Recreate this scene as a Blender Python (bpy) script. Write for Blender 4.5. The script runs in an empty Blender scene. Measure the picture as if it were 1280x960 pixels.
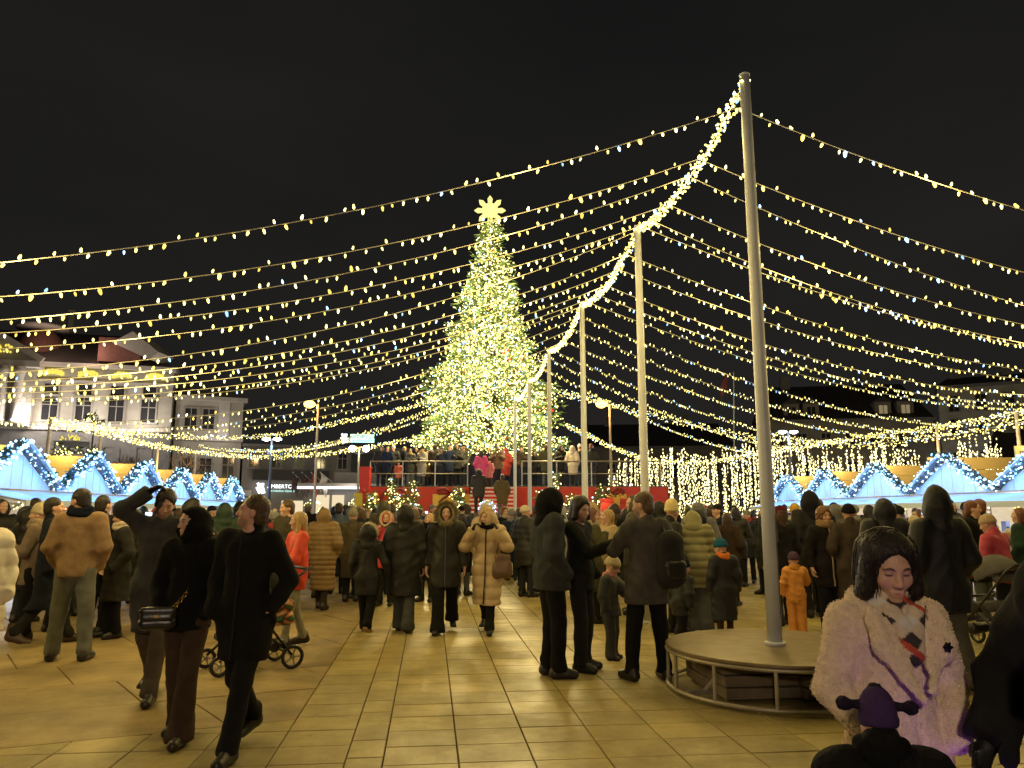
import bpy, math, random
import numpy as np
from mathutils import Vector, Matrix, Euler

scene = bpy.context.scene
COL = scene.collection
R = random.Random(11)
rad = math.radians

# ---------------------------------------------------------------- camera
CAM_Z = 1.63
PITCH = math.atan(160 / 961)
cam_data = bpy.data.cameras.new('camera')
cam_data.sensor_width = 36.0
cam_data.lens = 961 / 1280 * 36.0
cam_data.clip_start = 0.05
cam_data.clip_end = 900
cam = bpy.data.objects.new('camera', cam_data)
cam.location = (0, 0, CAM_Z)
cam.rotation_euler = (math.pi / 2 + PITCH, 0, 0)
COL.objects.link(cam)
scene.camera = cam

# ---------------------------------------------------------------- night sky
world = bpy.data.worlds.new('World')
scene.world = world
world.use_nodes = True
wn = world.node_tree
for n in list(wn.nodes):
    wn.nodes.remove(n)
w_out = wn.nodes.new('ShaderNodeOutputWorld')
w_bg = wn.nodes.new('ShaderNodeBackground')
w_tc = wn.nodes.new('ShaderNodeTexCoord')
w_noise = wn.nodes.new('ShaderNodeTexNoise')
w_noise.inputs['Scale'].default_value = 2.2
w_noise.inputs['Detail'].default_value = 4
w_map = wn.nodes.new('ShaderNodeMapping')
w_map.inputs['Scale'].default_value = (0.6, 0.6, 2.0)
w_ramp = wn.nodes.new('ShaderNodeValToRGB')
w_ramp.color_ramp.elements[0].position = 0.35
w_ramp.color_ramp.elements[0].color = (0.0076, 0.0075, 0.0073, 1)
w_ramp.color_ramp.elements[1].position = 0.75
w_ramp.color_ramp.elements[1].color = (0.0125, 0.0118, 0.0108, 1)
wn.links.new(w_tc.outputs['Generated'], w_map.inputs['Vector'])
wn.links.new(w_map.outputs['Vector'], w_noise.inputs['Vector'])
wn.links.new(w_noise.outputs['Fac'], w_ramp.inputs['Fac'])
w_sep = wn.nodes.new('ShaderNodeSeparateXYZ'); wn.links.new(w_tc.outputs['Generated'], w_sep.inputs['Vector'])
w_el = wn.nodes.new('ShaderNodeMapRange')                      # the town's glow low over the roofs
w_el.inputs['From Min'].default_value = 0.0; w_el.inputs['From Max'].default_value = 0.7; w_el.inputs['To Min'].default_value = 1.35; w_el.inputs['To Max'].default_value = 0.85
wn.links.new(w_sep.outputs['Z'], w_el.inputs['Value'])
w_mul = wn.nodes.new('ShaderNodeVectorMath'); w_mul.operation = 'SCALE'
wn.links.new(w_ramp.outputs['Color'], w_mul.inputs[0]); wn.links.new(w_el.outputs['Result'], w_mul.inputs['Scale'])
wn.links.new(w_mul.outputs['Vector'], w_bg.inputs['Color'])
w_bg.inputs['Strength'].default_value = 1.0
wn.links.new(w_bg.outputs['Background'], w_out.inputs['Surface'])

# ---------------------------------------------------------------- render look
scene.view_settings.view_transform = 'Standard'
scene.view_settings.look = 'None'
scene.view_settings.exposure = 0.2
scene.view_settings.gamma = 1.0
scene.cycles.use_denoising = True
scene.cycles.max_bounces = 5
scene.cycles.diffuse_bounces = 2
scene.cycles.glossy_bounces = 2
scene.cycles.transmission_bounces = 2
scene.cycles.caustics_reflective = False
scene.cycles.caustics_refractive = False
scene.cycles.sample_clamp_indirect = 3.0
scene.cycles.use_light_tree = True

# ---------------------------------------------------------------- picture rays (used to work out real positions)
_c, _s = math.cos(PITCH), math.sin(PITCH)
def ray(px, py):
    u = (px - 640) / 961; v = (480 - py) / 961
    return Vector((u, _c - v * _s, _s + v * _c))
def G(px, py, z=0.0):
    r = ray(px, py); t = (z - CAM_Z) / r.z
    return Vector((0, 0, CAM_Z)) + r * t
def at(px, py, Y):
    r = ray(px, py)
    return Vector((0, 0, CAM_Z)) + r * (Y / r.y)

# ---------------------------------------------------------------- materials
MATS = {}
def nodes_of(name):
    m = bpy.data.materials.new(name)
    m.use_nodes = True
    nt = m.node_tree
    return m, nt, nt.nodes, nt.links, nt.nodes['Principled BSDF']

def mat(name, color, rough=0.6, metal=0.0, vary=0.15, scale=8.0, bump=0.0, bscale=60.0, stretch=(1, 1, 1), use_obj=False,
        attr=None, sheen=0.0, randomise=0.0, spec=0.5, coat=0.0, stains=0.0):
    """Principled material with noise colour variation and fine relief."""
    if name in MATS:
        return MATS[name]
    m, nt, N, L, b = nodes_of(name)
    b.inputs['Roughness'].default_value = rough
    b.inputs['Metallic'].default_value = metal
    b.inputs['Specular IOR Level'].default_value = spec
    if coat:
        b.inputs['Coat Weight'].default_value = coat
    if sheen:
        b.inputs['Sheen Weight'].default_value = sheen
        b.inputs['Sheen Roughness'].default_value = 0.5
    tc = N.new('ShaderNodeTexCoord'); mp = N.new('ShaderNodeMapping')
    mp.inputs['Scale'].default_value = stretch
    L.new(tc.outputs['Object'], mp.inputs['Vector'])
    nz = N.new('ShaderNodeTexNoise'); nz.inputs['Scale'].default_value = scale; nz.inputs['Detail'].default_value = 5
    L.new(mp.outputs['Vector'], nz.inputs['Vector'])
    hsv = N.new('ShaderNodeHueSaturation')
    mr = N.new('ShaderNodeMapRange')
    mr.inputs['From Min'].default_value = 0.25; mr.inputs['From Max'].default_value = 0.75
    mr.inputs['To Min'].default_value = 1 - vary; mr.inputs['To Max'].default_value = 1 + vary
    L.new(nz.outputs['Fac'], mr.inputs['Value'])
    oi = N.new('ShaderNodeObjectInfo')
    if randomise:
        mr2 = N.new('ShaderNodeMapRange')
        mr2.inputs['To Min'].default_value = 1 - randomise; mr2.inputs['To Max'].default_value = 1 + randomise
        L.new(oi.outputs['Random'], mr2.inputs['Value'])
        mu = N.new('ShaderNodeMath'); mu.operation = 'MULTIPLY'
        L.new(mr.outputs['Result'], mu.inputs[0]); L.new(mr2.outputs['Result'], mu.inputs[1])
        L.new(mu.outputs[0], hsv.inputs['Value'])
    else:
        L.new(mr.outputs['Result'], hsv.inputs['Value'])
    if use_obj:
        L.new(oi.outputs['Color'], hsv.inputs['Color'])
    elif attr:
        at_ = N.new('ShaderNodeAttribute'); at_.attribute_name = attr
        L.new(at_.outputs['Color'], hsv.inputs['Color'])
    else:
        hsv.inputs['Color'].default_value = (*color, 1)
    L.new(hsv.outputs['Color'], b.inputs['Base Color'])
    if stains:
        # dirt, dried spills and trodden gum, with a shape of their own
        geo = N.new('ShaderNodeNewGeometry')
        n2 = N.new('ShaderNodeTexNoise'); n2.inputs['Scale'].default_value = .9; n2.inputs['Detail'].default_value = 8; n2.inputs['Roughness'].default_value = .7
        L.new(geo.outputs['Position'], n2.inputs['Vector'])
        r2 = N.new('ShaderNodeMapRange'); r2.inputs['From Min'].default_value = .40; r2.inputs['From Max'].default_value = .66; r2.inputs['To Min'].default_value = 1 - stains; r2.inputs['To Max'].default_value = 1.08
        L.new(n2.outputs['Fac'], r2.inputs['Value'])
        vo = N.new('ShaderNodeTexVoronoi'); vo.inputs['Scale'].default_value = 3.4; vo.inputs['Randomness'].default_value = 1
        L.new(geo.outputs['Position'], vo.inputs['Vector'])
        r3 = N.new('ShaderNodeMapRange'); r3.inputs['From Min'].default_value = .035; r3.inputs['From Max'].default_value = .06; r3.inputs['To Min'].default_value = .5; r3.inputs['To Max'].default_value = 1
        L.new(vo.outputs['Distance'], r3.inputs['Value'])
        m1 = N.new('ShaderNodeMath'); m1.operation = 'MULTIPLY'; L.new(r2.outputs['Result'], m1.inputs[0]); L.new(r3.outputs['Result'], m1.inputs[1])
        mx = N.new('ShaderNodeMix'); mx.data_type = 'RGBA'; mx.blend_type = 'MULTIPLY'; mx.inputs[0].default_value = 1
        L.new(hsv.outputs['Color'], mx.inputs[6]); L.new(m1.outputs[0], mx.inputs[7]); L.new(mx.outputs[2], b.inputs['Base Color'])
        rr_ = N.new('ShaderNodeMapRange'); rr_.inputs['From Min'].default_value = .35; rr_.inputs['From Max'].default_value = .65; rr_.inputs['To Min'].default_value = rough + .16; rr_.inputs['To Max'].default_value = rough - .12
        L.new(n2.outputs['Fac'], rr_.inputs['Value']); L.new(rr_.outputs['Result'], b.inputs['Roughness'])
    if bump:
        bz = N.new('ShaderNodeTexNoise'); bz.inputs['Scale'].default_value = bscale; bz.inputs['Detail'].default_value = 3
        L.new(mp.outputs['Vector'], bz.inputs['Vector'])
        bp = N.new('ShaderNodeBump'); bp.inputs['Strength'].default_value = bump; bp.inputs['Distance'].default_value = 0.01
        L.new(bz.outputs['Fac'], bp.inputs['Height'])
        L.new(bp.outputs['Normal'], b.inputs['Normal'])
    MATS[name] = m
    return m

def glow(name, color, strength, attr=None, sample=False):
    """A light-giving surface; many tiny lamps are not sampled one by one (their light is carried by the lamp objects beside them)."""
    if name in MATS:
        return MATS[name]
    m = bpy.data.materials.new(name); m.use_nodes = True
    nt = m.node_tree; N, L = nt.nodes, nt.links
    for n in list(N): N.remove(n)
    o = N.new('ShaderNodeOutputMaterial'); e = N.new('ShaderNodeEmission')
    e.inputs['Strength'].default_value = strength
    if attr:
        a = N.new('ShaderNodeAttribute'); a.attribute_name = attr
        L.new(a.outputs['Color'], e.inputs['Color'])
    else:
        e.inputs['Color'].default_value = (*color, 1)
    L.new(e.outputs['Emission'], o.inputs['Surface'])
    m.cycles.emission_sampling = 'AUTO' if sample else 'NONE'
    MATS[name] = m
    return m

# ---------------------------------------------------------------- object helpers
def link(o, parent=None):
    COL.objects.link(o)
    if parent is not None:
        o.parent = parent
    return o
def tag(o, label=None, cat=None, group=None, kind=None):
    if label: o['label'] = label
    if cat: o['category'] = cat
    if group: o['group'] = group
    if kind: o['kind'] = kind
    return o
def empty(name, loc=(0, 0, 0), rz=0.0, label=None, cat=None, group=None):
    o = bpy.data.objects.new(name, None)
    o.location = loc; o.rotation_euler = (0, 0, rz); o.empty_display_size = 0.2
    link(o)
    return tag(o, label, cat, group)

class MB:
    """collects vertices and faces, builds ONE mesh object"""
    def __init__(self):
        self.v = []; self.f = []; self.mi = []; self.col = []; self.curmat = 0; self.curcol = None
    def add(self, vs, fs, col=None):
        o = len(self.v)
        self.v.extend([tuple(p) for p in vs])
        for f in fs:
            self.f.append(tuple(i + o for i in f)); self.mi.append(self.curmat)
        c = col if col is not None else self.curcol
        if c is not None:
            while len(self.col) < o: self.col.append((1, 1, 1))
            self.col.extend([c] * len(vs))
    def box(self, c, s, rz=0.0, M=None):
        hx, hy, hz = s[0] / 2, s[1] / 2, s[2] / 2
        P = [Vector((x, y, z)) for z in (-hz, hz) for (x, y) in ((-hx, -hy), (hx, -hy), (hx, hy), (-hx, hy))]
        if M is None: M = Matrix.Rotation(rz, 4, 'Z')
        P = [(M @ p) + Vector(c) for p in P]
        self.add(P, [(3, 2, 1, 0), (4, 5, 6, 7), (0, 1, 5, 4), (1, 2, 6, 5), (2, 3, 7, 6), (3, 0, 4, 7)])
    def bar(self, a, b, w, h=None, up=(0, 0, 1)):
        """box-section bar from a to b"""
        a, b = Vector(a), Vector(b); h = h or w
        d = (b - a); l = d.length; d.normalize()
        u = Vector(up)
        x = d.cross(u)
        if x.length < 1e-4: x = d.cross(Vector((0, 1, 0)))
        x.normalize(); y = x.cross(d)
        P = []
        for q in (a, b):
            for sx, sy in ((-1, -1), (1, -1), (1, 1), (-1, 1)):
                P.append(q + x * (sx * w / 2) + y * (sy * h / 2))
        self.add(P, [(0, 1, 2, 3), (7, 6, 5, 4), (4, 5, 1, 0), (5, 6, 2, 1), (6, 7, 3, 2), (7, 4, 0, 3)])
    def tube(self, pts, r, n=8, caps=True, closed=False):
        pts = [Vector(p) for p in pts]
        m = len(pts)
        rs = r if isinstance(r, (list, tuple)) else [r] * m
        vs = []; prev = None
        for i, p in enumerate(pts):
            if closed: d = pts[(i + 1) % m] - pts[i - 1]
            else: d = pts[min(i + 1, m - 1)] - pts[max(i - 1, 0)]
            d.normalize()
            if prev is None:
                x = d.cross(Vector((0, 0, 1)))
                if x.length < 1e-3: x = d.cross(Vector((0, 1, 0)))
            else:
                x = prev - d * prev.dot(d)
            x.normalize(); prev = x; y = d.cross(x)
            for k in range(n):
                a = 2 * math.pi * k / n
                vs.append(p + (x * math.cos(a) + y * math.sin(a)) * rs[i])
        fs = []
        for i in range(m if closed else m - 1):
            j = (i + 1) % m
            for k in range(n):
                k2 = (k + 1) % n
                fs.append((i * n + k, i * n + k2, j * n + k2, j * n + k))
        if caps and not closed:
            fs.append(tuple(range(n - 1, -1, -1))); fs.append(tuple((m - 1) * n + k for k in range(n)))
        self.add(vs, fs)
    def lathe(self, prof, n=24, c=(0, 0, 0)):
        vs = []; m = len(prof)
        for (r, z) in prof:
            for k in range(n):
                a = 2 * math.pi * k / n
                vs.append((c[0] + r * math.cos(a), c[1] + r * math.sin(a), c[2] + z))
        fs = [(i * n + k, i * n + (k + 1) % n, (i + 1) * n + (k + 1) % n, (i + 1) * n + k) for i in range(m - 1) for k in range(n)]
        fs.append(tuple(range(n - 1, -1, -1))); fs.append(tuple((m - 1) * n + k for k in range(n)))
        self.add(vs, fs)
    def prism(self, poly, z0, z1):
        n = len(poly)
        vs = [(x, y, z0) for x, y in poly] + [(x, y, z1) for x, y in poly]
        fs = [tuple(range(n - 1, -1, -1)), tuple(range(n, 2 * n))] + [(i, (i + 1) % n, n + (i + 1) % n, n + i) for i in range(n)]
        self.add(vs, fs)
    def bulb(self, p, r, l=None, col=None, d=(0, 0, -1)):
        """small six-point lamp"""
        p = Vector(p); d = Vector(d).normalized(); l = l or r
        x = d.orthogonal().normalized(); y = d.cross(x)
        vs = [p + d * l, p - d * l, p + x * r, p + y * r, p - x * r, p - y * r]
        self.add(vs, [(0, 2, 3), (0, 3, 4), (0, 4, 5), (0, 5, 2), (1, 3, 2), (1, 4, 3), (1, 5, 4), (1, 2, 5)], col)
    def pill(self, p, r, l=None, col=None, d=(0, 0, -1)):
        """rounder lamp for the near strings"""
        p = Vector(p); d = Vector(d).normalized(); l = l or r
        x = d.orthogonal().normalized(); y = d.cross(x)
        vs = [p + d * l, p - d * l]
        for z, k in ((.6, .72), (-.45, 1.0)):
            for i in range(6):
                a = i * 1.0472
                vs.append(p + d * (l * z) + (x * math.cos(a) + y * math.sin(a)) * (r * k))
        fs = [(0, 2 + i, 2 + (i + 1) % 6) for i in range(6)] + [(2 + i, 8 + i, 8 + (i + 1) % 6, 2 + (i + 1) % 6) for i in range(6)] + [(1, 8 + (i + 1) % 6, 8 + i) for i in range(6)]
        self.add(vs, fs, col)
    def build(self, name, mats, parent=None, smooth=False, loc=None, bevel=0.0):
        me = bpy.data.meshes.new(name)
        me.from_pydata(self.v, [], self.f)
        ml = mats if isinstance(mats, (list, tuple)) else [mats]
        for m in ml: me.materials.append(m)
        if len(ml) > 1: me.polygons.foreach_set('material_index', self.mi)
        if self.col:
            while len(self.col) < len(self.v): self.col.append((1, 1, 1))
            a = me.color_attributes.new('Col', 'FLOAT_COLOR', 'POINT')
            a.data.foreach_set('color', np.c_[np.array(self.col, dtype=np.float32), np.ones(len(self.col), np.float32)].ravel())
        if smooth: me.polygons.foreach_set('use_smooth', [True] * len(me.polygons))
        me.update()
        o = bpy.data.objects.new(name, me)
        link(o, parent)
        if loc is not None: o.location = loc
        if bevel:
            b = o.modifiers.new('edge', 'BEVEL'); b.width = bevel; b.segments = 2; b.limit_method = 'ANGLE'
        return o

def lamp(name, loc, power, color, radius=0.2, kind='POINT'):
    d = bpy.data.lights.new(name, kind)
    d.energy = power; d.color = color; d.shadow_soft_size = radius
    o = bpy.data.objects.new(name, d); o.location = loc
    return link(o)

def text_obj(name, body, size, material, parent, loc, rot, extrude=0.02, align='CENTER', space=1.0):
    c = bpy.data.curves.new(name, 'FONT')
    c.body = body; c.size = size; c.extrude = extrude; c.align_x = align; c.align_y = 'CENTER'; c.space_character = space
    c.materials.append(material)
    o = bpy.data.objects.new(name, c)
    me = bpy.data.meshes.new_from_object(o)          # plain mesh letters
    bpy.data.objects.remove(o)
    o = bpy.data.objects.new(name, me)
    link(o, parent); o.location = loc; o.rotation_euler = rot
    o['kind'] = 'stuff'
    return o

def copy_tree(o, parent=None):
    c = o.copy(); COL.objects.link(c)
    if parent is not None:
        c.parent = parent
    for ch in o.children:
        copy_tree(ch, c)
    return c
# ================================================================ square paving
M_slab = mat('paving stone', (0.42, 0.335, 0.135), rough=0.46, stains=.38, vary=0.2, scale=3.5, bump=0.25, bscale=70, randomise=0.16)
M_slab2 = mat('paving stone large', (0.36, 0.265, 0.12), rough=0.5, stains=.38, vary=0.25, scale=2.5, bump=0.28, bscale=60, randomise=0.14)
M_bed = mat('joint bed', (0.035, 0.03, 0.024), rough=0.9, vary=0.3, scale=4)
M_far = mat('far paving', (0.28, 0.22, 0.13), rough=0.55, vary=0.3, scale=1.2, bump=0.2, bscale=30)

mb = MB()
mb.add([(-260, -60, -0.03), (260, -60, -0.03), (260, 420, -0.03), (-260, 420, -0.03)], [(0, 1, 2, 3)])
ground = mb.build('ground', M_bed); tag(ground, 'dark bed under the paved square', None, None, 'structure')
plaza = empty('pavement'); tag(plaza, 'square paved with warm stone slabs', None, None, 'structure')
mb = MB()
far = [(-120, 30.0), (120, 30.0), (120, 300), (-120, 300)]
mb.prism(far, -0.028, -0.004)
tag(mb.build('far_paving', M_far, plaza), kind='stuff')

D = Vector((-0.10514, 0.99446)); U = Vector((D.y, -D.x))          # along / across the rows of slabs
def uw(u, w): return U * u + D * w
def clip(poly, a, n):
    """keep the side of the line through a with normal n"""
    out = []
    for i in range(len(poly)):
        p, q = poly[i], poly[(i + 1) % len(poly)]
        dp, dq = (p - a).dot(n), (q - a).dot(n)
        if dp >= 0: out.append(p)
        if dp * dq < 0: out.append(p + (q - p) * (dp / (dp - dq)))
    return out
LA = Vector((-3.57, 5.71)); LD = Vector((2.39, 1.0)).normalized(); LN = Vector((-LD.y, LD.x))     # the long dark joint
UM = -1.03
def inset(poly, g):
    c = sum(poly, Vector((0, 0))) / len(poly)
    r = poly
    n = len(poly)
    area = sum(poly[i].x * poly[(i + 1) % n].y - poly[(i + 1) % n].x * poly[i].y for i in range(n))
    sgn = 1 if area > 0 else -1
    for i in range(n):
        p, q = poly[i], poly[(i + 1) % n]
        d = (q - p)
        if d.length < 1e-6: continue
        d.normalize(); nn = Vector((-d.y, d.x)) * sgn
        r = clip(r, p + nn * g, nn)
        if len(r) < 3: return []
    return r
def area_of(p): return abs(sum(p[i].x * p[(i + 1) % len(p)].y - p[(i + 1) % len(p)].x * p[i].y for i in range(len(p)))) / 2
slabs = []
us = [-0.53 - 0.5 * k for k in range(46, 0, -1)] + [-0.53, -0.28] + [-0.28 + 0.5 * k for k in range(1, 48)]
for iu in range(len(us) - 1):
    u0, u1 = us[iu], us[iu + 1]
    shift = 0.0 if u0 >= -0.29 else (0.18 if u1 > -0.3 else 0.08)
    w = 3.0 + 0.01 + shift
    while w < 30.5:
        poly = [uw(u0, w), uw(u1, w), uw(u1, w + 0.4), uw(u0, w + 0.4)]
        w += 0.4
        c = sum(poly, Vector((0, 0))) / 4
        if abs(c.x) > 0.75 * c.y + 1.2: continue
        if u1 <= UM + 0.01:
            poly = clip(poly, LA, -LN)
            if len(poly) < 3 or area_of(poly) < 0.01: continue
        slabs.append((poly, 0))
# large slabs beyond the long joint, on its left
for row in range(-1, 26):
    off = (row * 0.63) % 1.0
    for k in range(-16, 16):
        t0 = (k + off) * 1.75 - 2
        a = LA + LD * t0 + LN * (row * 1.06)
        sk = LN * 1.06 - LD * 0.28
        poly = [a, a + LD * 1.75, a + LD * 1.75 + sk, a + sk]
        poly = clip(poly, LA, LN)
        if len(poly) >= 3: poly = clip(poly, U * UM, -U)
        if len(poly) < 3 or area_of(poly) < 0.02: continue
        c = sum(poly, Vector((0, 0))) / len(poly)
        if abs(c.x) > 0.75 * c.y + 1.6 or c.y > 30 or c.y < 3: continue
        slabs.append((poly, 1))
def in_view_size(s):
    c = sum(s[0], Vector((0, 0))) / len(s[0])
    vis = abs(c.x) < 0.70 * c.y and c.y > 4.9
    return (0 if vis else 1, c.y)
slabs.sort(key=in_view_size)
rest = [MB(), MB()]
for i, (poly, kind) in enumerate(slabs):
    g = 0.004 if kind == 0 else 0.0055
    p0 = inset(poly, g); 
    if len(p0) < 3: continue
    p1 = inset(p0, 0.004)
    if len(p1) < 3: continue
    dz = R.uniform(-0.0018, 0.0018)
    m = MB() if i < 300 else rest[kind]
    n0 = len(p0)
    if len(p1) == n0:
        vs = [(q.x, q.y, -0.028) for q in p0] + [(q.x, q.y, dz - 0.004) for q in p0] + [(q.x, q.y, dz) for q in p1]
        area = sum(p0[k].x * p0[(k + 1) % n0].y - p0[(k + 1) % n0].x * p0[k].y for k in range(n0))
        fs = []
        for k in range(n0):
            k2 = (k + 1) % n0
            fs += [(k, k2, n0 + k2, n0 + k), (n0 + k, n0 + k2, 2 * n0 + k2, 2 * n0 + k)]
        fs.append(tuple(2 * n0 + k for k in range(n0)))
        if area < 0: fs = [tuple(reversed(f)) for f in fs]
        m.add(vs, fs)
    else:
        m.prism([(q.x, q.y) for q in p0], -0.028, dz)
    if i < 300:
        m.build('paving_slab', M_slab if kind == 0 else M_slab2, plaza)
tag(rest[0].build('far_slabs', M_slab, plaza), kind='stuff')
tag(rest[1].build('far_large_slabs', M_slab2, plaza), kind='stuff')
# ================================================================ masts, garlands and strings of lamps
M_mast = mat('mast paint', (0.60, 0.63, 0.70), rough=0.42, vary=0.08, scale=5, bump=0.05, bscale=40)
M_steel = mat('galvanised steel', (0.36, 0.34, 0.31), rough=0.4, metal=0.85, vary=0.15, scale=10)
M_wire = mat('pale cable', (0.75, 0.72, 0.6), rough=0.6, vary=0.1)
M_bulb = glow('string bulb', (1, 0.8, 0.4), 4.0, attr='Col')
WARM = (1.0, 0.84, 0.21); WHITE = (1.0, 0.90, 0.40); BLUE = (0.34, 0.62, 1.0); AMBER = (1.0, 0.70, 0.12)
LAMP_WARM = (1.0, 0.73, 0.24)
def bulb_colour(r):
    x = r.random()
    if x < 0.06: return BLUE
    if x < 0.36: return WHITE
    if x < 0.46: return AMBER
    return WARM

mast_xy = [(2.47, 7.52), (2.04, 11.91), (1.55, 16.5), (1.05, 21.4), (0.6, 26.3), (0.12, 30.6)]
mast_words = ['nearest tall grey mast rising out of the round steel platform', 'second tall mast behind the trio looking at a phone',
              'third grey mast in the row, right of the lit tree', 'fourth mast, standing before the right edge of the lit tree',
              'fifth mast, in front of the red gift stage', 'farthest mast, in front of the striped stage stairs']
MAST_H = 6.2
for i, (x, y) in enumerate(mast_xy):
    r0, r1 = (0.068, 0.052)
    e = empty('light_mast', (x, y, 0), 0, mast_words[i], 'mast', 'masts carrying the light canopy')
    z0 = 0.405 if i == 0 else 0.0
    m = MB(); m.tube([(0, 0, z0), (0, 0, 2), (0, 0, 4), (0, 0, MAST_H)], [r0, r0 * .96, r0 * .88, r1], 20)
    m.build('pole', M_mast, e, smooth=False)
    m = MB(); m.lathe([(r1 + .004, MAST_H), (r1 + .004, MAST_H + .015), (r1 * .6, MAST_H + .03)], 20); m.build('cap', M_mast, e)
    m = MB(); m.tube([(r0 * .8, -r0 * .62, z0 + .25), (r0 * .75, -r0 * .6, z0 + 1.2)], 0.008, 6)
    m.box((r0 * .9, -r0 * .35, z0 + 1.0), (.02, .02, .12)); m.build('cleat', M_steel, e)
    m = MB(); m.lathe([(r0 + .03, z0), (r0 + .03, z0 + .02), (r0 + .003, z0 + .03)], 20); m.build('base_plate', M_mast, e)
for o in COL.objects:
    if o.name.startswith('pole') and o.type == 'MESH':
        o.data.polygons.foreach_set('use_smooth', [len(p.vertices) == 4 for p in o.data.polygons])

def sagged(C, P, s, n):
    C, P = Vector(C), Vector(P)
    return [C.lerp(P, t) - Vector((0, 0, 4 * s * t * (1 - t))) for t in [i / n for i in range(n + 1)]]
def along(pts, step):
    """points at equal spacing along a polyline"""
    out = []; acc = 0.0
    for a, b in zip(pts, pts[1:]):
        l = (b - a).length
        if l < 1e-6: continue
        d = (b - a) / l
        t = step - acc if acc > 0 else 0.0
        while t <= l:
            out.append((a + d * t, d)); t += step
        acc = l - (t - step)
    return out
def light_string(pts, label, group, step=0.15, r=0.026, l=0.042, wire=0.0048, thick=0.0, per=1, name='light_string', rr=None, far=False):
    rr = rr or random.Random(hash(label) % 9999 if False else len(label) * 77 + int(pts[0].x * 100))
    e = empty(name, pts[0], 0, label, 'string lights', group)
    o0 = pts[0]
    m = MB(); m.tube([p - o0 for p in pts], wire, 5, caps=False); m.build('wire', M_wire, e, smooth=True)
    m = MB()
    for p, d in along(pts, step):
        for _ in range(per):
            q = p - o0
            if thick:
                a = rr.uniform(0, 6.283); s = d.cross(Vector((0, 0, 1))).normalized(); t = s.cross(d)
                rad_ = thick * math.sqrt(rr.random())
                q = q + s * (math.cos(a) * rad_) + t * (math.sin(a) * rad_) + d * rr.uniform(-step, step)
                dr = Vector((rr.uniform(-1, 1), rr.uniform(-1, 1), rr.uniform(-1, 1)))
            else:
                up = 1 if rr.random() < 0.27 else -1
                dr = Vector((rr.uniform(-.5, .5), rr.uniform(-.4, .4), up))
                q = q + dr.normalized() * (l + 0.01) + d * rr.uniform(-.04, .04)
            c = bulb_colour(rr); k = rr.uniform(0.75, 1.1)
            if rr.random() < 0.045: k = 1.4; c = AMBER if rr.random() < .75 else BLUE
            f = rr.choice((0.4, 0.75, 1, 1, 1.3))
            (m.bulb if thick or far else m.pill)(q, r * k, l * k, tuple(x * f for x in c), dr)
    o = m.build('bulbs', M_bulb, e); tag(o, kind='stuff')
    return e

# the thick garland that runs down the row of masts
attC = [(2.45, 7.74, 5.96), (2.33, 8.99, 5.97), (2.29, 9.4, 5.93), (2.2, 10.24, 5.89), (2.13, 11.0, 5.94), (2.08, 11.48, 6.02),
        (1.96, 12.65, 5.99), (1.91, 13.15, 5.88), (1.8, 14.15, 5.89), (1.73, 14.79, 5.88), (1.64, 15.63, 5.95),
        (1.51, 16.84, 5.97), (1.43, 17.65, 5.89), (1.31, 18.88, 5.85), (1.11, 20.84, 6.06), (0.99, 22.1, 6.12), (0.88, 23.21, 6.04)]
tops = [Vector((x, y, MAST_H - 0.06)) for x, y in mast_xy]
for i in range(len(tops) - 1):
    pts = sagged(tops[i], tops[i + 1], 0.27, 20)
    light_string(pts, ['thick glowing garland swooping down from the nearest mast top', 'dense garland between the second and third mast',
                       'dense garland between the third and fourth mast', 'short bright garland before the lit tree, after the fourth mast',
                       'last bright garland crossing the lower part of the lit tree'][i], 'thick garlands along the masts',
                 step=0.06, r=0.0165, l=0.024, thick=0.065, per=5, name='light_garland')

# cross strings, left side and right side
Lend = [(5.5, 1.8), (5.0, 1.95), (5.0, 2.1), (6.5, 1.9), (7.5, 1.9), (5.0, 2.45), (5.0, 2.4), (7.5, 2.15), (5.5, 2.3), (8.5, 2.1), (11.5, 1.9),
        (11.0, 2.25), (17.5, 1.9), (19.5, 1.8), (37.5, 1.6), (39.5, 1.2), (41.0, 1.0)]
Rend = [(9.0, 1.3), (11.0, 1.25), (15.5, 0.8), (11.5, 1.5), (13.5, 1.35), (17.0, 0.8), (18.5, .85), (19.5, .8), (21, .9), (23.5, .75), (25, .65),
        (30, .55), (32.5, .6), (35, .55), (38, .5), (41, .5), (44, .45)]
ORD = ['first', 'second', 'third', 'fourth', 'fifth', 'sixth', 'seventh', 'eighth', 'ninth', 'tenth', 'eleventh', 'twelfth', 'thirteenth', 'fourteenth',
       'fifteenth', 'sixteenth', 'seventeenth']
for i, c in enumerate(attC):
    y, s = Lend[i]
    P = Vector((-17.3, y, 5.0))
    if i >= 14: P = Vector((-17.3 + (i - 14) * 1.2, y, 5.0))
    k = 1.0 + 0.35 * min(1, max(0, (c[1] - 8) / 15))
    light_string(sagged(c, P, s, 36), '%s string of warm lamps from the top, sweeping left over the crowd' % ORD[i], 'light strings over the left of the square',
                 step=0.13, r=0.0148 * k, l=0.028 * k, far=i > 9)
for i, c in enumerate(attC):
    y, s = Rend[i]
    P = Vector((17.5, y, 5.0))
    if i >= 14: P = Vector((17.0 - (i - 13) * 1.1, y, 5.0))
    k = 1.0 + 0.35 * min(1, max(0, (c[1] - 8) / 15))
    light_string(sagged(c, P, s, 36), '%s string of warm lamps from the top, sweeping right over the crowd' % ORD[i], 'light strings over the right of the square',
                 step=0.13, r=0.0148 * k, l=0.028 * k, far=i > 9)

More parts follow.
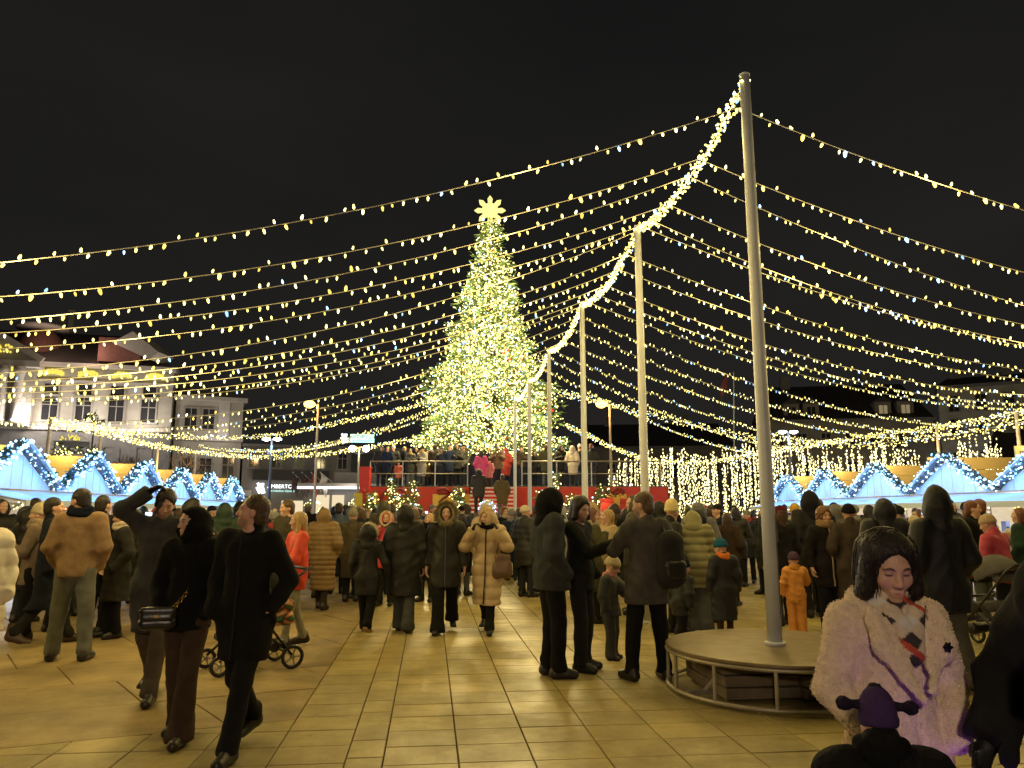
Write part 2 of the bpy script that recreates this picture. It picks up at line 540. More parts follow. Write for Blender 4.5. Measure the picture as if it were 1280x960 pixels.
def smooth_path(P, n=8):
    P = [Vector(p) for p in P]; out = []
    for i in range(len(P) - 1):
        p0, p1, p2, p3 = P[max(i - 1, 0)], P[i], P[i + 1], P[min(i + 2, len(P) - 1)]
        for k in range(n):
            t = k / n
            out.append(0.5 * ((2 * p1) + (p2 - p0) * t + (2 * p0 - 5 * p1 + 4 * p2 - p3) * t * t + (3 * p1 - p0 - 3 * p2 + p3) * t ** 3))
    out.append(P[-1]); return out
G1 = [(-17.51, 29.0, 5.04), (-17.53, 32.7, 5.17), (-17.44, 38.0, 5.34), (-13.58, 42.0, 5.74), (-8.79, 40.0, 6.3), (-5.51, 37.5, 6.6), (-3.33, 36.0, 7.05)]
G2 = [(-17.45, 28.9, 5.0), (-17.51, 32.7, 4.96), (-18.21, 39.5, 4.96), (-17.76, 42.7, 4.96), (-14.81, 46.0, 4.83), (-9.5, 43.5, 5.02), (-4.68, 39.0, 5.36)]
RG = [(17.45, 19.0, 5.0), (17.39, 24.0, 4.96), (17.5, 26.5, 5.0), (17.26, 31.1, 5.0), (15.76, 36.0, 5.0), (13.97, 42.0, 4.82), (11.45, 48.0, 4.68), (7.64, 46.0, 4.83), (2.58, 38.0, 5.94)]
RG2 = [(17.4, 19.0, 4.7), (17.35, 24.0, 4.66), (17.46, 26.5, 4.67), (17.22, 31.1, 4.64), (15.74, 36.0, 4.74), (13.35, 40.0, 5.41), (9.66, 42.0, 6.4), (5.04, 40.0, 7.22), (2.27, 36.0, 7.24)]
for P, lb, th in ((G1, 'upper thick garland curving from the left posts up to the tree', .14), (G2, 'lower thick garland sagging along the left posts to the tree', .15),
                  (RG, 'lower thick garland running along the right posts to the tree', .15), (RG2, 'upper thick garland curving from the right posts up to the tree', .2)):
    light_string(smooth_path(P), lb, 'thick garlands round the square', step=0.11, r=0.028, l=0.042, thick=th, per=3, name='light_garland')

# posts of the outer ring
M_post = mat('tan post', (0.34, 0.28, 0.19), rough=0.6, vary=0.15)
for (x, y, w) in ((-17.45, 28.9, 'tan post behind the first gable of the left stalls'), (-17.53, 32.7, 'tan post behind the second gable of the left stalls'),
                  (-18.2, 39.5, 'tan post before the bare tree on the left'), (-17.76, 43.2, 'slender tan post beyond the bare tree on the left'),
                  (17.26, 31.1, 'tan post rising behind the right stalls beside the light curtain'), (17.5, 26.5, 'tan post near the right edge behind the gables'),
                  (14.0, 42.0, 'thin post beyond the light curtain on the right')):
    e = empty('garland_post', (x, y, 0), 0, w, 'post', 'posts round the square')
    m = MB(); m.tube([(0, 0, 0), (0, 0, 5.05)], [0.075, 0.06], 12); m.build('shaft', M_post, e)
    m = MB(); m.lathe([(0.09, 5.05), (0.09, 5.09), (0.03, 5.12)], 12); m.build('cap', M_post, e)

# the light the strings themselves shed
def warm_glow(C, P, s, fr, power):
    for t in fr:
        p = Vector(C).lerp(Vector(P), t) - Vector((0, 0, 4 * s * t * (1 - t) + 0.05))
        lamp('warm_glow', p, power, LAMP_WARM, 0.35)
SP = 76
for i in (0, 2, 4, 6, 8, 11, 13, 15):
    warm_glow(attC[i], (-17.3, Lend[i][0], 5), Lend[i][1], (0.12, 0.36, 0.62) if i < 11 else (0.2, 0.6), SP)
    warm_glow(attC[i], (17.5, Rend[i][0], 5), Rend[i][1], (0.14, 0.4, 0.7) if i < 11 else (0.25, 0.65), SP)
for q in ((-2.5, 3.0, 5.2), (3.0, 3.2, 5.2)):  # added lamps for assumed strings near the viewpoint, which are not built
    lamp('warm_glow', q, SP * 0.5, LAMP_WARM, 0.35)

for i in range(len(tops) - 1):
    for t in (.18, .5, .82):
        q = tops[i].lerp(tops[i + 1], t) - Vector((0, 0, 4 * .27 * t * (1 - t)))
        lamp('garland_glow', q + Vector((-.1, -.25, -.12)), 22, LAMP_WARM, .2)
# ================================================================ christmas tree on its stage
M_bark = mat('bark', (0.10, 0.065, 0.04), rough=0.9, vary=0.3, scale=20, bump=0.5, stretch=(1, 1, .2))
M_needle = mat('fir needles', (0.06, 0.11, 0.03), rough=0.6, vary=0.45, scale=2.5, attr=None)
M_needle2 = mat('garland needles', (0.012, 0.05, 0.022), rough=0.6, vary=0.4, scale=9)
M_treebulb = glow('tree bulb', (1, .8, .4), 4.6, attr='Col')
M_star = glow('star topper glow', (1.0, 0.88, 0.26), 1.3)
M_redball = mat('red bauble', (0.45, 0.03, 0.02), rough=0.2, vary=0.05)
M_red = mat('red stage cloth', (0.50, 0.028, 0.018), rough=0.55, vary=0.12, scale=2, bump=0.1, bscale=20)
M_darkred = mat('dark red bow', (0.16, 0.012, 0.012), rough=0.5, vary=0.1)
M_goldcloth = mat('gold ribbon', (0.48, 0.30, 0.06), rough=0.4, metal=0.5, vary=0.15)
M_deck = mat('stage deck', (0.10, 0.08, 0.065), rough=0.7, vary=0.2)
M_white = mat('white paint', (0.72, 0.70, 0.66), rough=0.5, vary=0.06, bump=0.05)

def tree_blades(mb, c, d, size, n, rr):
    """a spray of small needle blades round c, pointing roughly along d"""
    c = Vector(c); d = Vector(d)
    for _ in range(n):
        a = (d + Vector((rr.uniform(-.8, .8), rr.uniform(-.8, .8), rr.uniform(-.7, .5)))).normalized()
        s = a.orthogonal().normalized()
        s = (Matrix.Rotation(rr.uniform(0, 6.28), 3, a) @ s)
        l = size * rr.uniform(.6, 1.3); w = l * 0.16
        q = c + Vector((rr.uniform(-1, 1), rr.uniform(-1, 1), rr.uniform(-1, 1))) * size * .5
        mb.add([q - s * w, q + s * w, q + a * l + s * w * .2, q + a * l - s * w * .2], [(0, 1, 2, 3)])

def fir(e, z0, H, rmax, layers, per, blade, nbl, nbulb, br, rr, trunk_r, profile=None, glare=0.03, low=0.0, colours=None):
    """fir with a trunk, limbs in whorls that carry needle sprays, and lamps spread over the sprays"""
    m = MB(); m.tube([(0, 0, low), (0, 0, z0 + H * .5), (0, 0, z0 + H * .97)], [trunk_r, trunk_r * .55, trunk_r * .08], 10)
    m.build('trunk', M_bark, e, smooth=True)
    crown = MB(); limbs = MB(); spots = []
    for li in range(layers):
        f = (li + .35 * rr.random()) / layers
        zz = z0 + H * f ** 0.93
        Rr = rmax * (profile(f) if profile else (1 - f) ** .95) 
        nb = max(5, int(per * (1 - f) + 5))
        a0 = rr.random() * 6.28
        for b in range(nb):
            a = a0 + 6.283 * b / nb + rr.uniform(-.25, .25)
            L = max(0.1, Rr * rr.uniform(.64, 1.2))
            tip = Vector((math.cos(a) * L, math.sin(a) * L, zz - L * .13 + rr.uniform(-.1, .12) * L + .05))
            base = Vector((0, 0, zz + L * .12))
            limbs.tube([base, base.lerp(tip, .6) - Vector((0, 0, L * .04)), tip], [trunk_r * .22 * (1 - f) + .012, trunk_r * .12 * (1 - f) + .01, .006], 4, caps=False)
            ns = max(2, int(L / (blade * .55)))
            for k in range(ns):
                t = .25 + .78 * (k + rr.random()) / ns
                q = base.lerp(tip, t) + Vector((rr.uniform(-1, 1), rr.uniform(-1, 1), rr.uniform(-1, .6))) * blade * (1.1 - .5 * t)
                d = Vector((math.cos(a), math.sin(a), .05))
                tree_blades(crown, q, d, blade, nbl, rr)
                spots.append((q, t))
    o = limbs.build('limbs', M_bark, e); o['kind'] = 'stuff'
    o = crown.build('crown', M_needle, e); o['kind'] = 'stuff'
    outer = [s for s in spots if s[1] > .5] or spots
    mb = MB()
    for _ in range(nbulb):
        q, t = rr.choice(outer)
        q = q + Vector((rr.uniform(-1, 1), rr.uniform(-1, 1), rr.uniform(-1, 1))) * blade * .9
        x = rr.random()
        if colours: c = colours(rr)
        else: c = BLUE if x < .09 else (WHITE if x < .45 else WARM)
        f = rr.choice((.35, .6, 1, 1, 1.2))
        k = rr.uniform(.75, 1.15)
        if rr.random() < glare: k = 1.6
        mb.bulb(q, br * k, br * k * 1.2, tuple(v * f for v in c), (rr.uniform(-1, 1), rr.uniform(-1, 1), rr.uniform(-1, 1)))
    o = mb.build('bulbs', M_treebulb, e); o['kind'] = 'stuff'
    return spots

rt = random.Random(5)
TX, TY = -1.12, 36.6
tree = empty('christmas_tree', (TX, TY, 2.7), 0, 'huge lit fir covered in yellow lights with a glowing snowflake on top', 'christmas tree')
def big_profile(f):
    # broad skirt, waist, then a cone
    if f < .27: return 1.06 - .38 * f + .05 * math.sin(f * 30)
    if f < .36: return .90 - 2.3 * (f - .27)
    return .69 - .99 * (f - .36) + .04 * math.sin(f * 43)
spots = fir(tree, 1.9, 11.5, 2.92, 36, 20, 0.3, 5, 20000, .035, rt, .3, profile=big_profile)
m = MB()
for k in range(70):
    q, t = rt.choice([s for s in spots if s[1] > .75]); q = q * 1.02
    m.lathe([(.001, -.075), (.053, -.053), (.075, 0), (.053, .053), (.001, .075)], 8, q)
o = m.build('baubles', M_redball, tree, smooth=True); o['kind'] = 'stuff'
topper = MB()
for k in range(8):
    a = k * math.pi / 4
    def sp(r, off=0.0): return Vector((math.cos(a + off) * r, 0, math.sin(a + off) * r))
    L = .62
    pts = [sp(.12), sp(.30, .3), sp(L, .2), sp(L + .16), sp(L, -.2), sp(.30, -.3)]
    vs = [(p.x, -.05, p.z) for p in pts] + [(p.x, .05, p.z) for p in pts]
    topper.add(vs, [(0, 1, 2, 3, 4, 5), (11, 10, 9, 8, 7, 6)] + [(i, (i + 1) % 6, 6 + (i + 1) % 6, 6 + i) for i in range(6)])
    for rr_ in (.45, .68):
        pass
topper.tube([(.36 * math.cos(t * .3927), 0, .36 * math.sin(t * .3927)) for t in range(16)], .05, 6, closed=True)
topper.lathe([(.001, -.3), (.22, -.2), (.3, 0), (.22, .2), (.001, .3)], 12)
o = topper.build('star_topper', M_star, tree); o.location = (0.02, -.1, 13.8); o.scale = (1.0, 1.0, 1.0)
for (x, y, z, p) in ((0, -3.7, 3.0, 120), (-2.8, -2.6, 3.1, 120), (2.8, -2.6, 3.1, 120), (0, -2.8, 5.6, 120), (-1.9, -2.0, 6.2, 90), (1.9, -2.0, 6.2, 90), (0, -2.1, 8.2, 80),
                     (-1.2, -1.3, 9.4, 50), (1.2, -1.3, 9.4, 50), (0, -1.4, 11.2, 50), (0, 3, 5, 90), (0, -.9, 13.0, 30)):
    lamp('tree_glow', (TX + x, TY + y, 2.7 + z), p * 5.0, (1.0, .78, .36), .5)

# ---- the stage: a red clad deck, gold gift panels, striped stairs, steel railing
ST_Y = 32.6; ST_Z = 2.7
stage = empty('tree_stage', (0.1, ST_Y, 0), 0, 'red raised stage under the lit tree with gold panels and bows', 'stage')
m = MB()
m.box((-4.05, .05, 1.33), (4.3, .1, 2.66)); m.build('front_wall', M_red, stage, bevel=.01)
m = MB(); m.box((3.25, .05, 1.33), (6.35, .1, 2.66)); m.build('front_wall', M_red, stage, bevel=.01)
m = MB(); m.box((-6.15, 4.1, 1.33), (.1, 8.0, 2.66)); m.build('side_wall', M_red, stage)
m = MB(); m.box((6.45, 4.1, 1.33), (.1, 8.0, 2.66)); m.build('side_wall', M_red, stage)
m = MB(); m.box((.15, 4.1, 2.68), (12.6, 8.1, .06)); m.build('deck', M_deck, stage)
m = MB(); m.box((-6.25, -.12, 1.72), (.4, .4, 3.44)); m.box((-6.25, -.12, 3.47), (.46, .46, .06)); m.build('red_pillar', M_red, stage)
for x, w in ((-3.15, .55), (-2.68, .34), (-1.95, .5), (-2.38, .18), (4.45, .5)):
    m = MB(); m.box((x, -.035, 1.72), (w, .05, 1.3)); m.build('gold_panel', M_goldcloth, stage, bevel=.01)
for x in (-2.62, 4.0):
    m = MB()
    for sx in (-1, 1):
        m.tube([(x, -.09, 2.38), (x + sx * .3, -.12, 2.62), (x + sx * .62, -.1, 2.5), (x + sx * .55, -.09, 2.38), (x, -.09, 2.38)], [.04, .07, .06, .05, .04], 6)
        m.tube([(x, -.09, 2.4), (x + sx * .35, -.1, 2.2), (x + sx * .55, -.09, 2.02)], [.05, .05, .03], 6)
    m.build('bow', M_darkred, stage, smooth=True)
m = MB()
m.tube([(-5.0 + .62 * math.cos(t * .2618), -.06, 2.0 + .62 * math.sin(t * .2618)) for t in range(13)], .05, 8); m.build('arch', M_darkred, stage, smooth=True)

stairs = empty('stage_stairs', (-.78, ST_Y, 0), 0, 'wide red stairs with white striped nosings leading up the stage', 'stairs')
NST = 16
for k in range(NST):
    zt = ST_Z - .05 - k * (ST_Z - .05) / NST
    y = -.02 - k * .28
    m = MB(); m.box((0, y - .14, zt / 2), (1.86, .28, zt)); st = m.build('step', M_red, stairs)
    m = MB(); m.box((0, y - .285, zt - .03), (1.86, .02, .07)); m.build('nosing', M_white, st)
M_rail = mat('railing steel', (0.34, 0.31, 0.26), rough=0.35, metal=0.7, vary=0.12)
def railing(x0, x1, lb, nposts):
    e = empty('stage_railing', (x0, ST_Y + .12, ST_Z + .011), 0, lb, 'railing', 'railings on the stage')
    L = x1 - x0
    for k in range(nposts):
        m = MB(); x = L * k / (nposts - 1)
        m.tube([(x, 0, 0), (x, 0, 1.02)], .028, 8); m.lathe([(.06, 0), (.06, .015), (.03, .02)], 10, (x, 0, 0)); m.build('post', M_rail, e)
    for z in (1.04, .52):
        m = MB(); m.tube([(-.02, 0, z), (L + .02, 0, z)], .03 if z > 1 else .022, 8); m.build('rail', M_rail, e)
railing(-6.0, -1.88, 'steel railing on the stage left of the striped stairs', 4)
railing(.42, 6.3, 'steel railing on the stage right of the striped stairs', 5)
m = MB()
for s in (-1, 1):
    pass

# ---- gift boxes and small lit firs standing before the stage
def gift(x, y, w, d, h, lb, m1, m2, z=0.0):
    e = empty('gift_box', (x, y, z), R.uniform(-.1, .1), lb, 'gift box')
    m = MB(); m.box((0, 0, h / 2), (w, d, h)); m.build('box', m1, e, bevel=.015)
    m = MB(); m.box((0, 0, h + .05), (w + .08, d + .08, .1 + .02)); m.build('lid', m1, e, bevel=.01)
    m = MB(); m.box((0, -d / 2 - .005, h / 2), (w * .2, .02, h - .002)); m.box((0, -d / 2 - .048, h + .05), (w * .2, .02, .14)); m.box((0, 0, h + .118), (w * .2, d + .1, .015)); m.build('ribbon', m2, e)
    m = MB()
    for s in (-1, 1): m.tube([(0, 0, h + .13), (s * w * .18, 0, h + .28), (s * w * .3, 0, h + .2), (0, 0, h + .13)], .03, 6)
    m.build('bow', m2, e, smooth=True)
p = at(770, 640, 27.5); gift(p.x, 27.5, 1.05, 1.05, 1.98, 'big red gift box with a gold ribbon right of the stage', M_red, M_goldcloth)
M_yellowcloth = mat('yellow wrap', (0.62, 0.48, 0.03), rough=0.5, vary=0.1)
p = at(457, 640, 31); gift(p.x, 31, .75, .75, 2.25, 'yellow gift box with red ribbon at the left end of the stage', M_yellowcloth, M_red)
p = at(742, 640, 29); gift(p.x, 29, .8, .8, 1.5, 'small red gift box with gold band between lit shrubs', M_red, M_goldcloth)

ftrees = [(465, 619, 30.5, 2.55, .55, 'small lit fir beside the yellow gift box'), (490, 600, 31.6, 3.1, .3, 'thin sparse lit fir at the left stage corner'),
          (502, 617, 30.4, 2.45, .5, 'small lit fir before the red stage wall, shorter of a pair'), (516, 612, 30.4, 2.95, .6, 'small lit fir before the red stage wall, taller of a pair'),
          (573, 614, 30.2, 2.75, .62, 'bright small lit fir just left of the striped stairs'), (677, 612, 29.6, 2.5, .62, 'small lit fir just right of the striped stairs'),
          (693, 600, 29.9, 3.3, .42, 'slim tall lit fir between the fourth and fifth mast'), (714, 613, 29.6, 2.4, .5, 'small lit fir left of the third mast'),
          (753, 608, 28.5, 2.75, .8, 'bushy lit fir beside the big red gift box')]
for i, (px, py, y, h, r, lb) in enumerate(ftrees):
    q = at(px, py, y)
    e = empty('small_fir', (q.x, y, 0), R.uniform(0, 6), lb, 'small fir', 'small lit firs before the stage')
    rr = random.Random(40 + i)
    fir(e, .35, h - .45, r, 11, 8, .16, 4, 190, .030, rr, .05, glare=.05)
    m = MB(); m.lathe([(.16, 0), (.2, .32), (.17, .33), (.15, .3)], 14); m.build('pot', M_darkred, e)
for px, y in ((510, 29.5), (572, 29.4), (690, 28.8), (752, 27.4)):
    q = at(px, 625, y); lamp('fir_glow', (q.x, y - .4, 2.0), 26, (1, .8, .4), .3)
for x in (-5, -3, 1.8, 4.6):
    lamp('tree_glow', (x, 31.0, 4.8), 36, (1, .78, .4), .4)
# ================================================================ rows of market stalls with blue lit gables
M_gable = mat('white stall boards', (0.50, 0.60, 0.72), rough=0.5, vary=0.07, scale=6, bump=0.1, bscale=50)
M_roofu = mat('dark roof boards', (0.16, 0.165, 0.18), rough=0.6, vary=0.15)
M_gold = mat('gold sheet', (0.62, 0.43, 0.13), rough=0.36, metal=0.35, vary=0.10, scale=3, bump=0.06, bscale=12, stretch=(1, 1, .1))
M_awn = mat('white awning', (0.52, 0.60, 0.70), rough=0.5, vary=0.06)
M_in = mat('stall inner wall', (0.60, 0.56, 0.48), rough=0.6, vary=0.1)
M_counter = mat('counter wood', (0.24, 0.15, 0.08), rough=0.5, vary=0.2, scale=10, stretch=(1, 8, 1))
M_bluebulb = glow('cold lamp', (.5, .75, 1), 5.5, attr='Col')
M_goods = mat('stall goods', (.5, .2, .1), rough=0.5, attr='Col', vary=.1)
M_tube = glow('stall strip lamp', (1, .93, .82), 5.0)
COLD = [(.34, .62, 1.0), (.5, .78, 1.0), (.18, .45, 1.0), (.7, .9, 1.0), (.25, .68, .95)]

def stall(loc, rz, W, lb, group, rr, peak=3.46, eave=2.26, panel_shift=0.0):
    """local: front faces +X, width along Y"""
    e = empty('market_stall', loc, rz, lb, 'market stall', group)
    hw = W / 2 - .04
    # gable boards, set back under the roof overhang: a row of upright boards
    nb = 15
    for k in range(nb):
        y0 = -hw * .93 + 2 * hw * .93 * k / nb; y1 = y0 + 2 * hw * .93 / nb - .012
        def top(y): return eave + (peak - eave - .08) * max(0, 1 - abs(y) / hw)
        m = MB()
        pts = [(y0, eave - .02), (y1, eave - .02), (y1, max(eave, top(y1) - .03))]
        if y0 < 0 < y1: pts.append((0, top(0) - .03))
        pts.append((y0, max(eave, top(y0) - .03)))
        x0 = -.24 + (k % 2) * .008
        n = len(pts)
        m.add([(x0, y, z) for y, z in pts] + [(x0 + .03, y, z) for y, z in pts],
              [tuple(range(n - 1, -1, -1)), tuple(range(n, 2 * n))] + [(i, (i + 1) % n, n + (i + 1) % n, n + i) for i in range(n)])
        m.build('gable_board', M_gable, e)
    # two roof wings that overhang the gable
    for s in (-1, 1):
        m = MB()
        a = (peak, eave); dy = s * hw
        t = .07
        vs = [(x, 0, peak) for x in (-.3, .06)] + [(x, dy, eave) for x in (-.3, .06)] + [(x, 0, peak + t) for x in (-.3, .06)] + [(x, dy, eave + t) for x in (-.3, .06)]
        m.add(vs, [(0, 1, 3, 2), (4, 6, 7, 5), (0, 4, 5, 1), (2, 3, 7, 6), (1, 5, 7, 3), (0, 2, 6, 4)])
        m.build('roof_wing', M_roofu, e)
        m = MB(); m.bar((.085, 0, peak + .02), (.085, dy, eave + .02), .03, .16, up=(1, 0, 0)); m.build('barge_board', M_gable, e)
    # fir garland with cold lamps along both slopes
    g = MB(); b = MB()
    for s in (-1, 1):
        for k in range(int(52 * W / 4)):
            t = (k + rr.random()) / (52 * W / 4)
            c = Vector((rr.uniform(-.28, .16), s * hw * t * .98, peak + .08 - (peak - eave) * t))
            tree_blades(g, c, (rr.uniform(-.3, 1), rr.uniform(-1, 1), rr.uniform(-1, .6)), .115, 8, rr)
        nbul = int(130 * W / 4)
        for k in range(nbul):
            t = rr.random()
            c = Vector((rr.uniform(-.3, .24), s * hw * t * .98 + rr.gauss(0, .03), peak + .06 - (peak - eave) * t + rr.gauss(0, .045)))
            kk = rr.uniform(.75, 1.25); col = rr.choice(COLD); f = rr.choice((.35, .6, .9, 1.1))
            b.bulb(c, .033 * kk, .042 * kk, tuple(v * f for v in col), (rr.uniform(-1, 1), rr.uniform(-1, 1), rr.uniform(-1, 1)))
    go = g.build('fir_garland', M_needle2, e); go['kind'] = 'stuff'
    bo = b.build('bulbs', M_bluebulb, go); bo['kind'] = 'stuff'
    # awning, fascia, walls, counter, goods
    m = MB(); m.box((.42, 0, eave - .22), (1.62, W - .01, .05), M=Matrix.Rotation(.19, 4, 'Y')); m.build('awning', M_awn, e)
    m = MB(); m.box((1.23, 0, eave - .42), (.03, W - .012, .16)); m.build('fascia', M_awn, e, bevel=.008)
    m = MB(); m.box((-1.6, 0, (eave - .2) / 2), (.06, W - .1, eave - .2)); m.build('back_wall', M_in, e)
    for s in (-1, 1):
        m = MB(); m.box((-.75, s * (hw - .0), (eave - .2) / 2), (1.6, .05, eave - .2)); m.build('side_wall', M_in, e)
        m = MB(); m.bar((.05, s * (hw - .03), eave - .4), (1.1, s * (hw - .03), eave - .44), .05); m.bar((.05, s * (hw - .05), 1.2), (1.1, s * (hw - .05), eave - .42), .05)
        m.build('awning_strut', M_awn, e)
    m = MB(); m.box((.12, 0, .52), (.5, W - .2, 1.04)); m.build('counter', M_counter, e, bevel=.01)
    m = MB(); m.box((.15, 0, 1.065), (.7, W - .16, .05)); m.build('counter_top', M_gable, e, bevel=.008)
    m = MB()
    for z in (1.35, 1.72): m.box((-1.45, 0, z), (.28, W - .3, .03))
    m.build('shelf', M_counter, e)
    m = MB()
    pal = [(.55, .06, .04), (.6, .42, .12), (.7, .66, .55), (.12, .25, .1), (.65, .22, .05), (.5, .1, .2), (.75, .7, .6), (.15, .2, .45)]
    for k in range(46):
        z, x = rr.choice([(1.09, rr.uniform(-.02, .4)), (1.366, -1.45), (1.736, -1.45), (1.09, .1)])
        c = rr.choice(pal); w = rr.uniform(.08, .17); h = rr.uniform(.1, .3)
        m.curcol = c
        y = rr.uniform(-hw + .2, hw - .2)
        if rr.random() < .5: m.box((x, y, z + h / 2), (w, w, h), rr.uniform(0, 1))
        else: m.lathe([(w * .4, 0), (w * .5, h * .3), (w * .45, h * .7), (w * .15, h)], 8, (x, y, z))
    o = m.build('goods', M_goods, e); o['kind'] = 'stuff'
    m = MB()
    for k in range(34):
        b2 = (rr.uniform(-1.5, .5), rr.uniform(-hw + .1, hw - .1), eave - .3 - rr.random() * .25)
        m.bulb(b2, .03, .035, rr.choice([WARM, WHITE, (1, .3, .12), (1, .85, .6), (1, .5, .3)]))
    o = m.build('fairy_lamps', M_treebulb, e); o['kind'] = 'stuff'
    m = MB(); m.tube([(-.4, -hw + .5, eave - .2), (-.4, hw - .5, eave - .2)], .025, 8); m.build('strip_lamp', M_tube, e)
    # gold clad upper box whose end rises as a fin behind the gable
    for (z0, z1) in ((2.2, 3.14), (3.155, 3.58)):
        m = MB(); m.box((-2.75 - .4, hw + .015, (z0 + z1) / 2), (4.6, .05, z1 - z0)); m.build('gold_panel', M_gold, e, bevel=.004)
    m = MB(); m.box((-2.95 - .4, 0, 2.28), (3.9, W - .02, .06)); m.build('flat_roof', M_roofu, e)
    # its lamps' own light
    M = Matrix.Translation(loc) @ Matrix.Rotation(rz, 4, 'Z')
    for y in (-hw * .55, hw * .55):
        lamp('garland_glow', M @ Vector((.75, y, eave + .75)), 115, (.10, .40, 1.0), .25)
    lamp('stall_glow', M @ Vector((.0, 0, eave - .36)), 170, (1.0, .88, .72), .3)
    return e

rs = random.Random(3)
Ll = ['near the left edge, its dark eave showing', 'just right of the nearest gold panel', 'above the tan jacket man', 'before the bare tree',
      'second from the far left end', 'at the far end of the left row']
for i in range(6):
    y = 20.6 + 4.5 * i; x = -13.03 - .11 * (y - 20.5)
    stall((x, y, 0), math.radians(6.2), 4.5, 'white gabled stall with blue lit garland, %s' % ['dark eave showing, at the left edge', 'behind the tan jacket man',
          'bright boarded gable, third from the left edge', 'before the bare tree', 'small, second from the hotel end', 'smallest, beside the pale hotel wall'][i],
          'market stalls along the left', rs)
for i in range(5):
    y = 20.5 + 4.95 * i; x = 14.15 + .03 * i
    # mirrored row: turned to face -X, so its gold fin sits on the far end too
    e = stall((x, y, 0), math.pi, 4.95, 'white gabled stall with blue lit garland, %s' % ['at the right edge above the stroller', 'above the man in tall black hood',
          'above the pink coat woman', 'grey eave showing, two from the mast', 'right beside the nearest mast'][i],
          'market stalls along the right', rs)
    for ch in e.children:
        if ch.name.startswith('gold_panel'):
            ch.location.y = -(4.95 - .05)
for o in list(COL.objects):
    pass
# warm lamps added to brighten the gold panels; no fixtures hang there
for i in range(6):
    y = 20.6 + 4.5 * i; x = -13.03 - .11 * (y - 20.5)
    lamp('warm_glow', (x - 2.6, y + .6, 3.9), 110, (1, .74, .32), .3)
for i in range(5):
    lamp('warm_glow', (14.2 + 2.4, 20.5 + 4.95 * i + .6, 3.9), 110, (1, .76, .36), .3)
# ================================================================ buildings, street lamps, light curtain, flags
M_plaster = mat('grey plaster', (0.40, 0.37, 0.315), rough=0.85, vary=0.14, scale=1.5, bump=0.2, bscale=14)
M_plaster2 = mat('dark plaster', (0.24, 0.22, 0.19), rough=0.9, vary=0.16, scale=1.2, bump=0.2, bscale=14)
M_stone = mat('pale stone', (0.50, 0.46, 0.42), rough=0.8, vary=0.1, scale=2)
M_base = mat('basement stone', (0.20, 0.19, 0.18), rough=0.9, vary=0.2, scale=2)
M_tin = mat('dark tin roof', (0.055, 0.045, 0.04), rough=0.6, vary=0.2, scale=2, stretch=(6, 1, 1))
M_redroof = mat('red tile roof', (0.15, 0.06, 0.045), rough=0.8, vary=0.25, scale=6)
M_pane = mat('dark window glass', (0.035, 0.035, 0.038), rough=0.08, vary=0.1, spec=0.6)
M_frame = mat('window frame', (0.30, 0.28, 0.25), rough=0.6, vary=0.05)
M_litpane = glow('lit window', (1.0, .78, .42), .22)
M_shop = glow('lit shop window', (1.0, .82, .52), .8)
M_panel = glow('yellow light garland', (1.0, .80, .12), 1.0)
M_sign = glow('white sign face', (.88, .95, 1.0), 2.4)
M_sign2 = glow('pale green sign face', (.52, 1.0, .88), 1.5)
M_lampface = glow('street lamp face', (1, .55, .10), 6)
M_lampwhite = glow('white lamp face', (.92, .97, 1.0), 9)
M_led = glow('cold light column', (.45, .80, 1.0), 1.8)
M_lampost = mat('lamp post paint', (0.30, 0.24, 0.15), rough=0.5, vary=0.1)
M_dark = mat('black metal', (0.02, 0.02, 0.022), rough=0.5, vary=0.1)

class Face:
    """a straight facade from A to B (ground points); local u along it, outward normal towards the square"""
    def __init__(s, e, A, B):
        s.e = e; s.A = Vector((A[0], A[1], 0)); d = Vector((B[0], B[1], 0)) - s.A
        s.L = d.length; s.d = d / s.L; s.n = Vector((s.d.y, -s.d.x, 0)); s.ang = math.atan2(s.d.y, s.d.x)
    def P(s, u, out, z): return s.A + s.d * u + s.n * out + Vector((0, 0, z))
    def box(s, name, m, u0, u1, z0, z1, out0, out1, parent=None, bevel=0.0):
        b = MB(); b.box(s.P((u0 + u1) / 2, (out0 + out1) / 2, (z0 + z1) / 2), (u1 - u0, out1 - out0, z1 - z0), s.ang)
        return b.build(name, m, parent or s.e, bevel=bevel)
    def window(s, u, z, w, h, lit=False, surround=True, mull=True):
        m = MB()
        for a, b_, c, d in ((u - w / 2 - .12, u - w / 2, z, z + h), (u + w / 2, u + w / 2 + .12, z, z + h), (u - w / 2 - .14, u + w / 2 + .14, z + h, z + h + .14)):
            m.box(s.P((a + b_) / 2, .06, (c + d) / 2), (b_ - a, .12, d - c), s.ang)
        if mull:
            m.box(s.P(u, .03, z + h / 2), (.07, .05, h), s.ang); m.box(s.P(u, .03, z + h * .66), (w, .05, .07), s.ang)
        f = m.build('window', M_frame, s.e)
        b = MB(); b.box(s.P(u, .012, z + h / 2), (w, .03, h), s.ang); b.build('pane', M_litpane if lit else M_pane, f)
        b = MB(); b.box(s.P(u, .1, z - .07), (w + .4, .22, .13), s.ang); b.build('sill', M_frame, f)
        return f

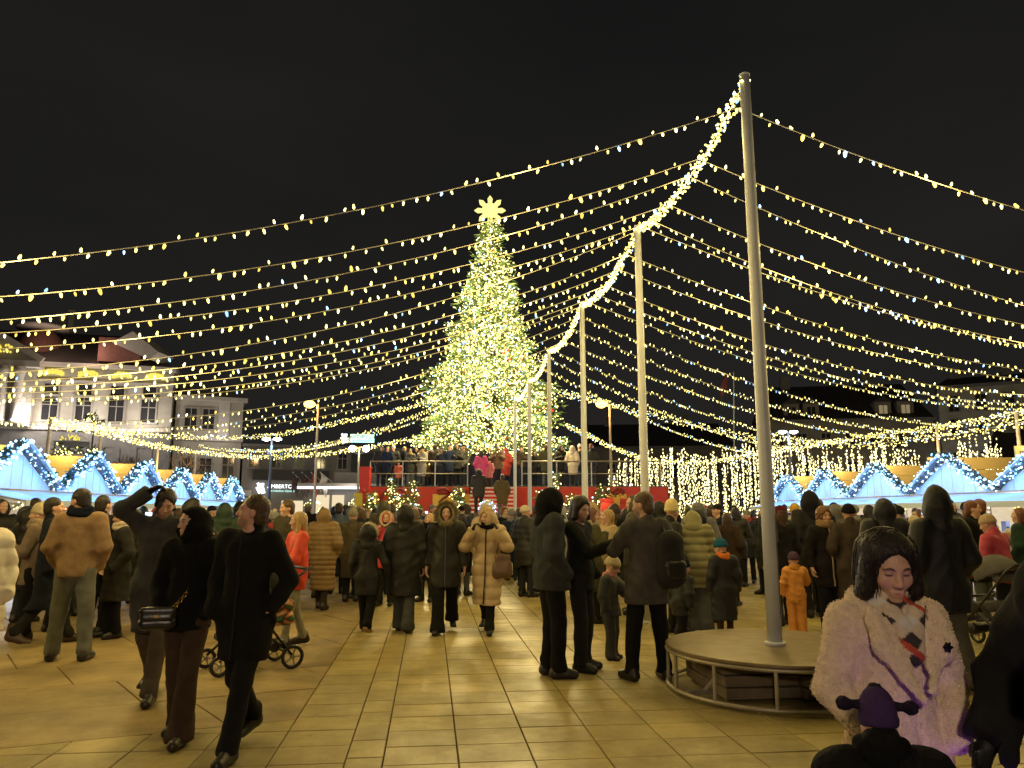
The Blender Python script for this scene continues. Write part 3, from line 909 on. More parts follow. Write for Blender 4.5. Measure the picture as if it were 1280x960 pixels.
# ---- grand pale building with a pediment, far left
pal = empty('grand_building', (0, 0, 0), 0, 'pale classical building with columns, pediment and yellow light garlands', 'building')
F = Face(pal, (-50, 57.6), (-28.4, 63.6))
LEN = F.L
F.box('wall', M_plaster, 0, LEN, 8.2, 13.2, -12, 0)
F.box('basement', M_base, -.1, LEN + .1, 0, 8.1, -12, .12)
F.box('plinth_band', M_stone, -.1, LEN + .1, 8.1, 8.4, -.5, .35)
F.box('cornice', M_stone, -.2, LEN + .2, 13.2, 13.55, -12.2, .5)
F.box('frieze', M_stone, -.05, LEN + .05, 12.0, 12.2, -.4, .14)
b = MB()
r0, r1 = F.P(0, .3, 13.55), F.P(LEN, .3, 13.55)
q0, q1 = F.P(0, -5.5, 17.2), F.P(LEN - 5, -5.5, 17.2)
s0, s1 = F.P(0, -12, 13.55), F.P(LEN, -12, 13.55)
b.add([r0, r1, q1, q0, s0, s1], [(0, 1, 2, 3), (3, 2, 5, 4), (1, 5, 2), (0, 3, 4)]); b.build('roof', M_tin, pal)
# portico with pediment at its left part
pu0, pu1 = 7.2, 12.3
F.box('portico_wall', M_plaster, pu0, pu1, 8.3, 12.9, 0, .9)
F.box('portico_cornice', M_stone, pu0 - .4, pu1 + .5, 12.9, 13.4, -.2, 1.5)
mid = (pu0 + pu1) / 2
b = MB(); tri = [(pu0 - .2, 13.4), (pu1 + .3, 13.4), (mid, 15.2)]
b.add([F.P(u, 1.0, z) for u, z in tri] + [F.P(u, -2, z) for u, z in tri], [(0, 1, 2), (5, 4, 3), (0, 3, 4, 1), (1, 4, 5, 2), (2, 5, 3, 0)]); b.build('pediment', M_plaster, pal)
b = MB()
b.bar(F.P(pu0 - .5, 1.2, 13.5), F.P(mid, 1.2, 15.4), .5, .3, up=F.n); b.bar(F.P(pu1 + .6, 1.2, 13.5), F.P(mid, 1.2, 15.4), .5, .3, up=F.n); b.build('raking_cornice', M_stone, pal)
for u in (pu0 + .5, pu0 + 1.6, pu1 - 2.0, pu1 - .9):
    c = F.P(u, 1.25, 8.4)
    b = MB(); b.lathe([(.5, 0), (.5, .25), (.38, .4), (.36, 2.2), (.32, 3.7), (.36, 3.8), (.46, 4.1), (.46, 4.5)], 16, c); b.build('column', M_stone, pal, smooth=True)
b = MB(); cc = F.P(mid + 1.6, -3.2, 15.2)
b.lathe([(1.9, -1.2), (1.8, .3), (1.4, 1.1), (.8, 1.6), (.3, 1.8)], 20, cc); b.build('dome', M_redroof, pal, smooth=True)
b = MB(); b.lathe([(2.0, 1.7), (2.0, 1.95), (1.0, 2.05)], 20, cc); b.build('dome_cap', M_stone, pal, smooth=True)
# white dormer on the roof
b = MB(); c0 = F.P(LEN - 4.2, -1.0, 13.5)
b.box(c0 + Vector((0, 0, 1.3)), (3.2, 3.0, 2.0), F.ang + .0)
b.build('dormer', M_redroof, pal)
b = MB(); Q4 = [at(140, 428, 61.4), at(166, 414, 61.4), at(198, 440, 61.4), at(186, 449, 61.4)]
b.add(Q4 + [q + Vector((0, 3, .1)) for q in Q4], [(3, 2, 1, 0), (4, 5, 6, 7), (0, 1, 5, 4), (1, 2, 6, 5), (2, 3, 7, 6), (3, 0, 4, 7)]); b.build('dormer_roof', M_stone, pal)
for u, h in ((LEN - 10.2, 1.6), (LEN - 9.4, 1.9)):
    b = MB(); b.box(F.P(u, -5, 17.2 + h / 2), (.4, .4, h), F.ang); b.box(F.P(u, -5, 17.2 + h), (.55, .55, .15), F.ang); b.build('chimney', M_plaster2, pal)
for k in range(9):
    u = 1.0 + k * 2.5
    if pu0 < u < pu1: off = 1.02
    else: off = .16
    g = MB()
    rr = random.Random(k)
    for j in range(80):
        t = rr.uniform(-.72, .72)
        g.bulb(F.P(u + t, off + .06 + rr.random() * .1, 12.62 + .22 * math.cos(t * 2) + rr.uniform(-.2, .16)), 0.1, .12, None, (rr.uniform(-1, 1), rr.uniform(-1, 1), rr.uniform(-1, 1)))
    o = g.build('light_swag', M_panel, pal); o['kind'] = 'stuff'
g = MB(); rr = random.Random(77)
for j in range(40): g.bulb(F.P(mid + rr.uniform(-.9, .9), 1.1, 14.05 + rr.random() * .6), .085, .1)
o = g.build('light_swag', M_panel, pal); o['kind'] = 'stuff'
for k in range(9):
    u = 1.3 + k * 2.42
    if pu0 - .3 < u < pu1 + .3:
        if k % 2: continue
    F.window(u, 8.9, 1.1, 1.9); F.window(u, 11.0, 1.0, .85, mull=False)
    F.window(u, 5.0, 1.05, 1.7)
for u in (4.9, 15.2):
    b = MB(); tri = [(u - 1.3, 7.2), (u + 1.3, 7.2), (u, 8.0)]
    b.add([F.P(p_, .5, z) for p_, z in tri] + [F.P(p_, .1, z) for p_, z in tri], [(0, 1, 2), (5, 4, 3), (0, 3, 4, 1), (1, 4, 5, 2), (2, 5, 3, 0)]); b.build('door_hood', M_base, pal)
    g = MB()
    for j in range(34): g.bulb(F.P(u + rr.uniform(-.7, .7) , .56, 7.3 + rr.random() * .35), .07, .08)
    o = g.build('light_swag', M_panel, pal); o['kind'] = 'stuff'
for u, z, p, c in ((pu0 - 1, 9.0, 150, (1, .86, .72)), (pu1 + .6, 8.9, 190, (1, .88, .76)), (12, 8.9, 200, (1, .9, .8)), (16.5, 8.9, 260, (1, .88, .76)), (20.5, 8.9, 240, (1, .88, .76))):  # uplights assumed for the lit facade; no fixtures are built
    lamp('assumed_uplight', F.P(u, 1.9, z), p * 1.05, c, .2)
for u, o_, z in ((mid + 3.2, 1.2, 15.2), (LEN - 6, 1.6, 14.4)):  # assumed lamps for the light on the roof, without fixtures
    lamp('assumed_roof_light', F.P(u, o_, z), 120, (1, .7, .55), .2)
for u in (4, 12, 19):
    lamp('assumed_uplight', F.P(u, 5, 4.2), 160, (.9, .93, 1.0), .3)

# ---- lower wing and the hotel wall right of it
wing = empty('side_wing', (0, 0, 0), 0, 'lower grey wing with pilaster beside the classical building', 'building')
F = Face(wing, (-28.3, 64.2), (-23.4, 66.4))
F.box('wall', M_plaster, 0, F.L, 0, 11.0, -10, 0)
F.box('cornice', M_stone, -.2, F.L + .3, 11.0, 11.35, -10, .6)
F.box('roof', M_tin, .2, F.L, 11.35, 12.1, -9, -.4)
F.box('pilaster', M_stone, F.L - 2.0, F.L - 1.1, 8.0, 11.0, 0, .2)
F.box('band', M_stone, -.1, F.L + .1, 7.6, 7.9, 0, .25)
for u in (1.2, 2.6):
    for z in (8.6, 4.4, 1.6): F.window(u, z, .9, 1.7)
F.window(4.4, 4.4, .9, 1.8); F.window(4.4, 1.6, .9, 1.8)
lamp('assumed_uplight', F.P(3.5, 2, 8.2), 90, (1, .9, .8), .2)  # assumed uplights again, lamps only
lamp('assumed_uplight', F.P(2.0, 3.5, 2.5), 70, (.95, .93, .9), .2)

hotel = empty('hotel_building', (0, 0, 0), 0, 'dim brownish hotel with lit signs above the shop front', 'building')
F = Face(hotel, (-23.2, 66.4), (-9.0, 72.0))
F.box('wall', M_plaster2, 0, F.L, 0, 7.2, -10, 0)
F.box('cornice', M_base, -.1, F.L + .2, 7.2, 7.45, -10, .4)
F.box('roof', M_tin, .2, F.L, 7.45, 7.7, -9, -2.5)
F.box('canopy', M_dark, .9, 7.2, 4.35, 5.2, 0, 1.0)
F.box('dark_bay', M_dark, 9.3, 12.6, 4.2, 6.9, 0, .15)
for k in range(7):
    for z in (5.45,): 
        if k not in (5,): F.window(.9 + k * 1.9, z, .75, 1.4)
for k in range(5): F.box('rusticated_course', M_stone, -.05, .85, .5 + k * .62, .5 + k * .62 + .5, 0, .16)
F.box('pale_corner', M_stone, 12.9, 14.6, 0, 7.1, 0, .2)
for k in range(6): F.box('louvre', M_base, 12.95, 14.55, 3.6 + k * .6, 3.9 + k * .6, .2, .32)
F.box('shop_glass', M_shop, 3.4, 5.2, .6, 2.6, 0, .1)
lamp('assumed_uplight', F.P(1.2, 2.5, 1.4), 40, (1, .78, .5), .2)  # the hotel's uplights are assumed as well
lamp('assumed_uplight', F.P(13.6, 2.6, 3.0), 36, (1, .85, .65), .2)
lamp('assumed_uplight', F.P(6, 4.5, 3.0), 36, (1, .78, .5), .2)
def hotel_sign(c, ang, h, lb, board, two=True):
    """leaf emblem in three strokes, then a word over a smaller line"""
    e = empty('hotel_sign', c, ang, lb, 'sign', 'lit signs of the hotel')
    if board:
        m = MB(); m.box((h * 2.2, 0, h * .5), (h * 3.7, .14, h * 1.28)); m.build('board', M_sign2, e)
    m = MB()
    for k, (x0, z0, x1, z1) in enumerate(((-.95, 1.18, -.25, -.18), (-1.05, .62, -.62, -.18), (-.62, 1.0, -.12, 1.0), (-.4, .9, -.05, -.18))):
        m.bar((x0 * h, -.09, z0 * h), (x1 * h, -.09, z1 * h), .32 * h, .05, up=(0, 1, 0))
    m.build('leaf_emblem', M_sign, e)
    tm = M_sign if not board else M_base
    text_obj('wordmark', 'AMBERTON', h * .72, tm, e, (h * 2.2, -.1, h * .72), (math.pi / 2, 0, 0), .015, space=1.0)
    text_obj('tagline', 'CATHEDRAL SQUARE', h * .345, M_sign2 if not board else M_base, e, (h * 2.2, -.1, h * .12), (math.pi / 2, 0, 0), .015)
    return e
p = F.P(1.9, .62, 3.45); hotel_sign((p.x, p.y, p.z - .12), F.ang, .64, 'white lit hotel letters and leaf emblem over the shop front', False)
q = at(435, 549, 69.5); e = hotel_sign((q.x, q.y, q.z - .2), .16, .58, 'rooftop light box sign glowing pale green with a white leaf emblem', True)
m = MB()
for x in (.4, 2.1): m.bar((x, .1, -1.2), (x, .1, .1), .08)
m.build('support', M_dark, e)
# ---- glass pavilion with a bright canopy edge, flags on slanted poles
pav = empty('pavilion', (0, 0, 0), 0, 'low pavilion with a bright canopy edge and lit shop windows', 'building')
F = Face(pav, (-15.7, 58.5), (-9.4, 59.7))
F.box('wall', M_base, 0, F.L, 0, 3.3, -5, 0)
F.box('canopy', M_stone, -.4, F.L + .1, 3.5, 3.75, -5, 1.1)
F.box('canopy_light', M_sign, -.4, F.L + .1, 3.33, 3.5, 1.0, 1.12)
F.box('upper_band', M_plaster2, 2.2, F.L, 3.75, 4.6, -5, .2)
for u0, u1 in ((.9, 1.9), (2.1, 3.0), (3.9, 4.5), (4.6, 5.6)):
    F.box('shop_window', M_shop, u0, u1, .5, 2.9, -.05, .06)
F.box('curtain', M_sign, 4.75, 5.35, .9, 2.8, .06, .09)
F.box('red_door', M_red, 6.2, 6.8, 0, 2.8, -.05, .08)
g = MB(); rr = random.Random(8)
for j in range(90): g.bulb(F.P(rr.choice((.4, 1.2, 3.6, 4.3, 5.8)) + rr.gauss(0, .16), .5, rr.uniform(1.0, 2.6)), .05, .06, rr.choice((WARM, WHITE)))
o = g.build('window_lamps', M_treebulb, pav); o['kind'] = 'stuff'
lamp('pavilion_glow', F.P(3.4, 1.8, 3.2), 40, (1, .92, .8), .3)
M_flagd = mat('dark flag', (.10, .05, .04), rough=.7); M_flagr = mat('red flag', (.45, .05, .03), rough=.7); M_flagw = mat('pale flag', (.62, .56, .46), rough=.7)
def flag(base, tip, mf, lb, pr=.035, size=(.9, 1.5), upright=False):
    e = empty('flag', base, 0, lb, 'flag', None if upright else 'flags on slanted poles over the pavilion')
    t = Vector(tip) - Vector(base)
    m = MB(); m.tube([(0, 0, 0), t], [pr, pr * .7], 8); m.lathe([(pr * .5, -.05), (pr * 1.6, 0), (pr * .5, .06)], 8, t); m.build('pole', M_mast, e)
    m = MB(); nx, nz = 8, 8; w, h = size
    vs = []
    for i in range(nx + 1):
        for j in range(nz + 1):
            f = i / nx
            if upright:
                vs.append((-f * w * .75, .08 * math.sin(f * 7 + j * .4) * f, t.z - .15 - j / nz * h - f * f * h * .8))
            else:
                pp = t * (1 - f * .55)
                vs.append((pp.x + .07 * math.sin(j * .9 + i), pp.y + .05 * math.sin(j * 1.3 + i * .7), pp.z - .04 - j / nz * h * (.75 + .25 * math.cos(i))))
    fs = [(i * (nz + 1) + j, (i + 1) * (nz + 1) + j, (i + 1) * (nz + 1) + j + 1, i * (nz + 1) + j + 1) for i in range(nx) for j in range(nz)]
    m.add(vs, fs); o = m.build('cloth', mf, e, smooth=True)
    sm = o.modifiers.new('thick', 'SOLIDIFY'); sm.thickness = .012
for k, (mf, w) in enumerate(((M_flagd, 'brown'), (M_flagd, 'dark, second along'), (M_flagr, 'red'), (M_flagw, 'cream'))):
    b0 = at(378 + k * 12.5, 603, 58.3); t0 = at(366 + k * 11.5, 590.5, 57.6)
    flag(b0, t0, mf, ('%s flag on a slanted white pole over the pavilion' % w) if k != 1 else 'dark flag between the brown and the red one over the pavilion')
b0 = at(917, 640, 60); b0.z = 0; t0 = at(917, 466, 60)
M_flagt = mat('tricolour flag cloth', (.2, .04, .035), rough=.7, vary=.2)
flag(b0, t0, M_flagt, 'red and white flag hanging limp on a tall white pole', .06, (.75, 1.2), True)

# ---- dark houses on the right
def house(A, B, h, dep, lb, rows, wallm, roofm, roofh, dorm=(), litset=(), w=.9, step=2.4):
    e = empty('town_house', (0, 0, 0), 0, lb, 'building', 'dark houses beyond the square')
    F = Face(e, A, B)
    F.box('wall', wallm, 0, F.L, 0, h, -dep, 0)
    F.box('cornice', M_base, -.2, F.L + .2, h, h + .3, -dep - .1, .35)
    b = MB(); z = h + .3
    b.add([F.P(-.1, .3, z), F.P(F.L + .1, .3, z), F.P(F.L - 1, -dep / 2, z + roofh), F.P(1, -dep / 2, z + roofh), F.P(-.1, -dep, z), F.P(F.L + .1, -dep, z)],
          [(0, 1, 2, 3), (3, 2, 5, 4), (1, 5, 2), (0, 3, 4)]); b.build('roof', roofm, e)
    for r, z0 in enumerate(rows):
        k = 0; u = 1.4
        while u < F.L - 1:
            F.window(u, z0, w, 1.6, lit=(r, k) in litset); k += 1; u += step
    for u, lit in dorm:
        o = F.box('dormer', wallm, u - .8, u + .8, h + .5, h + 2.1, -3.2, -.5)
        b = MB(); b.add([F.P(u - 1, -.35, h + 2.1), F.P(u + 1, -.35, h + 2.1), F.P(u, -.35, h + 2.8), F.P(u - 1, -3, h + 2.1), F.P(u + 1, -3, h + 2.1), F.P(u, -3, h + 2.8)],
                        [(0, 1, 2), (0, 3, 4, 1), (1, 4, 5, 2), (2, 5, 3, 0), (5, 4, 3)]); b.build('dormer_roof', M_tin, o)
        b = MB(); b.box(F.P(u, -.48, h + 1.25), (.8, .05, .95), F.ang); b.build('pane', M_litpane if lit else M_pane, o)
        b = MB(); b.box(F.P(u, -.44, h + 1.25), (.07, .05, .95), F.ang); b.build('frame', M_frame, o)
    for u in (F.L * .2, F.L * .72):
        F.box('chimney', M_plaster2, u - .5, u + .5, h + 1, h + roofh + 1.4, -dep / 2 - .5, -dep / 2 + .5)
    return F
Fh = house((27.0, 82), (43.5, 79), 11.0, 12, 'dark house with two lit dormers behind the light curtain', (2, 5.2, 8.2), M_plaster2, M_tin, 4.5,
           ((3, False), (5, False), (12.2, True), (14.4, True)))
lamp('street_fill', Fh.P(8, 6, 6), 120, (1, .8, .5), .4)  # fill light added for the house fronts, without a fixture
Fh = house((44.2, 79), (52, 74.5), 14.2, 10, 'tall pale house beyond the right stalls', (2.5, 6, 9.4, 11.8), M_plaster, M_tin, 1.5)
lamp('street_fill', Fh.P(4, 5, 4), 160, (.85, .9, 1.0), .4)
Fh = house((38.5, 62), (48, 57.5), 5.6, 9, 'low tin roofed house beside the right edge', (2.2,), M_plaster, M_tin, 2.6)
lamp('street_fill', Fh.P(6, 4, 3), 120, (1, .75, .7), .4)
house((8.0, 92), (26, 90), 9.0, 10, 'dark house front far behind the light curtain', (2.2, 5.6), M_plaster2, M_tin, 3.2)

# ---- street lamps
def street_lamp(px, y, top, lb, kind):
    q = at(px, top, y); H = q.z
    e = empty('street_lamp', (q.x, y, 0), 0, lb, 'street lamp', 'street lamps round the square')
    m = MB(); m.tube([(0, 0, 0), (0, 0, 1.0), (0, 0, H)], [.13, .1, .06], 12); m.lathe([(.2, 0), (.2, .3), (.13, .4)], 12); m.build('post', M_lampost if kind != 'white' else M_dark, e)
    if kind == 'orange':
        m = MB(); m.tube([(0, 0, H - .3), (-.15, -.05, H), (-.5, -.1, H + .1)], .04, 8); m.tube([(0, 0, H - .3), (.2, .1, H - .2), (.5, .2, H - .2)], .04, 8); m.build('arm', M_lampost, e)
        for hp in ((-.5, -.1, H + .1), (.5, .2, H - .2)):
            m = MB(); m.lathe([(.05, .12), (.2, .05), (.26, -.06)], 12, hp); m.build('hood', M_dark, e)
        m = MB(); m.lathe([(.2, .04), (.34, -.1), (.30, -.26), (.12, -.36)], 12, (-.5, -.1, H + .12)); m.build('lamp_face', M_lampface, e)
        lamp('street_light', (q.x - .5, y - .4, H - .3), 320, (1, .6, .22), .2)
    elif kind == 'white':
        m = MB(); m.tube([(-.4, 0, H), (.4, 0, H)], .04, 8); m.build('arm', M_dark, e)
        for s in (-1, 1):
            m = MB(); m.lathe([(.06, .08), (.22, .05), (.24, -.02), (.06, -.1)], 12, (s * .3, 0, H)); m.build('lamp_face', M_lampwhite, e)
        m = MB(); m.tube([(0, 0, 2.6), (0, 0, H - .35)], .065, 10); m.build('light_column', M_led, e)
        lamp('street_light', (q.x, y - .5, H - .4), 160, (.85, .93, 1.0), .2)
    else:
        m = MB(); m.tube([(-.45, 0, H - .15), (0, 0, H - .3), (.45, 0, H - .15)], .04, 8); m.build('arm', M_dark, e)
        for s in (-1, 1):
            m = MB(); m.lathe([(.06, -.2), (.2, -.1), (.24, .03), (.16, .18), (.03, .22)], 12, (s * .45, 0, H + .05)); m.build('globe', M_lampwhite, e, smooth=True)
        lamp('street_light', (q.x, y - .5, H - .2), 60, (1, .9, .75), .2)
    return e
street_lamp(398, 45, 505, 'tall street lamp glowing orange left of the lit tree', 'orange')
street_lamp(762, 45, 505, 'tall street lamp glowing orange right of the lit tree', 'orange')
street_lamp(340, 42, 549, 'white street lamp with a glowing blue column, before the hotel sign', 'white')
street_lamp(985, 42, 540, 'white street lamp with glowing blue column, beside the nearest mast', 'white')
street_lamp(449, 50, 562, 'low lamp with twin round globes near the pavilion', 'globe')
# assumed lamp post behind the viewpoint, unseen, added to light the nearest people
e = empty('street_lamp', (-1.2, -5.5, 0), 0, 'assumed white street lamp, unseen behind the viewpoint', 'street lamp', 'street lamps round the square')
m = MB(); m.tube([(0, 0, 0), (0, 0, 4.3)], [.12, .07], 12); m.build('post', M_dark, e)
m = MB(); m.lathe([(.1, .1), (.34, .05), (.36, -.02), (.1, -.1)], 12, (0, 0, 4.35)); m.build('lamp_face', M_lampwhite, e)
lamp('street_light', (-1.2, -5.2, 3.9), 800, (1.0, .77, .52), .3)  # light of the assumed lamp; no such source is in view

# ---- curtain of hanging lamps on the right, and shrubs with lamps at its end
rc = random.Random(21)
cur = empty('light_curtain', (0, 0, 0), 0, 'long curtain of hanging yellow lamp strands behind the right stalls', 'light curtain')
A, B = Vector((6.3, 50.0, 0)), Vector((31.5, 47.0, 0))
m = MB()
for k in range(9):
    q = A.lerp(B, k / 8); m.tube([q, q + Vector((0, 0, 5.6 - .3 * abs(k - 4)))], .05, 6)
o = m.build('frame_posts', M_dark, cur); o['kind'] = 'stuff'
m = MB(); w = MB()
n = 300
for k in range(n):
    q = A.lerp(B, (k + rc.uniform(-.3, .3)) / n)
    f = k / n
    top = (4.2 + 1.3 * min(1, f * 5) + .5 * math.sin(f * 19) + rc.uniform(-.7, .45)) if f < .72 else 5.0 + 1.0 * math.sin(f * 30) + rc.uniform(-.9, .5)
    bot = rc.uniform(.5, 1.6)
    dy = rc.uniform(-.8, .8)
    w.tube([q + Vector((0, dy, bot)), q + Vector((0, dy, top))], .012, 3, caps=False)
    z = top
    while z > bot:
        if rc.random() < .82:
            c = WHITE if rc.random() < .25 else (1.0, .83, .34); s = rc.choice((.4, .7, 1, 1.2))
            m.bulb(q + Vector((rc.uniform(-.05, .05), dy + rc.uniform(-.05, .05), z)), .043, .075, tuple(v * s for v in c))
        z -= rc.uniform(.13, .26)
o = w.build('strands', M_dark, cur); o['kind'] = 'stuff'
o = m.build('bulbs', M_treebulb, cur); o['kind'] = 'stuff'
for k in range(4):
    q = A.lerp(B, .1 + k * .22); lamp('curtain_glow', (q.x, q.y - 1.5, 3.2), 70, (1, .8, .35), .5)
# ---- two lit wreaths before the classical building and a bare tree
def wreath(px, py, y, lb):
    q = at(px, py, y)
    e = empty('lit_bush', (q.x, y, 0), 0, lb, 'lit bush', 'lit bushes before the classical building')
    m = MB(); m.tube([(0, 0, 0), (0, 0, q.z)], .05, 6); m.build('stem', M_bark, e)
    cr = MB(); b = MB(); rr = random.Random(px)
    for k in range(34):
        c = Vector((rr.gauss(0, .3), rr.gauss(0, .2), q.z + rr.gauss(0, .16)))
        tree_blades(cr, c, (rr.uniform(-1, 1), rr.uniform(-1, 1), rr.random()), .25, 5, rr)
        b.bulb(c + Vector((rr.uniform(-.1, .1), -.15, rr.uniform(-.1, .1))), .035, .045, rr.choice((WARM, WHITE)))
    o = cr.build('foliage', M_needle, e); o['kind'] = 'stuff'
    o = b.build('bulbs', M_treebulb, e); o['kind'] = 'stuff'
wreath(79, 565, 40, 'small lit bush over the gold panel, nearest the first gable')
wreath(115, 566, 41, 'small lit bush over the gold panel, above the second gable')
wreath(118, 524, 52, 'yellow lit bush before a window of the classical building')
bt = empty('bare_tree', (-20.5, 46, 0), 0, 'bare leafless tree behind the left stalls', 'tree')
m = MB(); m.tube([(0, 0, 0), (.05, 0, 1.5), (0, 0, 2.9)], [.2, .15, .12], 8); m.build('trunk', M_bark, bt, smooth=True)
m = MB(); rr = random.Random(6)
def branch(p, d, l, r, n):
    q = p + d * l; mid_ = p + d * l * .5 + Vector((rr.uniform(-.1, .1), rr.uniform(-.1, .1), .06)) * l
    m.tube([p, mid_, q], [r, r * .8, r * .6], 5, caps=False)
    if n:
        for _ in range(3):
            dd = (d + Vector((rr.uniform(-.9, .9), rr.uniform(-.7, .7), rr.uniform(-.15, .5)))).normalized(); branch(q, dd, l * .72, r * .58, n - 1)
for k in range(5): branch(Vector((0, 0, 2.3 + k * .12)), Vector((math.cos(k * 1.3), math.sin(k * 1.3) * .6, .55)).normalized(), 1.25, .075, 4)
o = m.build('branches', M_bark, bt); o['kind'] = 'stuff'
# ================================================================ people: one smooth surface per body, grown from tapered limbs, clothes over it
class Field:
    def __init__(s, xs, ys, zs):
        s.xs, s.ys, s.zs = (np.asarray(a, dtype=np.float32) for a in (xs, ys, zs))
        s.F = np.full((len(xs), len(ys), len(zs)), 1.0, np.float32)
    def _win(s, lo, hi):
        i = [(max(0, int(np.searchsorted(a, l)) - 1), min(len(a), int(np.searchsorted(a, h)) + 1)) for a, l, h in zip((s.xs, s.ys, s.zs), lo, hi)]
        sl = tuple(slice(a, b) for a, b in i)
        X = s.xs[sl[0]][:, None, None]; Y = s.ys[sl[1]][None, :, None]; Z = s.zs[sl[2]][None, None, :]
        return sl, X, Y, Z
    def _join(s, sl, d, k, op):
        A = s.F[sl]
        if op == 'add':
            if k <= 0: s.F[sl] = np.minimum(A, d); return
            h = np.clip(.5 + .5 * (A - d) / k, 0, 1); s.F[sl] = A * (1 - h) + d * h - k * h * (1 - h)
        else:
            d = -d
            h = np.clip(.5 - .5 * (A - d) / k, 0, 1); s.F[sl] = A * (1 - h) + d * h + k * h * (1 - h)
    def cap(s, a, b, ra, rb, k=.03, sy=1.0, op='add'):
        a = np.array(a, np.float32); b = np.array(b, np.float32); r = max(ra, rb) + k + .07
        lo = np.minimum(a, b) - r; hi = np.maximum(a, b) + r
        sl, X, Y, Z = s._win(lo, hi)
        ab = b - a; ab2 = ab.copy(); ab2[1] /= sy
        n = float(ab2 @ ab2) + 1e-9
        px, py, pz = X - a[0], (Y - a[1]) / sy, Z - a[2]
        t = np.clip((px * ab2[0] + py * ab2[1] + pz * ab2[2]) / n, 0, 1)
        d = np.sqrt((px - t * ab2[0]) ** 2 + (py - t * ab2[1]) ** 2 + (pz - t * ab2[2]) ** 2) - (ra + (rb - ra) * t)
        s._join(sl, d * min(1, sy), k, op)
    def ell(s, c, r, k=.03, M=None, op='add'):
        c = np.array(c, np.float32); r = np.array(r, np.float32); R_ = float(r.max()) + k + .07
        sl, X, Y, Z = s._win(c - R_, c + R_)
        x, y, z = X - c[0], Y - c[1], Z - c[2]
        if M is not None:
            x, y, z = (M[0][0] * x + M[1][0] * y + M[2][0] * z, M[0][1] * x + M[1][1] * y + M[2][1] * z, M[0][2] * x + M[1][2] * y + M[2][2] * z)
        q = np.sqrt((x / r[0]) ** 2 + (y / r[1]) ** 2 + (z / r[2]) ** 2)
        s._join(sl, (q - 1) * float(r.min()), k, op)
    def above(s, z):      # keep what lies above z
        s.F = np.maximum(s.F, (z - s.zs)[None, None, :])
    def below(s, z):
        s.F = np.maximum(s.F, (s.zs - z)[None, None, :])
    def plane(s, p, n, k=.004):
        X = s.xs[:, None, None]; Y = s.ys[None, :, None]; Z = s.zs[None, None, :]
        s.F = np.maximum(s.F, (X - p[0]) * n[0] + (Y - p[1]) * n[1] + (Z - p[2]) * n[2])
    def ripple(s, amp, seed, fz=1.0):
        rr = np.random.RandomState(seed)
        X = s.xs[:, None, None]; Y = s.ys[None, :, None]; Z = s.zs[None, None, :]
        q = 0
        for f, a in ((9, 1), (17, .7), (31, .5), (47, .28)):
            v = rr.normal(size=3); v /= np.linalg.norm(v); v[2] *= fz
            q = q + a * np.sin((v[0] * X + v[1] * Y + v[2] * Z) * f + rr.uniform(0, 6) + 1.4 * np.sin((v[1] * X - v[2] * Y + v[0] * Z) * f * .45))
        s.F = s.F + amp * q.astype(np.float32)
    def crease(s, amp, seed):
        """sharp cloth folds"""
        rr = np.random.RandomState(seed)
        X = s.xs[:, None, None]; Y = s.ys[None, :, None]; Z = s.zs[None, None, :]
        q = 0
        for f, a, zz in ((30, .75, .6), (44, .55, 1.4), (66, .13, .9)):
            v = rr.normal(size=3); v[2] *= zz; v /= np.linalg.norm(v)
            w = (v[0] * X + v[1] * Y + v[2] * Z) * f + rr.uniform(0, 6) + 1.3 * np.sin((v[1] * X - v[2] * Y + v[0] * Z) * f * .28 + rr.uniform(0, 6)) + 1.1 * np.sin(Z * 9 + X * 11 + seed)
            q = q + a * (.45 - np.abs(np.sin(w * .5)) ** .7)
        s.F = s.F - (amp * q).astype(np.float32)
    def groove(s, x0, ysign, amp, w=.012, zlo=-9, zhi=9):
        X = s.xs[:, None, None] - x0; Y = s.ys[None, :, None]; Z = s.zs[None, None, :]
        g = np.exp(-(X / w) ** 2) * ((Y * ysign) > .03) * ((Z > zlo) & (Z < zhi))
        s.F = s.F + (amp * g).astype(np.float32)
    def strands(s, c, amp, n=34, seed=0):
        X = s.xs[:, None, None] - c[0]; Y = s.ys[None, :, None] - c[1]; Z = s.zs[None, None, :] - c[2]
        th = np.arctan2(X, -Y)
        s.F = s.F + (amp * (np.sin(n * th + 1.2 * np.sin(Z * 22 + seed) + 6 * Z) + .6 * np.sin(n * 1.9 * th + 2 * np.sin(Z * 13 + seed * 2)))).astype(np.float32)
    def quilt(s, amp, pitch, ph=0.0):
        s.F = s.F + (amp * (1 - 2 * np.sqrt(np.abs(np.sin(np.pi * (s.zs + ph) / pitch)) + .0005)))[None, None, :].astype(np.float32)
    def fluff(s, amp, seed, f0=90):
        rr = np.random.RandomState(seed)
        X = s.xs[:, None, None]; Y = s.ys[None, :, None]; Z = s.zs[None, None, :]
        q = np.sin(X * f0 + 2 * np.sin(Y * f0 * .6 + Z * 20)) * np.sin(Y * f0 * .9 + 2 * np.sin(Z * f0 * .5)) * np.sin(Z * f0 * 1.05 + 2 * np.sin(X * f0 * .55)) + .6 * np.sin(X * f0 * 1.9 + Z * 31) * np.sin(Z * f0 * 1.8 + Y * 40)
        s.F = s.F + (amp * q).astype(np.float32)
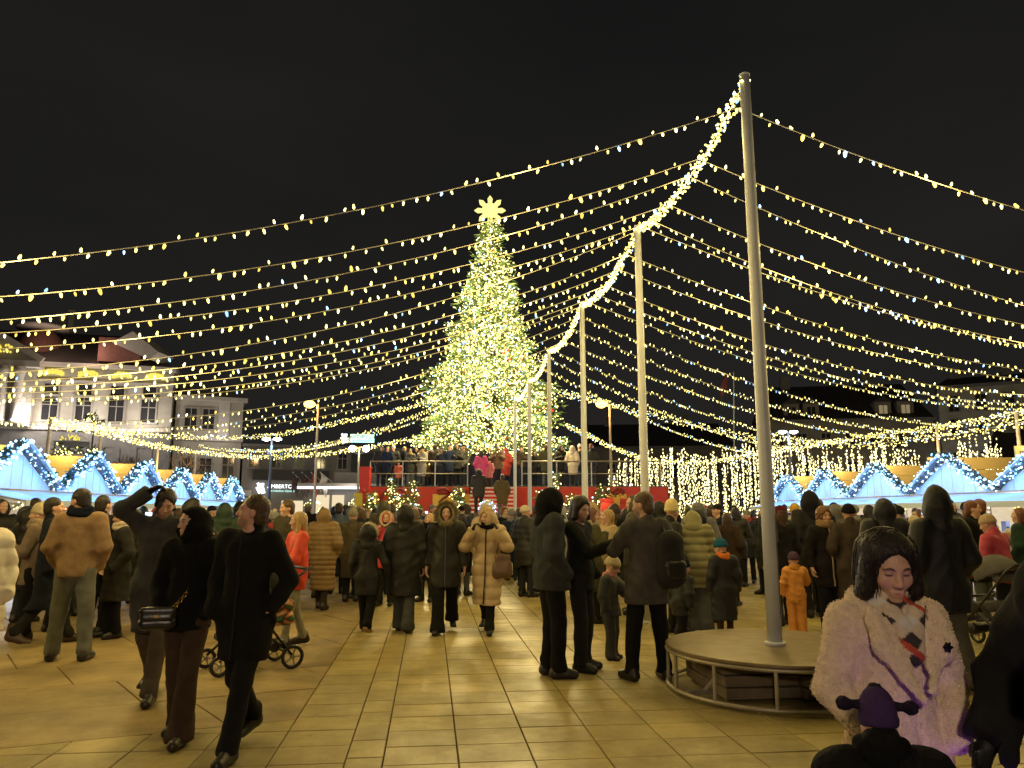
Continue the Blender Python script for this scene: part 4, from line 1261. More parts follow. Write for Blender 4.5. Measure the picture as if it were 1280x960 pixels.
    def mesh(s):
        F = s.F; S = F < 0
        n = [d - 1 for d in F.shape]
        def c(i, j, k, A): return A[i:i + n[0], j:j + n[1], k:k + n[2]]
        cnt = sum(c(i, j, k, S).astype(np.int8) for i in (0, 1) for j in (0, 1) for k in (0, 1))
        cells = np.nonzero((cnt > 0) & (cnt < 8))
        if len(cells[0]) == 0: return np.zeros((0, 3)), []
        ci, cj, ck = cells
        acc = np.zeros((len(ci), 3), np.float32); num = np.zeros(len(ci), np.float32)
        for ax in range(3):
            o1, o2 = [a for a in range(3) if a != ax]
            for u in (0, 1):
                for v in (0, 1):
                    a = [0, 0, 0]; a[o1] = u; a[o2] = v; b = list(a); b[ax] = 1
                    fa = F[ci + a[0], cj + a[1], ck + a[2]]; fb = F[ci + b[0], cj + b[1], ck + b[2]]
                    m = (fa < 0) != (fb < 0)
                    t = np.where(m, fa / np.where(m, fa - fb, 1), 0)
                    p = np.zeros((len(ci), 3), np.float32); p[:, o1] = u; p[:, o2] = v; p[:, ax] = t
                    acc += p * m[:, None]; num += m
        acc /= num[:, None]
        idx = np.full(n, -1, np.int64); idx[ci, cj, ck] = np.arange(len(ci))
        V = np.stack([A[q] + acc[:, d] * (A[np.minimum(q + 1, len(A) - 1)] - A[q]) for d, (A, q) in enumerate(((s.xs, ci), (s.ys, cj), (s.zs, ck)))], 1)
        faces = []
        for ax in range(3):
            sl0 = [slice(None)] * 3; sl1 = [slice(None)] * 3; sl0[ax] = slice(0, -1); sl1[ax] = slice(1, None)
            A, B = S[tuple(sl0)], S[tuple(sl1)]
            e = np.nonzero(A != B)
            o1, o2 = [(1, 2), (2, 0), (0, 1)][ax]
            ok = (e[o1] > 0) & (e[o1] < F.shape[o1] - 1) & (e[o2] > 0) & (e[o2] < F.shape[o2] - 1)
            e = [q[ok] for q in e]
            def cell(d1, d2):
                q = [e[0].copy(), e[1].copy(), e[2].copy()]; q[o1] = q[o1] - d1; q[o2] = q[o2] - d2
                return idx[q[0], q[1], q[2]]
            quad = np.stack([cell(1, 1), cell(0, 1), cell(0, 0), cell(1, 0)], 1)
            flip = ~A[e[0], e[1], e[2]]
            quad[flip] = quad[flip][:, ::-1]
            faces.append(quad)
        Q = np.concatenate(faces); Q = Q[(Q >= 0).all(1)]
        return V, Q

def grid(lo, hi, step): return np.arange(lo, hi + step, step)
def grid_fine(lo, hi, step, flo, fhi, fine):
    a = np.arange(lo, flo, step) if lo < flo else np.array([])
    return np.concatenate([a, np.arange(max(lo, flo), fhi, fine), np.arange(fhi, hi + step, step)])
def np_mesh(name, V, Q, mats, col=None, smooth=True):
    me = bpy.data.meshes.new(name)
    n = len(V); k = len(Q)
    me.vertices.add(n); me.vertices.foreach_set('co', np.asarray(V, np.float32).ravel())
    me.loops.add(k * 4); me.loops.foreach_set('vertex_index', np.asarray(Q, np.int32).ravel())
    me.polygons.add(k); me.polygons.foreach_set('loop_start', np.arange(k, dtype=np.int32) * 4)
    try: me.polygons.foreach_set('loop_total', np.full(k, 4, np.int32))
    except Exception: pass
    me.polygons.foreach_set('use_smooth', np.full(k, smooth))
    for m in mats: me.materials.append(m)
    if col is not None:
        a = me.color_attributes.new('Col', 'FLOAT_COLOR', 'POINT')
        a.data.foreach_set('color', np.c_[col, np.ones(n)].astype(np.float32).ravel())
    me.update(); me.validate()
    return me

M_skin = mat('skin', (.5, .3, .2), rough=.55, attr='Col', vary=.08, scale=30, bump=.08, bscale=180)
FAB = {
    'wool': mat('wool cloth', (.5, .5, .5), rough=.95, use_obj=True, vary=.22, scale=14, bump=.35, bscale=160, spec=.2),
    'puff': mat('quilted nylon', (.5, .5, .5), rough=.62, use_obj=True, vary=.14, scale=9, bump=.18, bscale=50, spec=.4),
    'denim': mat('woven cotton', (.5, .5, .5), rough=.9, use_obj=True, vary=.25, scale=9, bump=.3, bscale=140, spec=.2),
    'teddy': mat('teddy fleece', (.5, .5, .5), rough=1.0, use_obj=True, vary=.16, scale=40, bump=.9, bscale=170, sheen=.15, spec=.1),
    'knit': mat('knit wool', (.5, .5, .5), rough=1.0, use_obj=True, vary=.2, scale=60, bump=.6, bscale=220, spec=.1),
    'hair': mat('hair', (.5, .5, .5), rough=.45, use_obj=True, vary=.4, scale=26, bump=.8, bscale=60, stretch=(3, 3, .35), spec=.4),
    'fur': mat('fake fur', (.5, .5, .5), rough=.9, use_obj=True, vary=.4, scale=50, bump=.8, bscale=150, spec=.15),
    'leather': mat('shoe leather', (.5, .5, .5), rough=.42, use_obj=True, vary=.15, scale=20, bump=.1, bscale=60),
}
SKIN = {'fair': (.56, .33, .235), 'mid': (.50, .285, .195), 'ruddy': (.56, .30, .22)}

class Body:
    """a posed figure in metres (for 1.75 m), facing -Y, its right side at -X; mirrored parts use s = -1 / +1"""
    def __init__(s, P):
        s.P = P
        s.lean = math.radians(P.get('lean', 0))
        st = P.get('legs', 'stand')
        if st == 'walk': s.ank = {1: (.085, -.26, .09), -1: (-.085, .30, .17)}; s.kne = {1: (.09, -.15, .50), -1: (-.09, .06, .48)}
        elif st == 'walk2': s.ank = {-1: (-.085, -.26, .09), 1: (.085, .30, .17)}; s.kne = {-1: (-.09, -.15, .50), 1: (.09, .06, .48)}
        elif st == 'stroll': s.ank = {1: (.08, -.14, .09), -1: (-.08, .16, .11)}; s.kne = {1: (.085, -.10, .50), -1: (-.085, .03, .49)}
        elif st == 'wide': s.ank = {1: (.17, -.02, .09), -1: (-.15, .03, .09)}; s.kne = {1: (.14, -.03, .50), -1: (-.13, 0, .50)}
        else: s.ank = {1: (.10, .01, .09), -1: (-.10, -.03, .09)}; s.kne = {1: (.10, -.03, .50), -1: (-.10, -.04, .50)}
        s.hip = {1: (.09, 0, .90), -1: (-.09, 0, .90)}
        s.sh = {q: s.T((q * .175, .015, 1.43)) for q in (1, -1)}
        s.elb, s.wri = {}, {}
        A = {'down': ((.255, .04, 1.15), (.265, -.03, .90)), 'pocket': ((.268, .05, 1.15), (.192, -.10, .95)), 'front': ((.25, -.07, 1.15), (.07, -.31, 1.24)),
             'phone': ((.25, -.16, 1.22), (.09, -.36, 1.44)), 'raise': ((.33, -.04, 1.575), (.115, -.06, 1.715)), 'reach': ((.24, -.20, 1.20), (.14, -.46, 1.24)),
             'hood': ((.31, -.10, 1.22), (.19, -.17, 1.46)), 'push': ((.25, -.10, 1.14), (.2, -.36, 1.04)), 'strap': ((.30, -.03, 1.18), (.16, -.17, 1.40)),
             'side': ((.30, .02, 1.16), (.34, -.06, .95)), 'back': ((.275, .10, 1.16), (.215, -.06, .95))}
        for q, key in ((1, 'armL'), (-1, 'armR')):
            a = P.get(key, 'down')
            e, w = A[a] if isinstance(a, str) else a
            s.elb[q] = s.T((q * e[0], e[1], e[2])); s.wri[q] = s.T((q * w[0], w[1], w[2]))
        hy, hp, hr = P.get('head', (0, 0, 0))
        s.hR = np.array((Matrix.Rotation(math.radians(hy), 3, 'Z') @ Matrix.Rotation(math.radians(hp) + s.lean * .6, 3, 'X') @ Matrix.Rotation(math.radians(hr), 3, 'Y')))
        s.hs = P.get('headscale', 1.0)
        nb = s.T((0, .02, 1.50)); s.neck = nb
        off = s.hR @ np.array((0, -.015, .115 * s.hs))
        s.hc = tuple(np.array(nb) + off + np.array((0, -.005, .02)))
    def T(s, p):
        """lean the upper body forward about the hips"""
        if not s.lean: return tuple(p)
        y, z = p[1], p[2] - .92
        c, q = math.cos(s.lean), math.sin(s.lean)
        return (p[0], y * c - z * q, .92 + z * c + y * q)
    def H(s, p):
        return tuple(np.array(s.hc) + s.hR @ (np.array(p) * s.hs))
    def bounds(s, pad=.16):
        Q = np.array(list(s.ank.values()) + list(s.kne.values()) + list(s.sh.values()) + list(s.elb.values()) + list(s.wri.values()) + [s.hc, (0, 0, 0)])
        return Q.min(0) - pad, Q.max(0) + pad

def face_field(f, B, k=1.0):
    H, hs, M = B.H, B.hs, B.hR
    def E(c, r, kk=.02, op='add'): f.ell(H(c), np.array(r) * hs, kk * hs, M, op)
    def C(a, b, ra, rb, kk=.012, op='add'): f.cap(H(a), H(b), ra * hs, rb * hs, kk * hs, 1, op)
    E((0, .012, .035), (.074, .092, .086), .02)
    E((0, -.018, -.03), (.060, .070, .083), .04)
    E((0, -.064, -.094), (.024, .022, .02), .03)
    C((-.034, -.079, .026), (.034, -.079, .026), .010, .010, .02)
    for q in (1, -1):
        E((q * .040, -.060, -.022), (.022, .02, .022), .02)
        E((q * .031, -.098, .010), (.017, .014, .011), .012, 'cut')
        E((q * .031, -.0775, .010), (.013, .012, .011), .004)
        E((q * .077, .008, -.008), (.009, .02, .032), .01)
    C((0, -.086, .012), (0, -.106, -.026), .0085, .0125, .012)
    for q in (1, -1): E((q * .011, -.096, -.03), (.008, .01, .008), .008)
    C((-.018, -.083, -.060), (.018, -.083, -.060), .0075, .0075, .008)
    C((-.015, -.083, -.071), (.015, -.083, -.071), .0075, .0075, .008)
    C((-.024, -.0945, -.0655), (.024, -.0945, -.0655), .0028, .0028, .004, 'cut')
    f.cap(H((0, .012, -.07)), B.neck, .052 * hs, .060 * hs, .025)
    f.cap(B.neck, B.T((0, .015, 1.40)), .058, .065, .03)

def face_colours(B, V, skin, brow=(.05, .03, .02), lips=(.42, .13, .11), beard=None):
    L = ((V - np.array(B.hc)) @ B.hR) / B.hs
    x, y, z = L[:, 0], L[:, 1], L[:, 2]
    c = np.tile(np.array(skin), (len(V), 1))
    front = y < -.055
    cheek = np.exp(-(((np.abs(x) - .042) / .02) ** 2 + ((z + .03) / .02) ** 2)) * front
    c = c * (1 - .35 * cheek[:, None]) + np.array((.60, .22, .16)) * (.35 * cheek[:, None])
    nose = np.exp(-((x / .014) ** 2 + ((z + .026) / .014) ** 2)) * (y < -.09)
    c = c * (1 - .3 * nose[:, None]) + np.array((.58, .22, .17)) * (.3 * nose[:, None])
    if beard is not None:
        w = np.clip((-.048 - z) / .018, 0, 1) * np.clip((-.01 - y) / .02, 0, 1) * (z > -.13)
        c = c * (1 - .6 * w[:, None]) + np.array(beard) * .6 * w[:, None]
    def paint(w, col):
        nonlocal c
        w = np.clip(w, 0, 1)[:, None]; c = c * (1 - w) + np.array(col) * w
    paint((1.3 - ((x / .019) ** 2 + ((z + .0655) / .0085) ** 2) * 1.4) * .8 * front, lips)
    for q in (1, -1):
        bx = (x - q * .031)
        paint((1.6 - ((bx / .021) ** 2 + ((z - .030 + 2.2 * bx * bx * 10) / .0055) ** 2) * 1.3) * front, brow)
        ez, eh = (.0045, .0042) if B.P.get('lids') else (.010, .0065)
        paint((1.7 - ((bx / .0155) ** 2 + ((z - ez) / eh) ** 2) * 1.4) * front, (.05, .035, .03))
        if B.P.get('lids'): paint((1.2 - ((bx / .018) ** 2 + ((z - .014) / .006) ** 2)) * front * .35, (.30, .15, .12)); continue
        paint((1.3 - (((np.abs(bx) - .009) / .0045) ** 2 + ((z - .010) / .0045) ** 2)) * front * .8, (.55, .5, .46))
    return np.clip(c, 0, 1)

def hand_field(W, E, q, res, curl=.6, palm=None):
    """palm, four bent fingers of different length and a thumb from the side of the palm"""
    W, E = Vector(W), Vector(E)
    d = (W - E).normalized()
    n = Vector(palm).normalized() if palm else Vector((-q, -.25, 0))
    n = (n - d * n.dot(d)).normalized(); s_ = d.cross(n)
    if palm is None and s_.y > 0: s_ = -s_
    c = W + d * .05
    lo = np.array(W) - .17; hi = np.array(W) + .17; lo += np.array(d) * .05; hi += np.array(d) * .05
    f = Field(grid(lo[0], hi[0], res), grid(lo[1], hi[1], res), grid(lo[2], hi[2], res))
    f.cap(W - d * .08, W + d * .02, .031, .026, .01)
    for t in (-.022, -.007, .008, .023): f.cap(W + d * .015 + s_ * t * .7, W + d * .085 + s_ * t, .0135, .0115, .016)
    for t, l in ((-.028, .062), (-.0095, .076), (.0095, .082), (.028, .074)):
        a = W + d * .087 + s_ * t
        b = a + (d * math.cos(curl * .5) + n * math.sin(curl * .5)) * l * .5
        e = b + (d * math.cos(curl * 1.3) + n * math.sin(curl * 1.3)) * l * .32
        g = e + (d * math.cos(curl * 1.9) + n * math.sin(curl * 1.9)) * l * .25
        f.cap(a, b, .0098, .009, .003); f.cap(b, e, .009, .0082, .003); f.cap(e, g, .0082, .007, .003)
    a = W + d * .03 + s_ * .03; b = a + d * .035 + s_ * .026 + n * .012; e = b + d * .034 + s_ * .004 + n * .014
    f.cap(a, b, .0135, .0105, .01); f.cap(b, e, .0105, .0085, .004)
    return f.mesh()

def joined(parts):
    Vs, Qs, o = [], [], 0
    for V, Q in parts:
        if len(V): Vs.append(V); Qs.append(np.asarray(Q) + o); o += len(V)
    return np.concatenate(Vs), np.concatenate(Qs)

def tufts(ring, out, n, l, rr, w=.007):
    """short fur strands standing round a ring"""
    mb = MB()
    for k in range(n):
        a = rr.random() * 2 * math.pi
        p = Vector(ring(a)); o = Vector(out(a))
        d = (o + Vector((rr.uniform(-.6, .6), rr.uniform(-.6, .6), rr.uniform(-.6, .6)))).normalized()
        s = d.orthogonal().normalized(); s = Matrix.Rotation(rr.random() * 6.28, 3, d) @ s; t = d.cross(s)
        ll = l * rr.uniform(.6, 1.2)
        p = p + Vector((rr.uniform(-1, 1), rr.uniform(-1, 1), rr.uniform(-1, 1))) * w * 1.5
        mb.add([p + s * w, p - s * .5 * w + t * .86 * w, p - s * .5 * w - t * .86 * w, p + d * ll], [(0, 1, 3), (1, 2, 3), (2, 0, 3)])
    return mb

PCOUNT = [0]; BODIES = {}
def person(P, loc=(0, 0), rot=0.0, label=None, group=None, z=0.0):
    """P: what is worn and the pose. Returns the body, with clothing and hair as its children."""
    PCOUNT[0] += 1; seed = PCOUNT[0]
    rr = random.Random(seed * 7 + 1)
    B = Body(P); res = P.get('res', .02); hs = B.hs
    kids = []
    # ---- body: one continuous skin surface
    lo, hi = B.bounds(.09); hc = np.array(B.hc)
    hi[2] = max(hi[2], hc[2] + .16)
    fr = P.get('hres', max(.009, res * .55)) * (1.25 if P.get('h') != 1.515 else 1); cr = max(.045, res * 2)
    f = Field(grid_fine(lo[0], hi[0], cr, hc[0] - .11, hc[0] + .11, fr), grid_fine(lo[1], hi[1], cr, hc[1] - .13, hc[1] + .12, fr), grid_fine(0.0, hi[2], cr, hc[2] - .15, hc[2] + .14 * hs, fr))
    f.cap((0, 0, .93), B.T((0, 0, 1.33)), .07, .08, .04, .6)
    f.cap(B.sh[-1], B.sh[1], .032, .032, .03)
    f.cap(B.T((0, 0.01, 1.3)), B.neck, .07, .05, .03)
    for q in (1, -1):
        f.cap(B.hip[q], B.kne[q], .05, .04, .02); f.cap(B.kne[q], B.ank[q], .045, .026, .02)
        a = np.array(B.ank[q]); f.cap(a, (a[0] * 1.05, a[1] - .09, max(.045, a[2] - .05)), .022, .018, .02)
        f.cap(B.sh[q], B.elb[q], .03, .026, .02); f.cap(B.elb[q], B.wri[q], .026, .024, .02)
    face_field(f, B)
    parts = [f.mesh()]
    for q, key in ((1, 'handL'), (-1, 'handR')):
        h = P.get(key)
        if h: parts.append(hand_field(B.wri[q], B.elb[q], q, P.get('handres', .0065), h if isinstance(h, float) else .6, P.get('palm' + key[-1])))
    V, Q = joined(parts)
    col = face_colours(B, V, SKIN[P.get('skin', 'fair')], P.get('brow', (.05, .03, .02)), P.get('lips', (.42, .15, .12)), P.get('beard'))
    if P.get('glove'):
        for q in (1, -1):
            dd = np.linalg.norm(V - np.array(B.wri[q]), axis=1) < .2
            col[dd] = P['glove']
    body = bpy.data.objects.new('person', np_mesh('person', V, Q, [M_skin], col)); link(body)
    def child(name, V, Q, fab, colour, sub=None):
        if not len(V): return None
        o = bpy.data.objects.new(name, np_mesh(name, V, Q, [FAB[fab]])); o.color = (*(tuple(v * .72 for v in colour) if max(colour) < .05 else colour), 1); link(o, sub or body); kids.append(o); return o
    # ---- coat
    c = P.get('coat')
    if c:
        hem = c.get('hem', .62); fl = c.get('flare', 1.0); th = c.get('thick', 0.0)
        lo, hi = B.bounds(.20 + th); lo[2] = hem - .03
        cs = res * (1.15 if P.get('h') != 1.515 else 1); hi[2] = max(B.neck[2] + .16, B.wri[1][2] + .1, B.wri[-1][2] + .1, B.elb[1][2] + .1, B.elb[-1][2] + .1)
        f = Field(grid(lo[0], hi[0], cs), grid(lo[1], hi[1], cs), grid(lo[2], hi[2], cs))
        w = c.get('wide', 1.0)
        ch, sh_ = (.165 + th) * w, (.078 + th * .8)
        f.cap((0, .005, .92), B.T((0, .01, 1.30)), (.168 + th) * w, ch, .04, .72)
        f.cap(B.T((-.13, .012, 1.40)), B.T((.13, .012, 1.40)), sh_ + .008, sh_ + .008, .05)
        if hem < .88:
            mx = (B.kne[1][1] + B.kne[-1][1]) * .3
            f.cap((0, .005, .95), (0, mx, hem), (.165 + th) * w, (.172 + th) * fl * w, .05, .78)
        if hem < .72:
            for q in (1, -1):
                k_ = np.array(B.kne[q]); f.cap(B.hip[q], tuple(k_ + (0, 0, -.02)) if hem < .5 else tuple(np.array(B.hip[q]) * .45 + k_ * .55), .13 + th * .5, .098 + th * .5, .06)
                if hem < .45: f.cap(tuple(k_), tuple(k_ * .55 + np.array(B.ank[q]) * .45), .098 + th * .5, .10 + th * .4, .06)
        for q in (1, -1):
            e, wv = np.array(B.elb[q]), np.array(B.wri[q])
            f.cap(B.sh[q], e, .078 + th, .064 + th, .04); f.cap(e, wv, .063 + th, .052 + th * .8, .025)
        nk = B.neck
        if c.get('collar', True):
            f.cap(B.T((0, .03, 1.44)), B.T((0, .03, 1.44 + c.get('collar_h', .08))), .088 + th * .5, .075 + th * .4, .03, .95)
            if c.get('open'): f.cap(B.T((0, -.06, 1.46)), B.T((0, -.10, 1.30)), .045, .01, .02, 1, 'cut')
        if c.get('capehood'):      # a hood lying on the back
            f.ell(B.T((0, .12, 1.46)), (.13, .085, .085), .04); f.ell(B.T((0, .07, 1.53)), (.08, .07, .07), .03, None, 'cut')
        if c.get('lapel'):
            for k in range(16):      # broad collar round the neck
                a0, a1 = math.pi * (-.18 + 1.36 * k / 16), math.pi * (-.18 + 1.36 * (k + 1) / 16)
                f.cap(B.T((math.cos(a0) * .125, .015 + math.sin(a0) * .105, 1.485 + .035 * math.sin(a0))), B.T((math.cos(a1) * .125, .015 + math.sin(a1) * .105, 1.485 + .035 * math.sin(a1))), .046, .046, .012)
            for q in (1, -1):
                for (x0, z0, x1, z1, r0, r1) in ((.130, 1.47, .130, 1.35, .046, .058), (.130, 1.35, .012, 1.15, .052, .016), (.09, 1.42, .06, 1.27, .045, .04)):
                    f.cap(B.T((q * x0, -.105 - (1.46 - z0) * .38, z0)), B.T((q * x1, -.105 - (1.46 - z1) * .38, z1)), r0, r1, .009, .55)
        for q in (1, -1):          # cuffs end cleanly
            e, wv = np.array(B.elb[q]), np.array(B.wri[q]); d = (wv - e) / np.linalg.norm(wv - e); p = wv + d * .015
            X = f.xs[:, None, None]; Y = f.ys[None, :, None]; Z = f.zs[None, None, :]
            m = ((X - wv[0]) ** 2 + (Y - wv[1]) ** 2 + (Z - wv[2]) ** 2) < .14 ** 2
            D = (X - p[0]) * d[0] + (Y - p[1]) * d[1] + (Z - p[2]) * d[2]
            tor = np.abs(X) / (.20 * w) > 1 if abs(wv[0]) > .2 else Y < -.17
            f.F = np.where(m & (D > -.03) & (tor | (Z > 1.3)), np.maximum(f.F, D), f.F)
        if c.get('quilt'): f.quilt(c.get('quilt_amp', .009), c['quilt'])
        if c.get('fluff'): f.fluff(c['fluff'], seed, c.get('fluff_f', 90))
        f.ripple(c.get('fold', .0075) * .7, seed, .6); f.crease(c.get('fold', .0075) * (1.0 if c.get('quilt') else 1.8), seed + 5)
        if not c.get('quilt') and not c.get('fluff'):
            f.groove(0, 1, .006, .012, hem - .1, 1.3); f.groove(.012, -1, .006, .012, hem - .1, 1.44)
        if c.get('lapel'): f.groove(.02, -1, .012, .014, hem - .1, 1.17)
        f.above(hem)
        V, Q = f.mesh()
        coat = child(c.get('name', 'coat'), V, Q, c.get('fab', 'wool'), c['col'])
        if c.get('zip'):
            m = MB(); 
            pts = []
            for k in range(13):
                zz = hem + .02 + (1.47 - hem - .02) * k / 12
                sel = V[(np.abs(V[:, 0]) < .03) & (np.abs(V[:, 2] - zz) < .04)]
                if len(sel): pts.append((0.0, sel[:, 1].min() - .002, zz))
            if len(pts) > 3:
                m.tube(pts, .011, 6); o = m.build('zip', FAB['leather'], coat); o.color = (*c['zip'], 1)
        if c.get('belt'):
            pass
    # ---- trousers
    t = P.get('trousers', {'col': (.02, .02, .022)})
    lo = np.minimum.reduce([np.array(B.ank[1]), np.array(B.ank[-1]), np.array((-.1, 0, 0))]) - .16
    hi = np.maximum.reduce([np.array(B.ank[1]), np.array(B.ank[-1]), np.array((.1, 0, 1.0))]) + .16
    tr_ = max(.017, res * 1.3); f = Field(grid(lo[0], hi[0], tr_), grid(lo[1], hi[1], tr_), grid(0.02, 1.04, tr_))
    tw = t.get('w', 1.0); tf = t.get('flare', 1.0)
    f.cap((-.06, .01, .93), (.06, .01, .93), .125, .125, .03, .9)
    for q in (1, -1):
        f.cap(B.hip[q], B.kne[q], .098 * tw, .074 * tw, .02)
        a = np.array(B.ank[q]) - np.array((0, 0, .035 if tf > 1.1 else .01)); f.cap(B.kne[q], a, .074 * tw, .062 * tw * tf, .02)
        f.cap((a[0], a[1], a[2] + .05), (a[0], a[1] - .015, a[2] + .01), .066 * tw * tf, .07 * tw * tf, .02)
    f.ripple(.003, seed + 50, 1.4); f.crease(.007, seed + 51)
    for q in (1, -1):
        a = B.ank[q]
        X = f.xs[:, None, None]; Y = f.ys[None, :, None]; Z = f.zs[None, None, :]
        m = ((X - a[0]) ** 2 + (Y - a[1]) ** 2) < .16 ** 2
        f.F = np.where(m & (Z < a[2] + .1), np.maximum(f.F, a[2] - (.055 if tf > 1.1 else .03) - Z), f.F)
    f.below(1.02)
    child('trousers', *f.mesh(), t.get('fab', 'denim'), t['col'])
    # ---- shoes
    sc = P.get('shoes', (.015, .014, .014)); rs_ = min(res * 1.1, .017)
    for q in (1, -1):
        a = np.array(B.ank[q]); lift = a[2] - .09
        f = Field(grid(a[0] - .1, a[0] + .12, rs_), grid(a[1] - .27, a[1] + .12, rs_), grid(max(-.002, lift - .04), a[2] + .12, rs_))
        tx = a[0] + q * .03; dz = -.06 * min(1, lift / .08) if lift > .01 else 0
        f.cap((a[0], a[1] + .04, .046 + lift), (tx, a[1] - .15, .038 + lift + dz), .046, .044, .02)
        f.cap((a[0], a[1] + .035, .05 + lift), (a[0], a[1] + .012, a[2] + P.get('boot', .035)), .047, .052, .03)
        f.cap((a[0], a[1] - .02, .09 + lift), (tx, a[1] - .10, .06 + lift + dz), .04, .03, .02)
        f.above(.0 if lift < .02 else -1)
        child('shoe', *f.mesh(), 'leather', sc)
    # ---- head wear
    H, M = B.H, B.hR
    hw = P.get('hw', 'short'); hcol = P.get('hcol', (.03, .02, .015))
    hr_ = P.get('hwres', max(.01, res * .7))
    def hfield(down=.2, side=.2, back=.24, fwd=.22, up=.24):
        c0 = np.array(B.hc)
        return Field(grid(c0[0] - side, c0[0] + side, hr_), grid(c0[1] - fwd, c0[1] + back, hr_), grid(c0[2] - down, c0[2] + up, hr_))
    def E(f, c_, r, k=.02, op='add'): f.ell(H(c_), np.array(r) * hs, k, M, op)
    def C(f, a, b, ra, rb, k=.02, sy=1, op='add'): f.cap(H(a), H(b), ra * hs, rb * hs, k, sy, op)
    hair = P.get('hair', 'short' if hw == 'short' else None)
    haircol = P.get('haircol', hcol)
    if hair:
        f = hfield(.46 if hair in ('long', 'longback') else .27, .2, .26)
        E(f, (0, .020, .046), (.086, .100, .090), .01)
        E(f, (0, .055, -.03), (.076, .062, .075), .03)
        if hair == 'bob':
            for q in (1, -1): C(f, (q * .078, -.01, .03), (q * .088, -.02, -.075), .032, .037, .03)
            C(f, (0, .07, .0), (0, .075, -.085), .075, .07, .03)
            E(f, (0, .02, .06), (.094, .106, .09), .02)
        if hair in ('long', 'longback'):
            C(f, (0, .065, 0), (0, .085, -.30), .078, .055, .03, .7)
            for q in (1, -1):
                C(f, (q * .072, .0, .03), (q * .086, .0, -.14), .027, .03, .03)
                if hair == 'long': C(f, (q * .086, -.0, -.14), (q * .095, -.075, -.33), .03, .022, .02)
        if hair == 'curly': E(f, (0, .02, .05), (.115, .115, .105), .03); E(f, (0, .03, -.03), (.115, .09, .085), .03)
        # leave the face free
        E(f, (0, -.108, -.030), (.074 if hair in ('bob', 'long') else .072, .085, .118), .010, 'cut')
        if hair == 'recede': E(f, (0, -.11, .05), (.055, .06, .075), .02, 'cut')
        if hair in ('short', 'recede'):
            for q in (1, -1): E(f, (q * .085, -.02, -.05), (.03, .05, .06), .01, 'cut')
            f.ripple(.0016, seed + 9)
        f.strands(B.hc, {'curly': .004, 'bob': .0017, 'long': .002, 'longback': .002}.get(hair, .0014), 46, seed)
        f.fluff({'curly': .007, 'bob': .0016, 'long': .002, 'longback': .002}.get(hair, .0024), seed + 4, 75 if hair == 'curly' else 110)
        child('hair', *f.mesh(), 'hair', haircol)
    if hw in ('hood', 'furhood', 'hooddown'):
        f = hfield(.26, .24, .28, .26, .27)
        tall = P.get('hoodtall', 0.0)
        E(f, (0, .022, .022 + tall * .5), (.110, .130, .118 + tall), .02); E(f, (0, .08, -.01 + tall * .6), (.09, .075, .09), .05); E(f, (0, .03, -.045), (.125, .115, .085), .05)
        C(f, (0, .03, -.05), (0, .05, -.20), .105, .12, .06, .9)
        E(f, (0, -.02, -.05), (.10, .09, .11), .04)
        E(f, (0, -.105, -.006), (.066, .13, .096), .012, 'cut')
        E(f, (0, -.03, .0), (.070, .09, .085), .012, 'cut')
        f.ripple(.003, seed + 3); f.crease(.009, seed + 6); f.groove(B.hc[0], 1, .004, .011)
        if P.get('hoodfab') == 'fur': f.fluff(.004, seed, 120)
        o = child('hood', *f.mesh(), P.get('hoodfab', (c or {}).get('fab', 'wool') if (c or {}).get('fab') != 'teddy' else 'wool'), P.get('hoodcol', c['col'] if c else hcol))
        if hw == 'furhood':
            def ring(a): return H((math.cos(a) * .108, -.075 + .03 * math.sin(a), -.0 + math.sin(a) * .128))
            def outd(a): return M @ np.array((math.cos(a), -.35, math.sin(a)))
            mb = tufts(ring, outd, P.get('furn', 520 if res < .018 else 260), P.get('furl', .055), rr, .008)
            tb = MB(); tb.tube([ring(k * .2618) for k in range(24)], .026, 6, closed=True)
            mb.add(tb.v, tb.f)
            fo = mb.build('fur_trim', FAB['fur'], o); fo.color = (*P.get('furcol', (.35, .3, .22)), 1); kids.append(fo)
    if hw in ('beanie', 'pom', 'tallbeanie', 'slouch'):
        f = hfield(.12, .16, .17, .17, .26)
        up = {'tallbeanie': .035, 'slouch': .02}.get(hw, 0)
        E(f, (0, .016, .050 + up * .5), (.090, .106, .098 + up), .01)
        if hw == 'slouch': E(f, (0, .07, .08), (.07, .07, .06), .03)
        X = f.xs[:, None, None] - B.hc[0]; Y = f.ys[None, :, None] - B.hc[1]; Z = f.zs[None, None, :]
        f.F = f.F + (.0022 * np.sin(26 * np.arctan2(X, -(Y - .016)))).astype(np.float32)
        n = M @ np.array((0, -.18, -1.0)); n /= np.linalg.norm(n)
        f.plane(H((0, -.09, .036)), n)
        g = hfield(.12, .16, .17, .17, .2)
        E(g, (0, .016, .045), (.097, .113, .096), .01); g.plane(H((0, -.09, .030)), n); g.plane(H((0, -.09, .078)), -n)
        f.F = np.minimum(f.F, g.F[:, :, :f.F.shape[2]]) if g.F.shape[2] >= f.F.shape[2] else f.F
        if g.F.shape[2] < f.F.shape[2]: f.F[:, :, :g.F.shape[2]] = np.minimum(f.F[:, :, :g.F.shape[2]], g.F)
        o = child('knit_hat', *f.mesh(), 'knit', hcol)
        if hw == 'pom':
            f = Field(*[grid(v - .07, v + .07, .01) for v in H((0, .03, .165 + up))]); f.ell(H((0, .03, .165 + up)), (.042, .042, .04), .01); f.fluff(.006, seed, 160)
            child('pompom', *f.mesh(), 'fur', P.get('pomcol', hcol), o)
